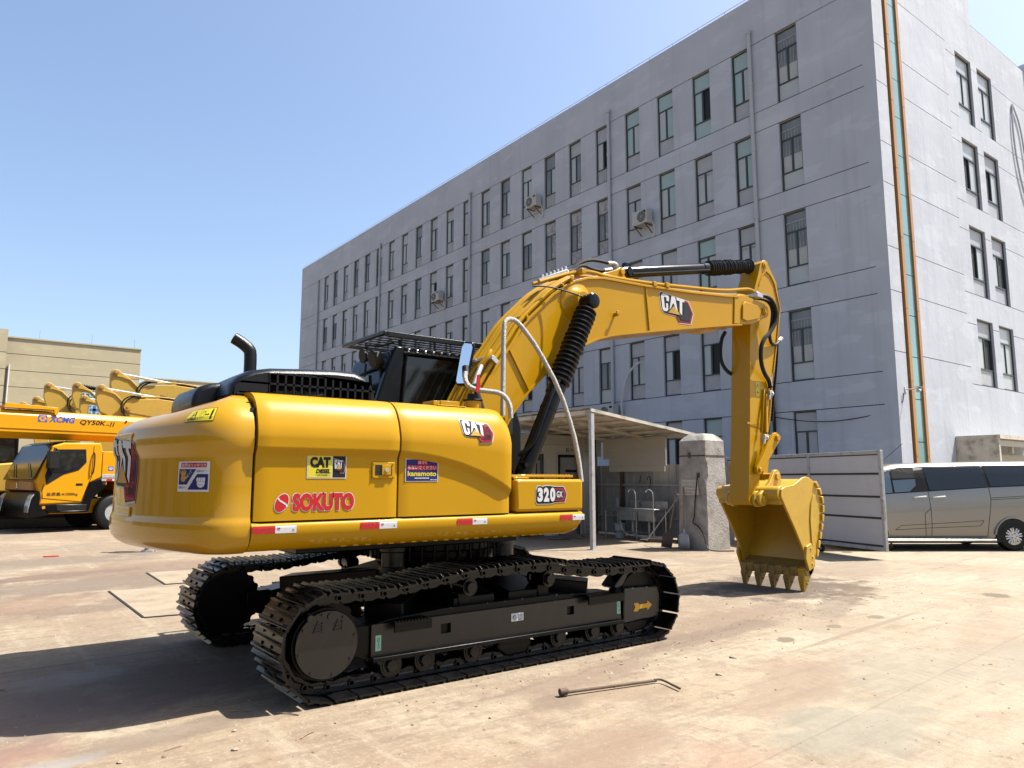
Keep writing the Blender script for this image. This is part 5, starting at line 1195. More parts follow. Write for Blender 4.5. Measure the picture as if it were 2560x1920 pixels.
d.text('kanamoto', 2.978, 1.674, 3.252, 1.716, 3, 3, .03); [d.rect(3.045 + i * .0128, 1.652, 3.054 + i * .0128, 1.662, 0, 3) for i in range(11)]; [d.rect(a, 1.640, a + w_, 1.647, 0, 3) for a, w_ in ((3.196, .016), (3.216, .010), (3.230, .006), (3.241, .014))]
d.build('rental_sticker', ['white', 'navy', 'red', 'lemon'], PD, Sd(YS), label='navy sticker reading kanamoto with red Japanese lines')
d = Decal(); out = [(4.345, 1.49), (4.348, 1.555), (4.365, 1.582), (4.40, 1.585), (4.425, 1.575), (4.45, 1.585), (4.52, 1.585), (4.56, 1.578), (4.685, 1.575), (4.722, 1.505), (4.70, 1.435), (4.57, 1.43), (4.52, 1.42), (4.36, 1.42), (4.343, 1.44)]
cx_, cz_ = 4.535, 1.503; d.poly([(cx_ + (x - cx_) * 1.03, cz_ + (z - cz_) * 1.08) for x, z in out], 0, 1); d.poly(out, 1, 2)
d.poly([(4.575, 1.565), (4.68, 1.562), (4.71, 1.505), (4.69, 1.445), (4.575, 1.443)], 2, 3); d.poly([(4.575, 1.548), (4.665, 1.547), (4.69, 1.505), (4.674, 1.46), (4.575, 1.458)], 3, 4)
for i, ch in enumerate('320'): d.text(ch, 4.358 + i * .076, 1.437, 4.424 + i * .076, 1.57, 0, 5, .06)
d.text('GX', 4.592, 1.475, 4.668, 1.535, 0, 5, .03)
d.build('model_sticker', ['white', 'ink', 'pinkred', 'dotgrey'], TB, Sd(5.375), label='white 320 GX number on a black and red badge')
for u, w in ((1.725, .325), (2.565, .32), (3.462, .315), (4.627, .31)):
    d = Decal(); h0, h1 = 1.257, 1.311; d.rect(u, h0, u + w * .51, h1, 0); d.rect(u + w * .512, h0, u + w, h1, 1)
    d.text('3M', u + w * .55, h0 + .028, u + w * .62, h0 + .042, 0, 2, .03); d.rect(u + w * .55, h0 + .020, u + w * .62, h0 + .023, 2); d.ell(u + w * .92, h0 + .022, .005, .005, 2, 2, 10); d.rect(u + w * .88, h0 + .010, u + w * .965, h0 + .013, 2)
    def sk(s, t, o):
        y = SK[0][1]
        for (z0, a), (z1, b) in zip(SK[3:], SK[4:]):
            if z0 <= t <= z1: y = a + (b - a) * (t - z0) / (z1 - z0)
        return (s, y - o, t)
    d.build('reflective_tape', ['reflred', 'reflwhite', 'dotgrey'], SKIRT, sk, step=.012)
# counterweight stickers (s grows towards the rear, so artwork is mirrored in s)
def cwm(s0): return lambda s, t, o: cw_surf(s0 - s, t, o)
d = Decal(); d.rect(0, 0, .27, .105, 1, 1); d.rect(.004, .004, .266, .101, 0, 2); d.rect(.131, .004, .133, .101, 1, 3)
d.poly([(.02, .015), (.115, .015), (.0675, .093)], 1, 3); d.poly([(.032, .022), (.103, .022), (.0675, .080)], 0, 4); d.line([(.05, .03), (.07, .045), (.06, .055), (.085, .06)], .006, 1, 5); d.line([(.055, .028), (.085, .03)], .005, 1, 5)
d.line([(.15, .03), (.15, .075), (.178, .08), (.178, .035), (.15, .03)], .003, 1, 3); d.line([(.19, .052), (.215, .052)], .006, 1, 3); d.poly([(.183, .052), (.194, .062), (.194, .042)], 1, 3); d.poly([(.222, .052), (.211, .062), (.211, .042)], 1, 3)
d.rect(.232, .045, .250, .082, 1, 3); d.ell(.241, .09, .007, .007, 1, 3, 12); d.rect(.233, .015, .240, .045, 1, 3); d.rect(.242, .015, .249, .045, 1, 3)
d.place(0, 2.065).build('warning_sticker', ['lemon', 'ink'], CW, cwm(.56), step=.02, label='yellow keep-clear warning pictogram')
d = Decal(); d.rect(0, 0, .30, .215, 0, 1); d.rect(.03, .172, .275, .205, 1, 2); d.text('合図はハッキリ!!', .037, .176, .268, .201, 0, 3, .012)
d.poly([(.012, .05), (.012, .16), (.19, .16), (.10, .05)], 2, 2); d.poly([(.29, .015), (.29, .125), (.20, .125), (.11, .015)], 2, 2)
d.text('止って', .105, .10, .168, .125, 0, 3, .01, 0, 38); d.text('了解', .135, .045, .175, .065, 0, 3, .01, 0, 38); d.text('合図はグー', .19, .138, .285, .155, 2, 3); d.text('合図はパー', .012, .022, .10, .040, 2, 3)
def hand(x, y, k, mi, fist):
    d.ell(x, y, .030 * k, .028 * k, mi, 3, 18)
    if fist:
        for i in range(4): d.ell(x - .024 * k + i * .016 * k, y + .024 * k, .010 * k, .014 * k, mi, 4, 12); d.line([(x - .016 * k + i * .016 * k, y + .006 * k), (x - .016 * k + i * .016 * k, y + .034 * k)], .002, 2, 5)
        d.ell(x + .005 * k, y - .002 * k, .024 * k, .009 * k, mi, 4, 14, -15); d.line([(x - .02 * k, y - .006 * k), (x + .022 * k, y - .012 * k)], .002, 2, 5)
    else:
        for a in (60, 80, 100, 122): c_, s_ = math.cos(R(a)), math.sin(R(a)); d.ell(x + c_ * .044 * k, y + s_ * .044 * k, .028 * k, .0075 * k, mi, 4, 12, a)
        d.ell(x + .034 * k, y + .004 * k, .022 * k, .008 * k, mi, 4, 12, 30)
hand(.062, .095, .9, 3, False); hand(.235, .06, 1.1, 0, True)
d.place(0, 1.56).build('signal_sticker', ['white', 'red', 'navy', 'gold'], CW, cwm(.60), step=.03, label='white Japanese hand-signal sticker')
# stick pictograms, arrow on the guard, small labels on the track frame
d = Decal(); d.rect(9.67, 3.03, 9.755, 3.12, 0, 1); d.poly([(9.68, 3.045), (9.745, 3.045), (9.7125, 3.11)], 1, 2); d.poly([(9.692, 3.052), (9.733, 3.052), (9.7125, 3.096)], 0, 3); d.line([(9.705, 3.06), (9.72, 3.08)], .006, 1, 4)
d.rect(9.665, 2.91, 9.745, 3.02, 0, 1); d.rect(9.70, 2.93, 9.712, 3.0, 1, 2); d.line([(9.68, 2.965), (9.735, 2.965)], .008, 1, 2)
d.build('warning_sticker', ['lemon', 'ink'], STICK, lambda s, t, o: (s, SY0 - o, t), label='yellow crush warning pictograms on the stick')
yo = 5.58 - .145
tf = [o for o in EX.children if o.name.startswith('track_frame')][0]
d = Decal(); d.poly([(5.65, .305), (5.68, .345), (5.66, .385), (5.72, .385), (5.74, .365), (5.86, .367), (5.86, .395), (5.93, .345), (5.86, .295), (5.86, .323), (5.74, .322), (5.71, .30)], 0, 1)
d.build('arrow_sticker', ['arrow'], tf, Sd(yo - .02), label='yellow arrow pointing forward')
d = Decal(); d.rect(4.10, .375, 4.24, .445, 0); d.ell(4.135, .41, .020, .020, 1, 2, 16); d.ell(4.135, .41, .014, .014, 0, 3, 16); d.line([(4.122, .42), (4.148, .40)], .005, 1, 4); d.line([(4.18, .39), (4.18, .43), (4.20, .422), (4.22, .43), (4.22, .39), (4.20, .383), (4.18, .39)], .004, 1, 2); d.line([(4.2, .385), (4.2, .42)], .003, 1, 2)
d.build('manual_sticker', ['white', 'dotgrey'], tf, Sd(yo))
for u, z in ((2.755, .30), (5.435, .30)):
    d = Decal(); d.rect(u, z, u + .05, z + .12, 0); d.ell(u + .025, z + .085, .012, .018, 1, 2, 14); d.ell(u + .025, z + .085, .006, .011, 0, 3, 14); d.line([(u + .03, z + .065), (u + .025, z + .045), (u + .035, z + .035), (u + .025, z + .02), (u + .017, z + .028)], .004, 1, 3)
    d.build('hook_sticker', ['mint', 'green'], tf, Sd(yo))
d = Decal(); rs = random.Random(8)
for i in range(3):
    x = i * .10
    for k in range(4): d.line([(x, .015 + k * .017), (x + .07, .015 + k * .017)], .006, 0, 1)
    for k in (0, .035, .07): d.line([(x + k, 0), (x + k + rs.uniform(-.01, .01), .075)], .006, 0, 1)
d.place(0, 2.085).build('faded_lettering', ['white'], CW, lambda s, t, o: (lambda q: (q[0], q[1], q[2] - (q[2] - 2.0) * .38))(cw_surf(1.20 - s, t, o)), step=.03)

# ================================================================== GATE, PILLAR, CANOPY CORNER
ga = Vector((15.37, 7.56, 0)); gb = Vector((17.25, 12.83, 0)); gd = (gb - ga).normalized(); gl_ = (gb - ga).length
G = tag(empty('sliding_gate', ga, math.atan2(gd.y, gd.x)), 'tall grey panelled metal gate on casters standing half open by the van', 'gate')
HG = 2.25
m = MB(); m.box(0, .075, -.035, .035, .17, HG); m.box(2.18, 2.255, -.035, .035, .17, HG); m.box(gl_ - .08, gl_, -.035, .035, .17, HG)
m.box(.075, 2.18, -.032, .032, HG - .08, HG - .002); m.box(2.255, gl_ - .08, -.032, .032, HG - .08, HG - .002); m.box(.075, 2.18, -.04, .04, .175, .25); m.box(2.255, gl_ - .08, -.04, .04, .175, .25)
m.build('gate_frame', 'gateframe', G, bevel=.006)
# local -x side faces the yard: the gate runs along +x, its yard face is local +y
m = MB(); hs = [.27, .84, 1.28, 1.76, HG - .08]
for a, b in ((.075, 2.18), (2.255, gl_ - .08)):
    for z0, z1 in zip(hs, hs[1:]): m.box(a, b, -.008, .010, z0 + .02, z1 - .02)
m.build('gate_panel', 'gatepanel', G, smooth=0)
m = MB()
for a, b in ((.075, 2.18), (2.255, gl_ - .08)):
    for z in hs: m.box(a, b, -.016, .018, z - .022, z + .022)
m.build('cross_bar', 'darkbar', G, smooth=0)
m = MB(); m.tube([(-.02, .05, 1.25), (-.05, .05, 1.18), (-.05, .05, .85), (-.02, .05, .78)], .012, 8, 1); m.box(-.01, .05, .03, .06, 1.24, 1.28); m.box(-.01, .05, .03, .06, .75, .79); m.build('pull_handle', 'gateframe', G)
for x in (1.85, 4.9):
    m = MB(); m.cyl((x, .05, .085), (x, .095, .085), .085, n=20); w = m.build('caster', 'rubber', G); m = MB(); m.box(x - .02, x + .02, .03, .05, .06, .25); m.cyl((x, .03, .085), (x, .10, .085), .03, n=12); m.build('caster_fork', 'galv', w)

PX, PY_ = 14.05, 11.05
P_ = tag(empty('concrete_pillar', (PX + .36, PY_ + .36, 0)), 'weathered square concrete gate pillar with pyramid cap and chipped corner', 'pillar')
def pillar_mesh():
    m = MB(); n = 9; rs = random.Random(4); hgt = 2.56
    def ring(z, g, chip=0): return [(PX + g, PY_ + g + 0, z), (PX + .72 - g, PY_ + g, z), (PX + .72 - g, PY_ + .76 - g, z), (PX + g, PY_ + .76 - g, z)]
    rings = []
    for k in range(25):
        z = hgt * k / 24; q = ring(z, .0 - .05 * max(0, 1 - z / 2.4))
        c = .012 + rs.uniform(0, .02) + (.07 if 1.62 < z < 2.05 else 0)
        a = q[0]; cut = [(a[0], a[1] + c, z), (a[0] + c * .9, a[1], z)]
        rings.append([cut[0], cut[1]] + q[1:])
    rings.append([(x + (PX + .36 - x) * .22, y + (PY_ + .38 - y) * .22, 2.66) for x, y, z in rings[-1]]); rings.append([(x + (PX + .36 - x) * .50, y + (PY_ + .38 - y) * .50, 2.735) for x, y, z in rings[-2]])
    m.grid(rings, close=True); m.add(rings[-1], [list(range(5))]); return m
pm = pillar_mesh().build('shaft', 'concrete', P_, smooth=25)
m = MB(); z = 2.20
for a, b in (((PX - .008, PY_ - .008), (PX + .73, PY_ - .008)), ((PX - .008, PY_ - .008), (PX - .008, PY_ + .77))): m.beam((*a, z), (*b, z), .012, .03)
m.build('steel_band', 'rust', P_, smooth=0)
m = MB(); m.box(PX - .05, PX - .008, PY_ + .42, PY_ + .47, 2.15, 2.28); m.box(PX - .02, PX + .0, PY_ + .15, PY_ + .25, 1.68, 1.80); m.box(PX + .73, PX + .86, PY_ + .05, PY_ + .15, 2.1, 2.2); m.build('hinge_bracket', 'rust', P_, bevel=.004)
d = Decal(); d.poly([(0, 0), (.53, .02), (.50, .37), (.02, .38)], 0, 1)
d.text('高压油管', .04, .26, .25, .33, 1, 2); d.text('液压油', .29, .26, .46, .33, 1, 2)
for z, w in ((.185, 9), (.11, 10), (.04, 7)):
    for k in range(w): d.rect(.06 + k * .042, z, .06 + k * .042 + .026, z + (.05 if z > .18 else .036), 1, 2)
d.build('painted_notice', ['cream', 'sheet'], P_, lambda s, t, o: (PX - .04 - o, PY_ + .70 - s, 1.26 + t))
# loose hose hanging down the pillar
m = MB(); m.tube([(PX - .05, PY_ + .2, 1.72), (PX - .06, PY_ + .28, 1.2), (PX - .08, PY_ + .30, .75), (PX - .10, PY_ + .36, .62), (PX - .10, PY_ + .2, .58), (PX - .12, PY_ + .02, .40), (PX - .14, PY_ - .06, .12), (PX - .2, PY_ - .2, .02), (PX + .3, PY_ - .5, .02)], .014, 6, 2)
tag(m.build('hose', 'rubber'), 'dark hose looped down the face of the concrete pillar', 'hose')

def shovel(x, y, lean, label, group='tools leaning on the pillar', broad=.17, z0=.0, h=1.45, m_='galv'):
    e = tag(empty('shovel', (x, y, 0)), label, 'shovel', group)
    top = Vector((x + lean[0], y + lean[1], h)); bot = Vector((x, y, .38))
    m = MB(); m.cyl(bot, top, .017, n=10); m.build('handle', 'wood', e)
    d_ = (top - bot).normalized(); s_ = Vector((0, 1, 0)); m = MB(); rows = []
    for k, w in ((.0, .06), (.05, broad * .92), (.2, broad), (.36, broad * .98)):
        rows.append([bot - d_ * k + s_ * (w * j / 3) + Vector((-.02 + .012 * (1 - abs(j) / 3), 0, 0)) for j in range(-3, 4)])
    m.grid(rows); b = m.build('blade', m_, e, smooth=40); so_ = b.modifiers.new('thickness', 'SOLIDIFY'); so_.thickness = .004
    m = MB(); m.cyl(bot - d_ * .08, bot + d_ * .1, .022, .018, n=10); m.build('socket', m_, e)
shovel(13.86, 11.58, (.13, .10), 'shovel with a pale square blade leaning on the pillar')
shovel(13.80, 11.98, (.20, -.10), 'shovel with a rusty blade, left of the pale one at the pillar', m_='rust')
e = tag(empty('squeegee', (13.75, 12.35, 0)), 'thin pale pole with a cross head leaning left of the pillar', 'squeegee', 'tools leaning on the pillar')
m = MB(); m.cyl((13.95, 12.86, .12), (14.28, 12.02, 1.25), .016, n=8); m.build('pole', 'galv', e)
m = MB(); m.beam((14.28, 12.12, 1.27), (14.28, 11.92, 1.25), .03, .03); m.build('head', 'galv', e)

# ------------------------------------------------------------------ canopy
KX, KY = 12.08, 12.82
CN = tag(empty('canopy', (KX, KY, 0)), 'rusty sheet metal canopy on a thin pale post beside the excavator boom', 'canopy')
m = MB(); m.box(KX - .05, KX + .05, KY - .05, KY + .05, 0, 3.22); m.build('post', 'gateframe', CN, bevel=.004)
m = MB(); m.box(KX - .1, KX + .1, KY - .1, KY + .1, 0, .012); m.build('base_plate', 'galv', CN, smooth=0)
x0, x1, y0, y1 = KX - .08, 15.85, KY - .04, 17.6
zr = lambda x, o=0: 3.27 - (x - KX) * .118 + o
m = MB(); rows = []
n = 40
for i in range(n + 1):
    y = y0 + (y1 - y0) * i / n; o = .022 if i % 4 in (1, 2) else 0
    rows.append([(x, y, zr(x, .06 + o)) for x in (x0, (x0 + x1) / 2, x1)])
m.grid(rows); r = m.build('roof_sheet', 'roofsheet', CN, smooth=0); q = r.modifiers.new('thickness', 'SOLIDIFY'); q.thickness = .006
m = MB()
m.beam((x0 + .02, y0, zr(x0, .01)), (x1, y0, zr(x1, .01)), .04, .07); m.beam((KX, y0 + .03, zr(KX, -.02)), (KX, y1, zr(KX, -.02)), .06, .10); m.beam((x1 - .1, y0 + .03, zr(x1)), (x1 - .1, y1, zr(x1)), .05, .10)
for k in range(1, 5): x = KX + k * .75; m.beam((x, y0 + .03, zr(x, .01)), (x, y1, zr(x, .01)), .04, .06)
for y in (14.4, 16.0): m.beam((x0 + .06, y, zr(x0, -.03)), (x1 - .12, y, zr(x1, -.03)), .05, .07)
m.build('roof_beam', 'roofsheet', CN, smooth=0)
m = MB(); m.box(15.70, 15.78, 12.9, 12.98, 0, 2.80); m.box(15.7, 15.78, 16.5, 16.58, 0, 2.8); m.build('post', 'rust', CN, smooth=0)

# site cabin behind
CB = tag(empty('site_cabin', (12.6, 16.7, 0)), 'cream site cabin with white framed doors under the canopy', 'cabin')
m = MB(); YC = 16.7
for a, b, z0, z1 in ((11.6, 12.84, 0, 2.66), (12.84, 13.79, 2.38, 2.66), (13.79, 14.33, 0, 2.66), (14.33, 15.2, 2.38, 2.66), (15.2, 15.32, 0, 2.66)): m.box(a, b, YC, YC + .06, z0, z1)
m.box(11.6, 15.6, YC + .3, YC + 5, 0, 2.9); m.build('wall', 'cream', CB, smooth=0)
m = MB(); m.box(11.6, 15.64, YC - .03, YC + .1, 2.665, 2.95); m.box(15.33, 15.64, YC - .02, YC + .12, 0, 2.66)
for x, z in ((15.45, .08), (15.55, .08), (15.45, .2), (15.55, .2), (15.45, 2.5), (15.55, 2.5), (15.45, 2.75), (15.45, 2.85)): m.cyl((x, YC - .035, z), (x, YC - .028, z), .018, n=8, mi=1)
m.build('corner_frame', ['creamtrim', 'ink'], CB, smooth=0)
for a, b in ((12.84, 13.79), (14.33, 15.2)):
    m = MB(); m.box(a - .07, a, YC - .03, YC + .08, 0, 2.38); m.box(b, b + .07, YC - .03, YC + .08, 0, 2.38); m.box(a - .07, b + .07, YC - .032, YC + .082, 2.38, 2.45); dr = m.build('door', 'creamtrim', CB, smooth=0)
    m = MB(); m.box(a, b, YC + .2, YC + .24, 0, 2.38); m.build('doorway', 'cavity', dr, smooth=0)
    m = MB()
    if a > 14: m.box(a + .22, b, YC + .12, YC + .15, 0, 2.3); m.box(a + .42, b - .02, YC + .10, YC + .12, 1.85, 1.93, 1); [m.box(a + .4 + i * .22, a + .52 + i * .22, YC + .1, YC + .12, z, z + .14, 1) for i, z in ((0, 1.55), (1, 1.55), (1, 1.3), (1, 1.05))]
    else: [m.box(a + .3 + i * .17, a + .42 + i * .17, YC + .12, YC + .14, .2, 2.2) for i in range(4)]
    m.build('door_leaf', ['sheet', 'ink'], dr, smooth=0)
m = MB(); m.box(14.68, 14.78, YC - .012, YC, 2.47, 2.57, 0); m.box(14.80, 15.05, YC - .012, YC, 2.475, 2.56, 1); sg = m.build('door_sign', ['ink', 'creamtrim'], CB, smooth=0)
d = Decal()
for x in (14.708, 14.752): d.ell(x, 2.55, .010, .010, 0, 1, 12); d.poly([(x - .014, 2.535), (x + .014, 2.535), (x + .009, 2.485), (x - .009, 2.485)], 0, 1)
d.rect(14.729, 2.48, 14.731, 2.56, 0, 1)
d.line([(14.835, 2.54), (14.85, 2.50)], .008, 1, 1); d.line([(14.86, 2.54), (14.90, 2.54), (14.90, 2.495)], .008, 1, 1); d.line([(14.875, 2.53), (14.875, 2.495), (14.94, 2.495), (14.94, 2.545), (14.91, 2.545)], .008, 1, 1)
d.build('sign_symbol', ['white', 'ink'], sg, lambda s, t, o: (s, YC - .012 - o, t), label='washroom symbol with two figures')

# ribbed sheet fence with its rail
FN_ = tag(empty('sheet_fence', (15.9, 15.0, 0)), 'grey ribbed sheet metal fence behind the steel sink', 'fence')
m = MB(); pts = []
y = 11.7
while y < 17.0:
    for dx, dy in ((0, 0), (0, .20), (-.03, .215), (-.03, .245), (0, .26)): pts.append((15.95 + dx, y + dy))
    y += .27
m.grid([[(a, b, z) for a, b in pts] for z in (.05, .6, 2.05)]); f = m.build('panel', 'sheet', FN_, smooth=0)
m = MB(); m.tube([(15.88, 11.8, 1.475), (15.88, 16.95, 1.475)], .028, 8); m.tube([(15.9, 11.8, .55), (15.9, 16.95, .55)], .022, 8); m.build('rail', 'galv', FN_)
m = MB(); m.box(15.84, 15.93, 15.52, 15.60, 0, 2.3); m.box(15.96, 16.04, 13.2, 13.28, 0, 2.3); m.build('post', 'rust', FN_, smooth=0)
m = MB(); m.tube([(15.86, 14.55, 1.62), (15.85, 14.50, 1.72), (15.85, 14.42, 1.72), (15.85, 14.40, 1.58), (15.86, 14.45, 1.40)], .012, 6, 2); m.tube([(15.86, 14.78, 1.75), (15.85, 14.80, 1.65), (15.86, 14.83, 1.55)], .012, 6, 1)
tag(m.build('cable', 'rubber'), 'short dark cable loop hanging from the fence rail', 'cable')
m = MB()
for k, (z0, z1) in enumerate(((1.86, 2.02), (2.025, 2.23), (2.235, 2.50), (2.505, 2.84))): m.box(15.62 + .0 * k, 15.65, 13.62 + .05 * (k == 0), 16.08 - (.25 if k < 2 else 0), z0, z1)
tag(m.build('wall_board', 'cream', smooth=0), 'beige board of wide planks fixed above the steel sink', 'board')
m = MB(); m.box(15.66, 15.70, 16.20, 16.42, 2.32, 2.92, 0); m.box(15.66, 15.69, 16.42, 16.52, 2.32, 2.92, 1)
for k in range(6): m.box(15.652, 15.662, 16.21, 16.41, 2.38 + k * .09, 2.386 + k * .09, 1)
tag(m.build('notice_sheet', ['ac_white', 'navy'], smooth=0), 'white paper notice strips with dark lines hanging beside the canopy post', 'notice')

# steel sink
SX0, SX1, S0, S1 = 15.02, 15.58, 13.55, 14.92
SK_ = tag(empty('steel_sink', (15.3, 14.25, 0)), 'two bowl stainless steel sink on tube legs under the beige board', 'sink')
m = MB(); m.box(SX0, SX1, S0 + .0, S1 + .55, .80, .84); m.box(SX0 - .006, SX0 + .012, S0, S1 + .55, .76, .80); m.build('top', 'stainless', SK_, bevel=.006)
m = MB(); m.box(SX1 - .02, SX1, S0, S1, .842, 1.04); m.build('backsplash', 'stainless', SK_, bevel=.004)
for a, b in ((13.60, 14.18), (14.28, 14.92)):
    m = MB(); m.box(SX0 + .015, SX1 - .08, a, b, .50, .80); m.build('bowl', 'stainless', SK_, bevel=.02)
for x in (SX0 + .03, SX1 - .05):
    for y in (S0 + .05, 14.23, S1 + .5):
        m = MB(); m.cyl((x, y, 0), (x, y, .8), .022, n=10); m.build('leg', 'stainless', SK_)
m = MB(); m.cyl((SX0 + .03, S0 + .05, .2), (SX0 + .03, S1 + .5, .2), .014, n=8); m.cyl((SX1 - .05, S0 + .05, .2), (SX1 - .05, S1 + .5, .2), .014, n=8); m.build('stretcher', 'stainless', SK_)
for y in (14.02, 14.68):
    m = MB(); m.tube([(SX1 - .06, y, .84), (SX1 - .06, y, 1.22), (SX1 - .08, y + .03, 1.32), (SX1 - .14, y + .09, 1.37), (SX1 - .18, y + .14, 1.34), (SX1 - .19, y + .15, 1.28)], .014, 8, 2); m.cyl((SX1 - .06, y, .84), (SX1 - .06, y, .88), .025, n=12); m.box(SX1 - .035, SX1 - .02, y - .2, y - .08, .88, 1.0); m.build('tap', 'chrome', SK_)
m = MB(); m.tube([(15.2, 14.5, .5), (15.2, 14.5, .12), (15.2, 14.3, .06), (15.2, 13.3, .05)], .035, 8, 1); m.tube([(15.2, 13.9, .5), (15.2, 13.9, .05)], .03, 8); m.tube([(15.1, 14.9, .5), (15.05, 14.75, .2), (15.1, 14.55, .1)], .025, 8, 2); m.build('drain_pipe', 'ac_white', SK_)
m = MB(); m.lathe((15.25, 15.05, 0), (15.25, 15.05, 1), [(0, .13), (.02, .135), (.30, .155), (.36, .16), (.38, .17), (.40, .17), (.40, .15), (.10, .13), (.08, .0)], 24); tag(m.build('bucket', 'ac_white', base=(15.25, 15.05, 0)), 'dirty white plastic bucket under the steel sink', 'bucket')
e = tag(empty('mop', (15.4, 15.75, 0)), 'grey mop leaning head up against the rusty fence post', 'mop')
m = MB(); m.cyl((15.0, 16.0, .02), (15.75, 15.62, 1.05), .013, n=8); m.build('handle', 'wood', e)
m = MB(); rs = random.Random(2)
for k in range(16): a = rs.uniform(-.09, .09); m.tube([(15.74, 15.62, 1.10), (15.72, 15.62 + a * .6, 1.02), (15.70, 15.62 + a, .8 + rs.uniform(-.06, .1))], .014, 5)
m.build('mop_head', 'galv', e)
m = MB(); m.beam((15.0, 13.15, .04), (14.7, 13.75, .04), .3, .05); m.beam((14.85, 12.9, .06), (14.55, 13.4, .07), .06, .08); m.beam((15.1, 12.75, .03), (14.75, 12.95, .10), .05, .05); m.box(15.1, 15.4, 12.55, 12.85, .0, .18)
tag(m.build('scrap_pile', 'rust', smooth=0), 'small heap of scrap rods and offcuts between sink and pillar', 'scrap')
m = MB(); m.tube([(12.95, 15.55, .03), (13.25, 15.3, .03), (13.6, 15.35, .05), (13.9, 15.05, .03), (14.0, 15.3, .10)], .012, 5, 1); m.tube([(13.1, 15.6, .02), (13.5, 15.2, .02)], .012, 5)
tag(m.build('scrap_rod', 'rust'), 'bent thin rods lying on the ground in front of the cabin', 'scrap')

# ------------------------------------------------------------------ entry shelter at the foot of the end wall
e = tag(empty('entry_shelter', (28.8, 10.0, 0)), 'cream boxed entry canopy on the sunlit end wall behind the van', 'shelter')
m = MB(); m.box(26.85, 33, 9.35, 10.68, 2.95, 3.08); m.box(26.85, 26.97, 9.4, 10.68, 0, 2.95); m.build('roof', 'roofsheet', e, smooth=0)
m = MB(); m.box(27.0, 33, 9.42, 9.5, 2.72, 2.9); m.box(27.0, 27.2, 9.6, 10.6, 0, 2.7); m.box(28.2, 28.35, 9.5, 9.62, 2.5, 2.72); m.box(29.6, 29.8, 9.5, 9.62, 2.5, 2.72); m.box(27.0, 33, 10.0, 10.1, 2.2, 2.48); m.build('beam', 'cream', e, smooth=0)

# ------------------------------------------------------------------ van
VR = -math.atan2(.6032, .7976)
cw_, sw_ = .7976, -.6032                       # van axis (towards its rear) in the yard
fo = Vector((.6032, .7976, 0)); ri = Vector((.7976, -.6032, 0))
VO = fo * 17.25 + ri * 11.62                   # rear axle, near side
V = tag(empty('van', VO, VR), 'champagne silver passenger van parked behind the gate', 'van')
# local x towards the rear (+ right), y away from the camera, z up; nose at x about -3.9
W_ = 1.95
secs = [  # x, sill z, belt z, roof z, roof inset
    (-4.25, .45, .80, .84, .10), (-4.12, .30, .98, 1.02, .08), (-3.90, .26, 1.06, 1.10, .07), (-3.62, .24, 1.12, 1.20, .08), (-3.38, .24, 1.18, 1.48, .12), (-3.14, .24, 1.22, 1.76, .16), (-2.92, .24, 1.26, 1.95, .19), (-2.55, .24, 1.30, 2.01, .2), (-1.6, .24, 1.36, 2.04, .2), (-.4, .24, 1.44, 2.06, .2), (.6, .24, 1.50, 2.07, .2), (.95, .26, 1.53, 2.04, .21), (1.08, .34, 1.54, 1.94, .23)]
m = MB(); rows = []
for x, s_, b_, r_, ins in secs:
    t = .03 if x < -4.1 else 0
    h = [(0 + t + .05, s_), (t + .012, s_ + .10), (t + .0, s_ + .3 * (b_ - s_)), (t - .012, s_ + .62 * (b_ - s_)), (t + .015, b_ - .10), (t + .03, b_), (t + ins * .55, b_ + (r_ - b_) * .55), (t + ins * .85, b_ + (r_ - b_) * .82), (t + ins + .05, b_ + (r_ - b_) * .95), (t + ins + .2, r_)]
    row = [(x, y, z) for y, z in h] + [(x, W_ - y, z) for y, z in reversed(h)]
    rows.append(row)
m.grid(rows); k = len(rows[0]); m.add(rows[0], [list(range(k))]); m.add(rows[-1], [list(reversed(range(k)))])
VB = m.build('body', 'van', V, smooth=45)
def vy(x, z):                                   # outer surface of the near side
    for a, b in zip(secs, secs[1:]):
        if a[0] <= x <= b[0]:
            q = (x - a[0]) / (b[0] - a[0]); s_, b_, r_, ins = [a[i] + (b[i] - a[i]) * q for i in (1, 2, 3, 4)]; break
    else: return 0
    h = [(.05, s_), (.012, s_ + .10), (0, s_ + .3 * (b_ - s_)), (-.012, s_ + .62 * (b_ - s_)), (.015, b_ - .10), (.03, b_), (ins * .55, b_ + (r_ - b_) * .55), (ins * .85, b_ + (r_ - b_) * .82), (ins + .05, b_ + (r_ - b_) * .95), (ins + .2, r_)]
    for (y0, z0), (y1, z1) in zip(h, h[1:]):
        if z0 <= z <= z1: return y0 + (y1 - y0) * (z - z0) / max(1e-6, z1 - z0)
    return h[-1][0]
vf = lambda s, t, o: (s, vy(s, t) - o, t)
L0 = 11.62
d = Decal(); d.poly([(8.65 - L0, 1.72), (8.94 - L0, 1.88), (9.15 - L0, 1.925), (9.49 - L0, 1.93), (9.66 - L0, 1.95), (11.07 - L0, 1.965), (12.6 - L0, 1.97), (12.6 - L0, 1.51), (11.14 - L0, 1.45), (9.73 - L0, 1.36), (8.60 - L0, 1.29)], 0, 1); d.build('window_band', ['ink'], VB, vf, step=.12, d=.002, base=.003)
d = Decal(); d.poly([(8.67 - L0, 1.31), (8.90 - L0, 1.33), (8.90 - L0, 1.84), (8.66 - L0, 1.71)], 0, 1); d.poly([(8.95 - L0, 1.335), (9.30 - L0, 1.36), (9.47 - L0, 1.50), (9.47 - L0, 1.65), (8.94 - L0, 1.62)], 0, 1); d.poly([(8.94 - L0, 1.64), (9.47 - L0, 1.67), (9.48 - L0, 1.91), (9.15 - L0, 1.905), (8.94 - L0, 1.86)], 1, 1)
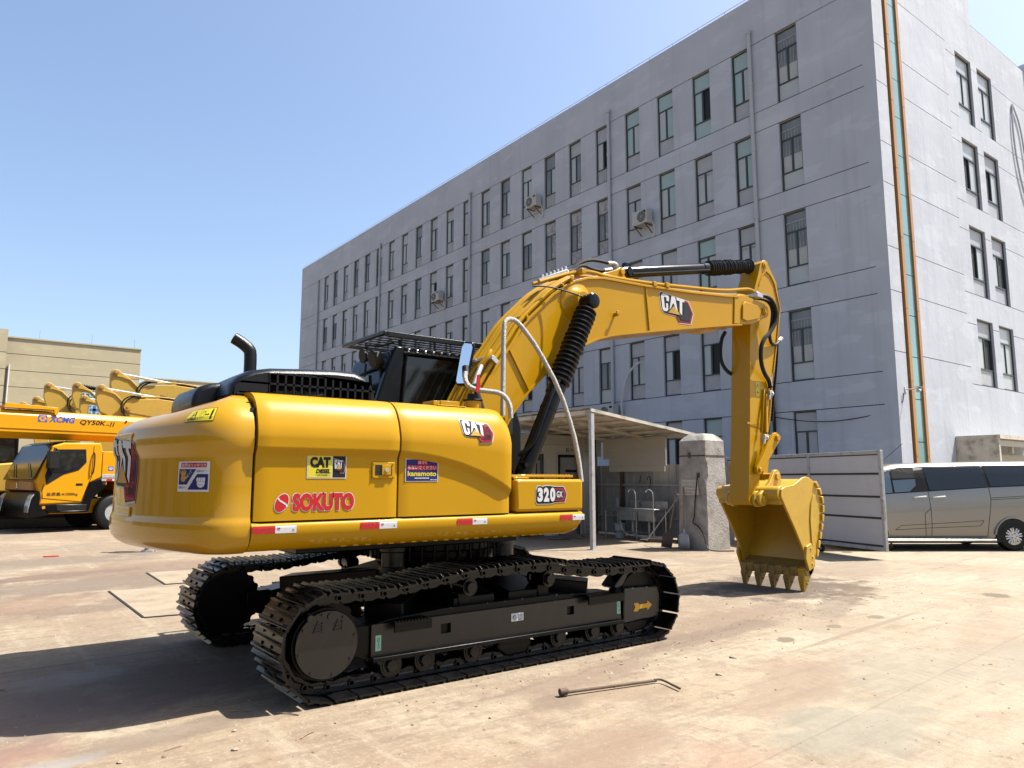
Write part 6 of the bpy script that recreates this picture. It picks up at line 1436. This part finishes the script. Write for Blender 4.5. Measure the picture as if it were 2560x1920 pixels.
M['vanlite'] = mat('light_side_glass', (.13, .19, .24), .06, 0, .1, 1); d.build('front_window', ['vanlite', 'cavity'], VB, vf, step=.12, d=.002, base=.007)
d = Decal(); d.poly([(9.70 - L0, 1.94), (11.05 - L0, 1.955), (11.12 - L0, 1.465), (9.77 - L0, 1.385)], 0, 1); d.build('sliding_window', ['glass'], VB, vf, step=.12, d=.002, base=.007)
d = Decal(); d.poly([(11.12 - L0, 1.955), (12.55 - L0, 1.96), (12.55 - L0, 1.53), (11.20 - L0, 1.475)], 0, 1); d.build('quarter_window', ['glass'], VB, vf, step=.12, d=.002, base=.007)
d = Decal()
for pts in ([(9.655, 1.95), (9.73, 1.36), (9.745, .97), (9.75, .60), (9.73, .34)], [(11.075, 1.97), (11.15, 1.45), (11.165, 1.17), (11.10, .8), (11.03, .34)], [(8.62, .34), (9.3, .335), (11.02, .335)], [(11.16, 1.17), (12.6, 1.25)], [(11.16, 1.21), (12.6, 1.29)], [(9.745, .97), (9.60, .85), (9.60, .34)], [(8.89, .48), (9.04, .58), (9.62, .61), (10.96, .69), (10.87, .57), (9.62, .52), (8.89, .48)]):
    d.line([(x - L0, z) for x, z in pts], .010, 0, 1)
d.build('panel_gap', ['ink'], VB, vf, step=.15, d=.002, base=.002)
for x in (9.38, 9.82):
    m = MB(); m.tube([(x - L0, -.02, 1.215), (x + .06 - L0, -.05, 1.23), (x + .2 - L0, -.05, 1.24), (x + .27 - L0, -.02, 1.245)], .02, 8, 1); m.build('door_handle', 'alloy', VB)
m = MB(); m.tube([(8.2 - L0, -.09, .25), (11.15 - L0, -.09, .25)], .03, 10); m.box(8.4 - L0, 11.0 - L0, -.05, .1, .235, .25); m.beam((8.75 - L0, -.05, .25), (8.85 - L0, .15, .06), .05, .02); m.build('running_board', 'stainless', V)
m = MB(); m.box(-3.9, .9, .25, W_ - .25, .16, .30); m.build('underbody', 'cavity', V, smooth=0)
def wheel(x, y0, y1, r, parent):
    s_ = -1 if y0 < y1 else 1
    m = MB(); ys = y0; m.lathe((x, y0, r), (x, y1, r), [(0, r * .60), (.0, r * .9), (.025, r * .985), (.05, r), (abs(y1 - y0) - .05, r), (abs(y1 - y0) - .02, r * .98), (abs(y1 - y0), r * .6)], 40, caps=False); t = m.build('tyre', 'rubber', parent)
    dv = 1 if y1 > y0 else -1
    m = MB(); m.lathe((x, y0 + dv * .01, r), (x, y0 + dv, r), [(0, r * .56), (0, r * .62), (.012, r * .62), (.016, r * .56)], 36)
    for k in range(8):
        a = R(k * 45 + 10); c_, q = math.cos(a), math.sin(a)
        for g in (-.09, .09): m.beam((x + r * .12 * math.cos(a + g * 2), y0 + dv * .004, r + r * .12 * math.sin(a + g * 2)), (x + r * .58 * math.cos(a + g * 1.6), y0 + dv * .012, r + r * .58 * math.sin(a + g * 1.6)), .022, .034, (c_, 0, q))
    m.lathe((x, y0 - dv * .005, r), (x, y0 + dv, r), [(0, .0), (0, r * .12), (.02, r * .2), (.03, r * .24)], 20)
    for k in range(5): a = R(k * 72); m.cyl((x + r * .17 * math.cos(a), y0 - dv * .012, r + r * .17 * math.sin(a)), (x + r * .17 * math.cos(a), y0 + dv * .02, r + r * .17 * math.sin(a)), .013, n=6, mi=1)
    m.build('rim', ['alloy', 'ink'], t)
    m = MB(); m.cyl((x, y0 + dv * .05, r), (x, y0 + dv * .06, r), r * .56, n=30); m.build('brake_disc', 'cavity', t)
for x in (0, -3.30):
    m = MB(); pts = arc(x, .34, .40, 0, 180, 18) + [(x - .40, .2), (x + .40, .2)]
    m.prism(pts, -.006, .3, 'xz'); m.build('wheel_arch', 'cavity', V, smooth=0)
    m = MB(); m.tube([(p[0], -.012, p[1]) for p in arc(x, .34, .42, 5, 175, 18)], .022, 8); m.build('arch_lip', 'van', VB)
    wheel(x, -.012, .20, .335, V); wheel(x, W_ + .0, W_ - .2, .335, V)
m = MB(); m.tube([(-2.85, .4, 1.98), (-2.2, .42, 2.5)], .006, 5); m.build('aerial', 'rubber', V)
m = MB(); m.prism([(-3.36, 1.22), (-3.18, 1.24), (-3.18, 1.46), (-3.32, 1.44)], -.22, -.03, 'xz'); m.build('door_mirror', 'van', V, bevel=.03)
m = MB(); m.add([(-3.64, .20, 1.20), (-3.64, W_ - .20, 1.20), (-2.98, W_ - .35, 1.93), (-2.98, .35, 1.93)], [(0, 1, 2, 3)]); m.build('windscreen', 'glass', V, smooth=0).location = (-.02, 0, .02)
m = MB(); m.prism([(-4.22, .70), (-4.10, .9), (-3.9, .96), (-3.98, .76)], -.0, .4, 'xz'); m.build('headlight', 'lens', V, bevel=.02)

# ------------------------------------------------------------------ ground clutter
e = tag(empty('wheel_wrench', (4.2, 4.3, 0)), 'rusty long handled socket wrench lying on the ground before the track', 'wrench')
m = MB(); m.tube([(3.86, 4.43, .028), (4.69, 4.253, .022)], .0115, 10); m.tube([(4.67, 4.255, .03), (4.70, 4.25, .03), (4.73, 4.22, .028), (4.66, 3.98, .022)], .009, 8, 1); m.build('bar', 'rust', e)
m = MB(); m.lathe((3.815, 4.44, .035), (3.9, 4.422, .035), [(0, .018), (0, .027), (.06, .027), (.075, .014)], 12); m.build('socket', 'rust', e)
rs = random.Random(12)
stone = None
spots = [(6.32, 4.95), (5.6, 4.55), (5.9, 4.4), (7.6, 4.75), (2.2, 4.9), (1.5, 4.8), (2.6, 4.55), (.9, 5.0), (1.6, 5.15), (4.9, 4.85), (12.2, 11.35), (8.4, 5.2), (3.1, 4.35), (5.3, 4.1)]
for i, (x, y) in enumerate(spots):
    if stone is None:
        bm = bmesh.new(); bmesh.ops.create_icosphere(bm, subdivisions=2, radius=.02)
        for v in bm.verts: v.co *= rs.uniform(.8, 1.15); v.co.z *= .6
        me = bpy.data.meshes.new('stone'); bm.to_mesh(me); bm.free(); me.materials.append(M['stone']); stone = bpy.data.objects.new('stone', me); o = stone
    else: o = stone.copy()
    COL.objects.link(o); o.location = (x, y, .006); k = rs.uniform(.35, 1.25); o.scale = (k * rs.uniform(.8, 1.5), k, k); o.rotation_euler = (0, 0, rs.uniform(0, 6))
    tag(o, 'small tan stone lying loose on the concrete yard', 'stone', 'stones scattered on the yard')
tw = None
for i, (x, y, a) in enumerate([(1.55, 5.85, -.5), (1.75, 5.55, -.5), (2.0, 5.28, -.9), (2.03, 5.36, .9), (1.95, 4.78, .6), (.35, 7.2, .1), (1.2, 5.05, .3)]):
    if tw is None: m = MB(); m.tube([(-.05, 0, 0), (0, .006, .002), (.06, 0, 0)], .003, 5, 1); tw = m.build('twig', 'wood'); o = tw
    else: o = tw.copy(); COL.objects.link(o)
    o.location = (x, y, .006); o.rotation_euler = (0, 0, a); o.scale = (1.0 + .3 * (i % 3),) * 3
    tag(o, 'thin pale twig lying on the ground behind the excavator', 'twig', 'twigs on the ground behind the excavator')
m = MB(); m.box(-.14, .14, -.06, .06, .002, .02); o = m.build('rag', 'red', bevel=.006, base=(0, 0, 0)); o.location = (1.78, 18.7, 0); tag(o, 'small red rag lying on the ground beside the crane truck', 'rag')
m = MB(); m.beam((3.42, 2.95, .012), (3.55, 2.86, .012), .03, .012); tag(m.build('plank_offcut', 'wood', smooth=0), 'flat wooden offcut at the bottom edge of the yard', 'wood')

# ================================================================== CRANE TRUCK
TR = tag(empty('crane_truck', (4.03, 27.36, 0), R(16)), 'orange yellow truck crane with its boom over the cab at the left', 'crane truck')
WT = 2.5
m = MB(); cabp = [(-2.0, .86), (-1.95, 1.05), (-2.10, 1.60), (-1.70, 2.68), (-1.38, 2.79), (-.29, 2.82), (-.22, 2.6), (-.21, 1.69), (-.56, 1.53), (-.75, .89)]
m.prism(cabp, .0, WT, 'xz'); TC = m.build('cab', 'crane_yellow', TR, bevel=.05, seg=3)
m = MB(); m.prism([(-1.63, 2.57), (-.74, 2.60), (-.70, 2.18), (-.91, 1.93), (-1.35, 1.79), (-1.82, 1.47), (-1.88, 1.74), (-1.82, 2.0)], -.012, .01, 'xz'); m.build('window_surround', 'ink', TC, bevel=.004)
m = MB(); m.prism([(-1.60, 2.53), (-.78, 2.56), (-.75, 2.20), (-.94, 1.98), (-1.36, 1.84), (-1.74, 1.86), (-1.76, 2.02)], -.018, -.01, 'xz'); m.build('side_window', 'cabglass', TC, smooth=0)
d = Decal(); d.line([(-1.9, 1.06), (-.78, .93), (-.58, 1.53), (-.52, 1.7), (-.50, 2.7)], .018, 0, 1); d.line([(-1.9, 1.06), (-1.93, 1.3), (-1.9, 1.5)], .018, 0, 1); d.text('总质量:41000kg', -1.80, 1.11, -.90, 1.235, 0, 1, .01); d.rect(-.97, 1.44, -.77, 1.51, 0, 1)
d.build('door_marking', ['ink'], TC, lambda s, t, o: (s, -.002 - o, t), label='door outline with black total mass lettering')
m = MB(); m.tube([(-.50, -.03, 2.5), (-.49, -.09, 2.4), (-.50, -.09, 1.9), (-.53, -.03, 1.78)], .022, 8, 1); m.build('grab_handle', 'rubber', TC)
m = MB(); m.box(-1.88, -1.62, -.28, -.02, 1.98, 2.5); m.tube([(-1.6, 0, 2.58), (-1.75, -.15, 2.62), (-1.75, -.15, 1.85), (-1.7, 0, 1.78)], .02, 8, 1); m.build('door_mirror', 'rubber', TC, bevel=.04)
m = MB(); m.prism([(-2.165, 1.62), (-1.70, 2.70), (-1.72, 2.72), (-2.185, 1.64)], .08, WT - .08, 'xz'); wnd = m.build('windscreen', 'cabglass', TC, smooth=0)
m = MB(); m.tube([(-2.19, .3, 1.72), (-2.0, 1.0, 2.14)], .014, 6); m.tube([(-2.19, 1.5, 1.72), (-2.0, 2.1, 2.14)], .014, 6); m.build('wiper', 'rubber', wnd)
m = MB(); m.prism([(-1.72, 2.74), (-1.38, 2.84), (-.9, 2.84), (-.9, 2.82), (-1.35, 2.81)], .1, WT - .1, 'xz'); m.build('sun_visor', 'frame', TC)
m = MB(); m.box(-2.16, -2.02, .2, WT - .2, 1.3, 1.58); m.build('grille_panel', 'copper', TC, bevel=.03)
m = MB(); m.tube([(-2.17, 1.2, 1.52), (-2.175, 1.28, 1.42), (-2.17, 1.2, 1.36)], .014, 6); m.tube([(-2.17, 1.32, 1.54), (-2.175, 1.26, 1.44), (-2.17, 1.32, 1.36)], .014, 6); m.build('grille_badge', 'chrome', TC)
m = MB(); m.prism([(-2.2, .45), (-2.26, .7), (-2.2, 1.05), (-2.05, 1.30), (-1.96, 1.25), (-1.96, .86), (-1.65, .55)], .0, WT, 'xz'); BPm = m.build('bumper', 'frame', TR, bevel=.03)
for y0 in (.02, WT - .32):
    m = MB(); m.prism([(-2.27, .62), (-2.28, .8), (-2.2, 1.12), (-2.12, 1.20), (-2.14, .75)], y0, y0 + .30, 'xz'); m.build('headlight', 'lens', BPm, bevel=.02)
m = MB(); m.cyl((-1.85, -.01, .78), (-1.85, .02, .78), .05, n=14); m.build('marker_light', 'amber', BPm)
m = MB(); m.prism([(-1.98, .86), (-.76, .88), (-.56, 1.52), (-.22, 1.68), (-.02, 1.62), (-.05, 1.40), (-.45, 1.0), (-.52, .60), (-1.65, .60), (-1.98, .80)], .0, .9, 'xz'); m.box(-1.4, -.6, -.03, .1, .6, .66); m.build('step_skirt', 'frame', TR, bevel=.02)
m = MB(); m.prism([(-1.5, .86), (-1.45, .66), (-.62, .66), (-.6, .84)], -.012, .01, 'xz'); m.build('side_step', 'plate', TR, bevel=.01)
m = MB(); m.box(-1.8, 9.6, .5, 2.0, .55, 1.0); m.box(.8, 9.6, 0, WT, 1.0, 1.25); m.build('chassis', 'crane_yellow', TR, bevel=.02)
m = MB(); m.box(-.20, .55, .02, WT, 1.60, 2.55); m.box(.6, 1.6, .02, WT, 1.25, 1.9); m.build('side_cabinet', 'crane_yellow', TR, bevel=.02)
m = MB(); m.box(-.20, .55, -.01, .02, 1.69, 1.80); m.box(-.20, .55, -.01, .02, 1.58, 1.66); m.build('marker_strip', 'galv', TR, bevel=.004)
d = Decal(); d.rect(-.05, 1.585, .14, 1.655, 0, 1); d.rect(.14, 1.585, .34, 1.655, 1, 1); d.rect(.0, 1.92, .16, 2.06, 2, 1); d.poly([(.04, 2.03), (.12, 2.03), (.145, 1.99), (.08, 1.935), (.015, 1.99)], 1, 2); d.poly([(.055, 2.015), (.105, 2.015), (.08, 1.965)], 2, 3)
d.build('side_sticker', ['reflred', 'reflwhite', 'blue'], TR, lambda s, t, o: (s, -.008 - o if t < 1.9 else .019 - o, t))
m = MB(); m.box(-.18, -.02, .0, .1, 1.45, 1.56); m.build('indicator', 'amber', TR, bevel=.02)
def truck_wheel(x, parent):
    m = MB(); m.lathe((x, 0, .56), (x, 1, .56), [(0, .30), (0, .50), (.03, .55), (.06, .565), (.28, .565), (.32, .5), (.32, .3)], 44, caps=False)
    for k in range(44):
        a = R(k * 360 / 44); m.beam((x + .56 * math.cos(a), .04, .56 + .56 * math.sin(a)), (x + .56 * math.cos(a), .30, .56 + .56 * math.sin(a)), .035, .03, (math.cos(a), 0, math.sin(a)))
    t = m.build('tyre', 'rubber', parent)
    m = MB(); m.lathe((x, .03, .56), (x, 1, .56), [(0, .26), (0, .31), (.04, .30), (.10, .26), (.12, .18), (.06, .15), (.05, 0)], 30)
    for k in range(10): a = R(k * 36); m.cyl((x + .2 * math.cos(a), .09, .56 + .2 * math.sin(a)), (x + .2 * math.cos(a), .16, .56 + .2 * math.sin(a)), .016, n=6)
    m.build('rim', 'galv', t)
for x in (.28, 1.75, 5.2, 6.6): truck_wheel(x, TR)
for x in (.28, 1.75, 5.2, 6.6): m = MB(); m.lathe((x, WT, .56), (x, 0, .56), [(0, .3), (0, .52), (.04, .565), (.3, .565), (.32, .3)], 30); m.build('tyre', 'rubber', TR)
# telescopic boom, upper section with lettering
bo = 1.0
m = MB(); m.prism([(.62, 3.62), (.70, 3.76), (1.0, 3.82), (1.3, 3.76), (1.38, 3.62), (1.38, 3.10), (1.2, 2.92), (.82, 2.90), (.62, 3.10)], -6.5, 6.2, 'yz'); TBm = m.build('boom', 'crane_yellow', TR, smooth=20)
m = MB(); m.box(-6.5, 6.2, .60, .63, 3.205, 3.225); m.build('boom_rib', 'crane_yellow', TBm, smooth=0)
m = MB(); m.prism([(-2.95, 3.82), (-2.9, 3.98), (-1.5, 3.93), (-1.42, 3.93), (-1.42, 3.70), (-1.52, 3.68), (-1.55, 3.84)], .58, .66, 'xz'); m.box(-2.9, -1.45, .66, 1.3, 3.86, 3.92); m.build('boom_bracket', 'crane_yellow', TBm, bevel=.01)
m = MB(); m.box(3.6, 6.8, .2, 2.3, 1.3, 3.6); m.build('slewing_platform', 'crane_yellow', TR, bevel=.05)
m = MB(); m.cyl((1.5, 1.0, 1.9), (3.2, 1.0, 2.9), .12, n=16); m.cyl((5.0, 1.0, 1.25), (5.0, 1.0, 1.35), .8, n=30); m.build('lift_cylinder', 'frame', TR)
m = MB(); m.cyl((.75, .598, 3.62), (.75, .605, 3.62), .035, n=14); m.build('bolt', 'ink', TBm)
d = Decal(); d.rect(-1.97, 3.445, -1.71, 3.66, 0, 1); d.poly([(-1.90, 3.63), (-1.78, 3.63), (-1.725, 3.55), (-1.80, 3.46), (-1.88, 3.46), (-1.955, 3.55)], 1, 2); d.poly([(-1.89, 3.59), (-1.79, 3.59), (-1.84, 3.50)], 0, 3)
d.text('XCMG', -1.66, 3.455, -.88, 3.645, 0, 1, .035, .2); d.text('QY50K', -.73, 3.41, .08, 3.585, 2, 1, .02, .2); d.text('-II', .10, 3.41, .38, 3.57, 2, 1, 0, .2)
d.build('boom_lettering', ['blue', 'crane_yellow', 'ink'], TBm, lambda s, t, o: (s, .618 - o, t), label='blue XCMG emblem and black QY50K-II lettering')

# ================================================================== ROW OF PARKED EXCAVATORS BEHIND (bucket end towards -x)
def make_parked(mark=None):
    e = empty('excavator', (0, 0, 0), local=True)
    body = 7.9
    for s in (-1, 1):
        m = MB(); prof = arc(body - 1.75, .5, .48, 270, 90, 10) + arc(body + 1.75, .5, .48, 90, -90, 10)
        m.prism(prof, s * 1.19 - .3, s * 1.19 + .3, 'xz')
        P, T = resample(prof, 52)
        for u, z, a in P: m.beam((u, s * 1.19 - .3, z), (u, s * 1.19 + .3, z), .03, .05, (math.sin(a), 0, -math.cos(a)))
        t = m.build('track', 'track', e, smooth=0)
        m = MB(); m.box(body - 1.4, body + 1.4, s * 1.5 - .02, s * 1.5 + .02, .3, .62); m.build('track_frame', 'frame', t, smooth=0)
    m = MB(); m.box(body - 1.3, body + 1.3, -.9, .9, .4, .8); m.cyl((body, 0, .8), (body, 0, 1.1), .7, n=26); m.build('carbody', 'frame', e)
    m = MB(); m.prism([(body - 1.7, 1.1), (body - 1.7, 1.75), (body - .6, 1.95), (body + 1.7, 2.2), (body + 1.7, 1.1)], -1.36, 1.36, 'xz'); m.build('house', 'old_yellow', e, bevel=.05)
    m = MB(); m.prism([(body + 1.7, 1.05), (body + 1.7, 2.25), (body + 2.5, 2.15), (body + 2.75, 1.8), (body + 2.75, 1.3), (body + 2.5, 1.05)], -1.36, 1.36, 'xz'); m.build('counterweight', 'old_yellow', e, bevel=.12, seg=3)
    m = MB(); m.prism([(body + .1, 2.1), (body + .2, 2.45), (body + 1.7, 2.55), (body + 2.2, 2.4), (body + 2.3, 2.2)], -1.2, 1.2, 'xz'); h = m.build('hood', 'hood', e, bevel=.06)
    m = MB(); [m.box(body + .4 + i * .13, body + .5 + i * .13, -1.23, -1.19, 2.2 + j * .12, 2.29 + j * .12) for i in range(8) for j in range(2)]; m.build('grille', 'cavity', h, smooth=0)
    m = MB(); m.prism([(body - 1.7, 1.3), (body - 1.75, 2.2), (body - 1.45, 3.0), (body - .1, 3.05), (body - .05, 1.3)], .35, 1.36, 'xz'); c = m.build('cab', 'black', e, bevel=.05)
    for a_ in (1.355, .335): m = MB(); m.prism([(body - 1.6, 2.05), (body - 1.38, 2.9), (body - .2, 2.92), (body - .18, 2.05)], a_, a_ + .017, 'xz'); m.build('cab_window', 'cabglass', c, smooth=0)
    hp = 5.6; f = lambda L: [(x, z + hp) for x, z in L]
    m = MB(); m.prism(f([(.82, -.62), (1.2, -.42), (2.2, -.35), (3.4, -.45), (4.6, -.95), (5.6, -2.1), (7.05, -3.95), (6.6, -4.1), (5.2, -2.7), (4.2, -1.75), (3.3, -1.3), (1.2, -1.02), (.9, -.95)]), -.27, .27, 'xz'); bm_ = m.build('boom', 'old_yellow', e, bevel=.015)
    m = MB(); m.cyl((1.02, -.34, hp - .74), (1.02, .34, hp - .74), .17, n=22); m.cyl((1.02, -.36, hp - .74), (1.02, .36, hp - .74), .06, n=16); m.build('pin', 'old_yellow', bm_)
    for k in range(4): m = MB(); m.tube([(1.5, -.2 + k * .1, hp - .3 + .02 * k), (2.3, -.2 + k * .1, hp - .24), (3.4, -.2 + k * .1, hp - .36), (4.7, -.2 + k * .1, hp - .9)], .025, 6, 1); m.build('steel_tube', 'old_yellow', bm_)
    m = MB(); m.tube([(1.5, -.3, hp - .3), (1.05, -.36, hp - .28), (.72, -.36, hp - .6), (.8, -.34, hp - 1.0), (1.1, -.3, hp - 1.3)], .03, 6, 2); m.tube([(1.5, -.25, hp - .3), (1.15, -.32, hp - .32), (.85, -.32, hp - .6), (.9, -.3, hp - 1.1)], .03, 6, 2); m.build('hydraulic_hose', 'rubber', bm_)
    stick = f([(-.16, -.05), (-.12, .08), (-.02, .14), (.10, .12), (.2, .02), (.56, -.22), (1.0, -.68), (1.12, -1.1), (1.35, -2.0), (1.55, -3.3), (1.25, -3.4), (.75, -2.2), (.45, -1.2), (.02, -1.0), (-.14, -.55)])
    m = MB(); m.prism(stick, -.19, .19, 'xz'); st = m.build('stick', 'old_yellow', e, bevel=.012)
    rim = f([(-.17, -.02), (.0, -.14), (.2, -.16), (.52, -.26), (.95, -.68), (1.1, -1.1)])
    m2 = strip([(x, z) for x, z in rim], .03, -.225, -.19, 1); m2.build('nose_flange', 'old_yellow', st, smooth=0)
    m = MB(); m.cyl((.0, -.25, hp), (.0, .25, hp), .11, n=20); m.cyl((.0, -.28, hp), (.0, .28, hp), .06, n=14); m.build('nose_pin', 'rust2', st, bevel=.01)
    m = MB(); m.cyl((.05, 0, hp), (2.4, 0, hp - .30), .06, n=14); rd = m.build('rod', 'chrome', e); m = MB(); m.cyl((2.35, 0, hp - .295), (4.3, 0, hp - .56), .125, n=18); m.cyl((2.3, 0, hp - .29), (2.45, 0, hp - .31), .145, n=18); m.build('arm_cylinder', 'black', e)
    bz = hp - 3.3
    m = MB(); m.prism([(1.1, bz), (1.45, bz + .1), (2.0, bz - .15), (2.2, bz - .7), (1.95, bz - 1.2), (1.5, bz - 1.4), (1.15, bz - .8)], -.6, .6, 'xz'); m.build('bucket', 'old_yellow', e, bevel=.02)
    return e
M['rust2'] = mat('orange_brown_paint', (.52, .29, .07), .55)
noses = [((4.107, 31.0, 5.034), 'green'), ((3.961, 34.2, 4.922), 'blue'), ((5.524, 37.6, 6.481), None), ((4.425, 41.2, 6.191), 'green'), ((3.546, 44.9, 6.477), None), ((3.301, 48.4, 6.08), None), ((2.865, 51.8, 6.026), None), ((-6.9, 31.3, 6.2), None)]
names = ['parked yellow excavator of the back row, nearest the crane truck', 'parked excavator with a blue cross on its stick, behind the crane boom', 'parked excavator with the highest stick tip in the back row',
         'parked excavator with a dark green cross on its stick and black rod boot', 'parked pale yellow excavator in the middle of the back row', 'parked excavator whose stick tip is second from the left', 'farthest parked excavator with its tip lowest at the left', 'black and yellow excavator standing at the left edge behind the crane cab']
proto = make_parked()
for i, ((x, y, z), mk) in enumerate(noses):
    o = proto if i == 0 else copy_tree(proto)
    s_ = z / 5.6; o.location = (x, y, 0); o.scale = (s_,) * 3
    tag(o, names[i], 'excavator', 'excavators parked in the back row')
    if mk and i in (1, 3):
        st = [c for c in o.children if c.name.startswith('stick')][0]
        d = Decal(); a = 5.6 - .75; d.rect(.2, a - .02, .66, a + .44, 0, 1)
        d.rect(.37, a + .02, .49, a + .40, 1, 2); d.rect(.24, a + .15, .62, a + .27, 1, 2)
        for q in ((.22, a), (.55, a), (.22, a + .33), (.55, a + .33)): d.rect(q[0], q[1], q[0] + .08, q[1] + .08, 1, 2)
        d.build('cross_sticker', ['white', 'skyblue' if mk == 'blue' else 'teal'], st, lambda s, t, o_: (s, -.195 - o_, t), d=.004, base=.006)
    if i == 3:
        m = MB(); bellows(m, (.05, 0, 5.6), (1.2, 0, 5.45), .07, .11, 12); m.build('rod_boot', 'bellows', [c for c in o.children if c.name.startswith('rod')][0])

# ================================================================== PERSON standing behind the counterweight
def person(loc, rz):
    e = tag(empty('person', loc, rz), 'person in dark clothes and white trainers standing behind the counterweight', 'person')
    joints = [((0, 0, .95), .13), ((0, 0, 1.12), .125), ((0, 0, 1.34), .145), ((0, 0, 1.45), .07), ((0, .01, 1.52), .055), ((0, .02, 1.60), .085), ((0, .02, 1.69), .088), ((0, .015, 1.75), .05)]
    ed = [(i, i + 1) for i in range(7)]
    def add(par, pts):
        for p, r in pts: joints.append((p, r)); ed.append((par, len(joints) - 1)); par = len(joints) - 1
        return par
    for s in (-1, 1):
        add(0, [((s * .09, 0, .88), .095), ((s * .105, .01, .50), .065), ((s * .11, -.015, .28), .055), ((s * .115, 0, .09), .040), ((s * .12, .13, .05), .035)])
        w = add(2, [((s * .17, 0, 1.38), .06), ((s * .23, -.01, 1.12), .045), ((s * .25, .04, .90), .033), ((s * .255, .06, .84), .030)])
        for k, (dx, dy, l) in enumerate(((-.02, .02, .07), (-.005, .01, .085), (.01, .0, .08), (.02, -.01, .06))):
            add(w, [((s * .255 + dx, .06 + dy, .81), .010), ((s * .255 + dx, .07 + dy, .81 - l * .6), .009), ((s * .25 + dx, .055 + dy, .81 - l), .007)])
        add(w, [((s * .235, .085, .83), .011), ((s * .232, .10, .79), .009)])
    me = bpy.data.meshes.new('figure'); me.from_pydata([j[0] for j in joints], ed, []); tmp = bpy.data.objects.new('figure', me); COL.objects.link(tmp)
    sk = tmp.modifiers.new('skin', 'SKIN'); sb = tmp.modifiers.new('sub', 'SUBSURF'); sb.levels = sb.render_levels = 2
    for v, (p, r) in zip(me.skin_vertices[0].data, joints): v.radius = (r, r)
    me.skin_vertices[0].data[0].use_root = True
    bpy.context.view_layer.update()
    out = bpy.data.meshes.new_from_object(tmp.evaluated_get(bpy.context.evaluated_depsgraph_get())); bpy.data.objects.remove(tmp)
    out.materials.clear()
    for k in ('skin', 'trousers', 'shirt'): out.materials.append(M[k])
    for p in out.polygons:
        c = p.center; p.use_smooth = True
        p.material_index = 1 if (c.z < .96 and abs(c.x) < .22 and c.z > .07) else 2 if (.96 <= c.z < 1.46 and not (abs(c.x) > .2 and c.z < 1.0)) else 0
    o = bpy.data.objects.new('body', out); COL.objects.link(o); o.parent = e
    m = MB(); m.lathe((0, .0, 1.63), (0, .0, 2), [(0, .085), (.02, .098), (.08, .10), (.12, .085), (.15, .04), (.155, 0)], 18); m.build('hair', 'hair', o)
    m = MB(); m.prism([(.095, 1.62), (.115, 1.60), (.12, 1.625), (.10, 1.66)], -.012, .012, 'yz'); m.build('nose', 'skin', o, bevel=.006)
    m = MB(); [m.lathe((s * .035, .098, 1.655), (s * .035, 1, 1.655), [(0, 0), (.004, .008), (.01, .0)], 8) for s in (-1, 1)]; m.box(-.025, .025, .095, .102, 1.575, 1.583); m.build('eyes_and_mouth', 'ink', o)
    for s in (-1, 1):
        m = MB(); x = s * .12
        m.grid([[(x + w * math.cos(R(a)), y + .0, max(0.0, h * math.sin(R(a)))) for a in range(0, 181, 20)] for y, w, h in ((-.085, .02, .05), (-.07, .042, .085), (0, .045, .10), (.08, .048, .075), (.15, .046, .055), (.195, .028, .035))]); m.build('shoe', 'shoe', o, bevel=0)
person((3.74, 18.62, 0), R(60))
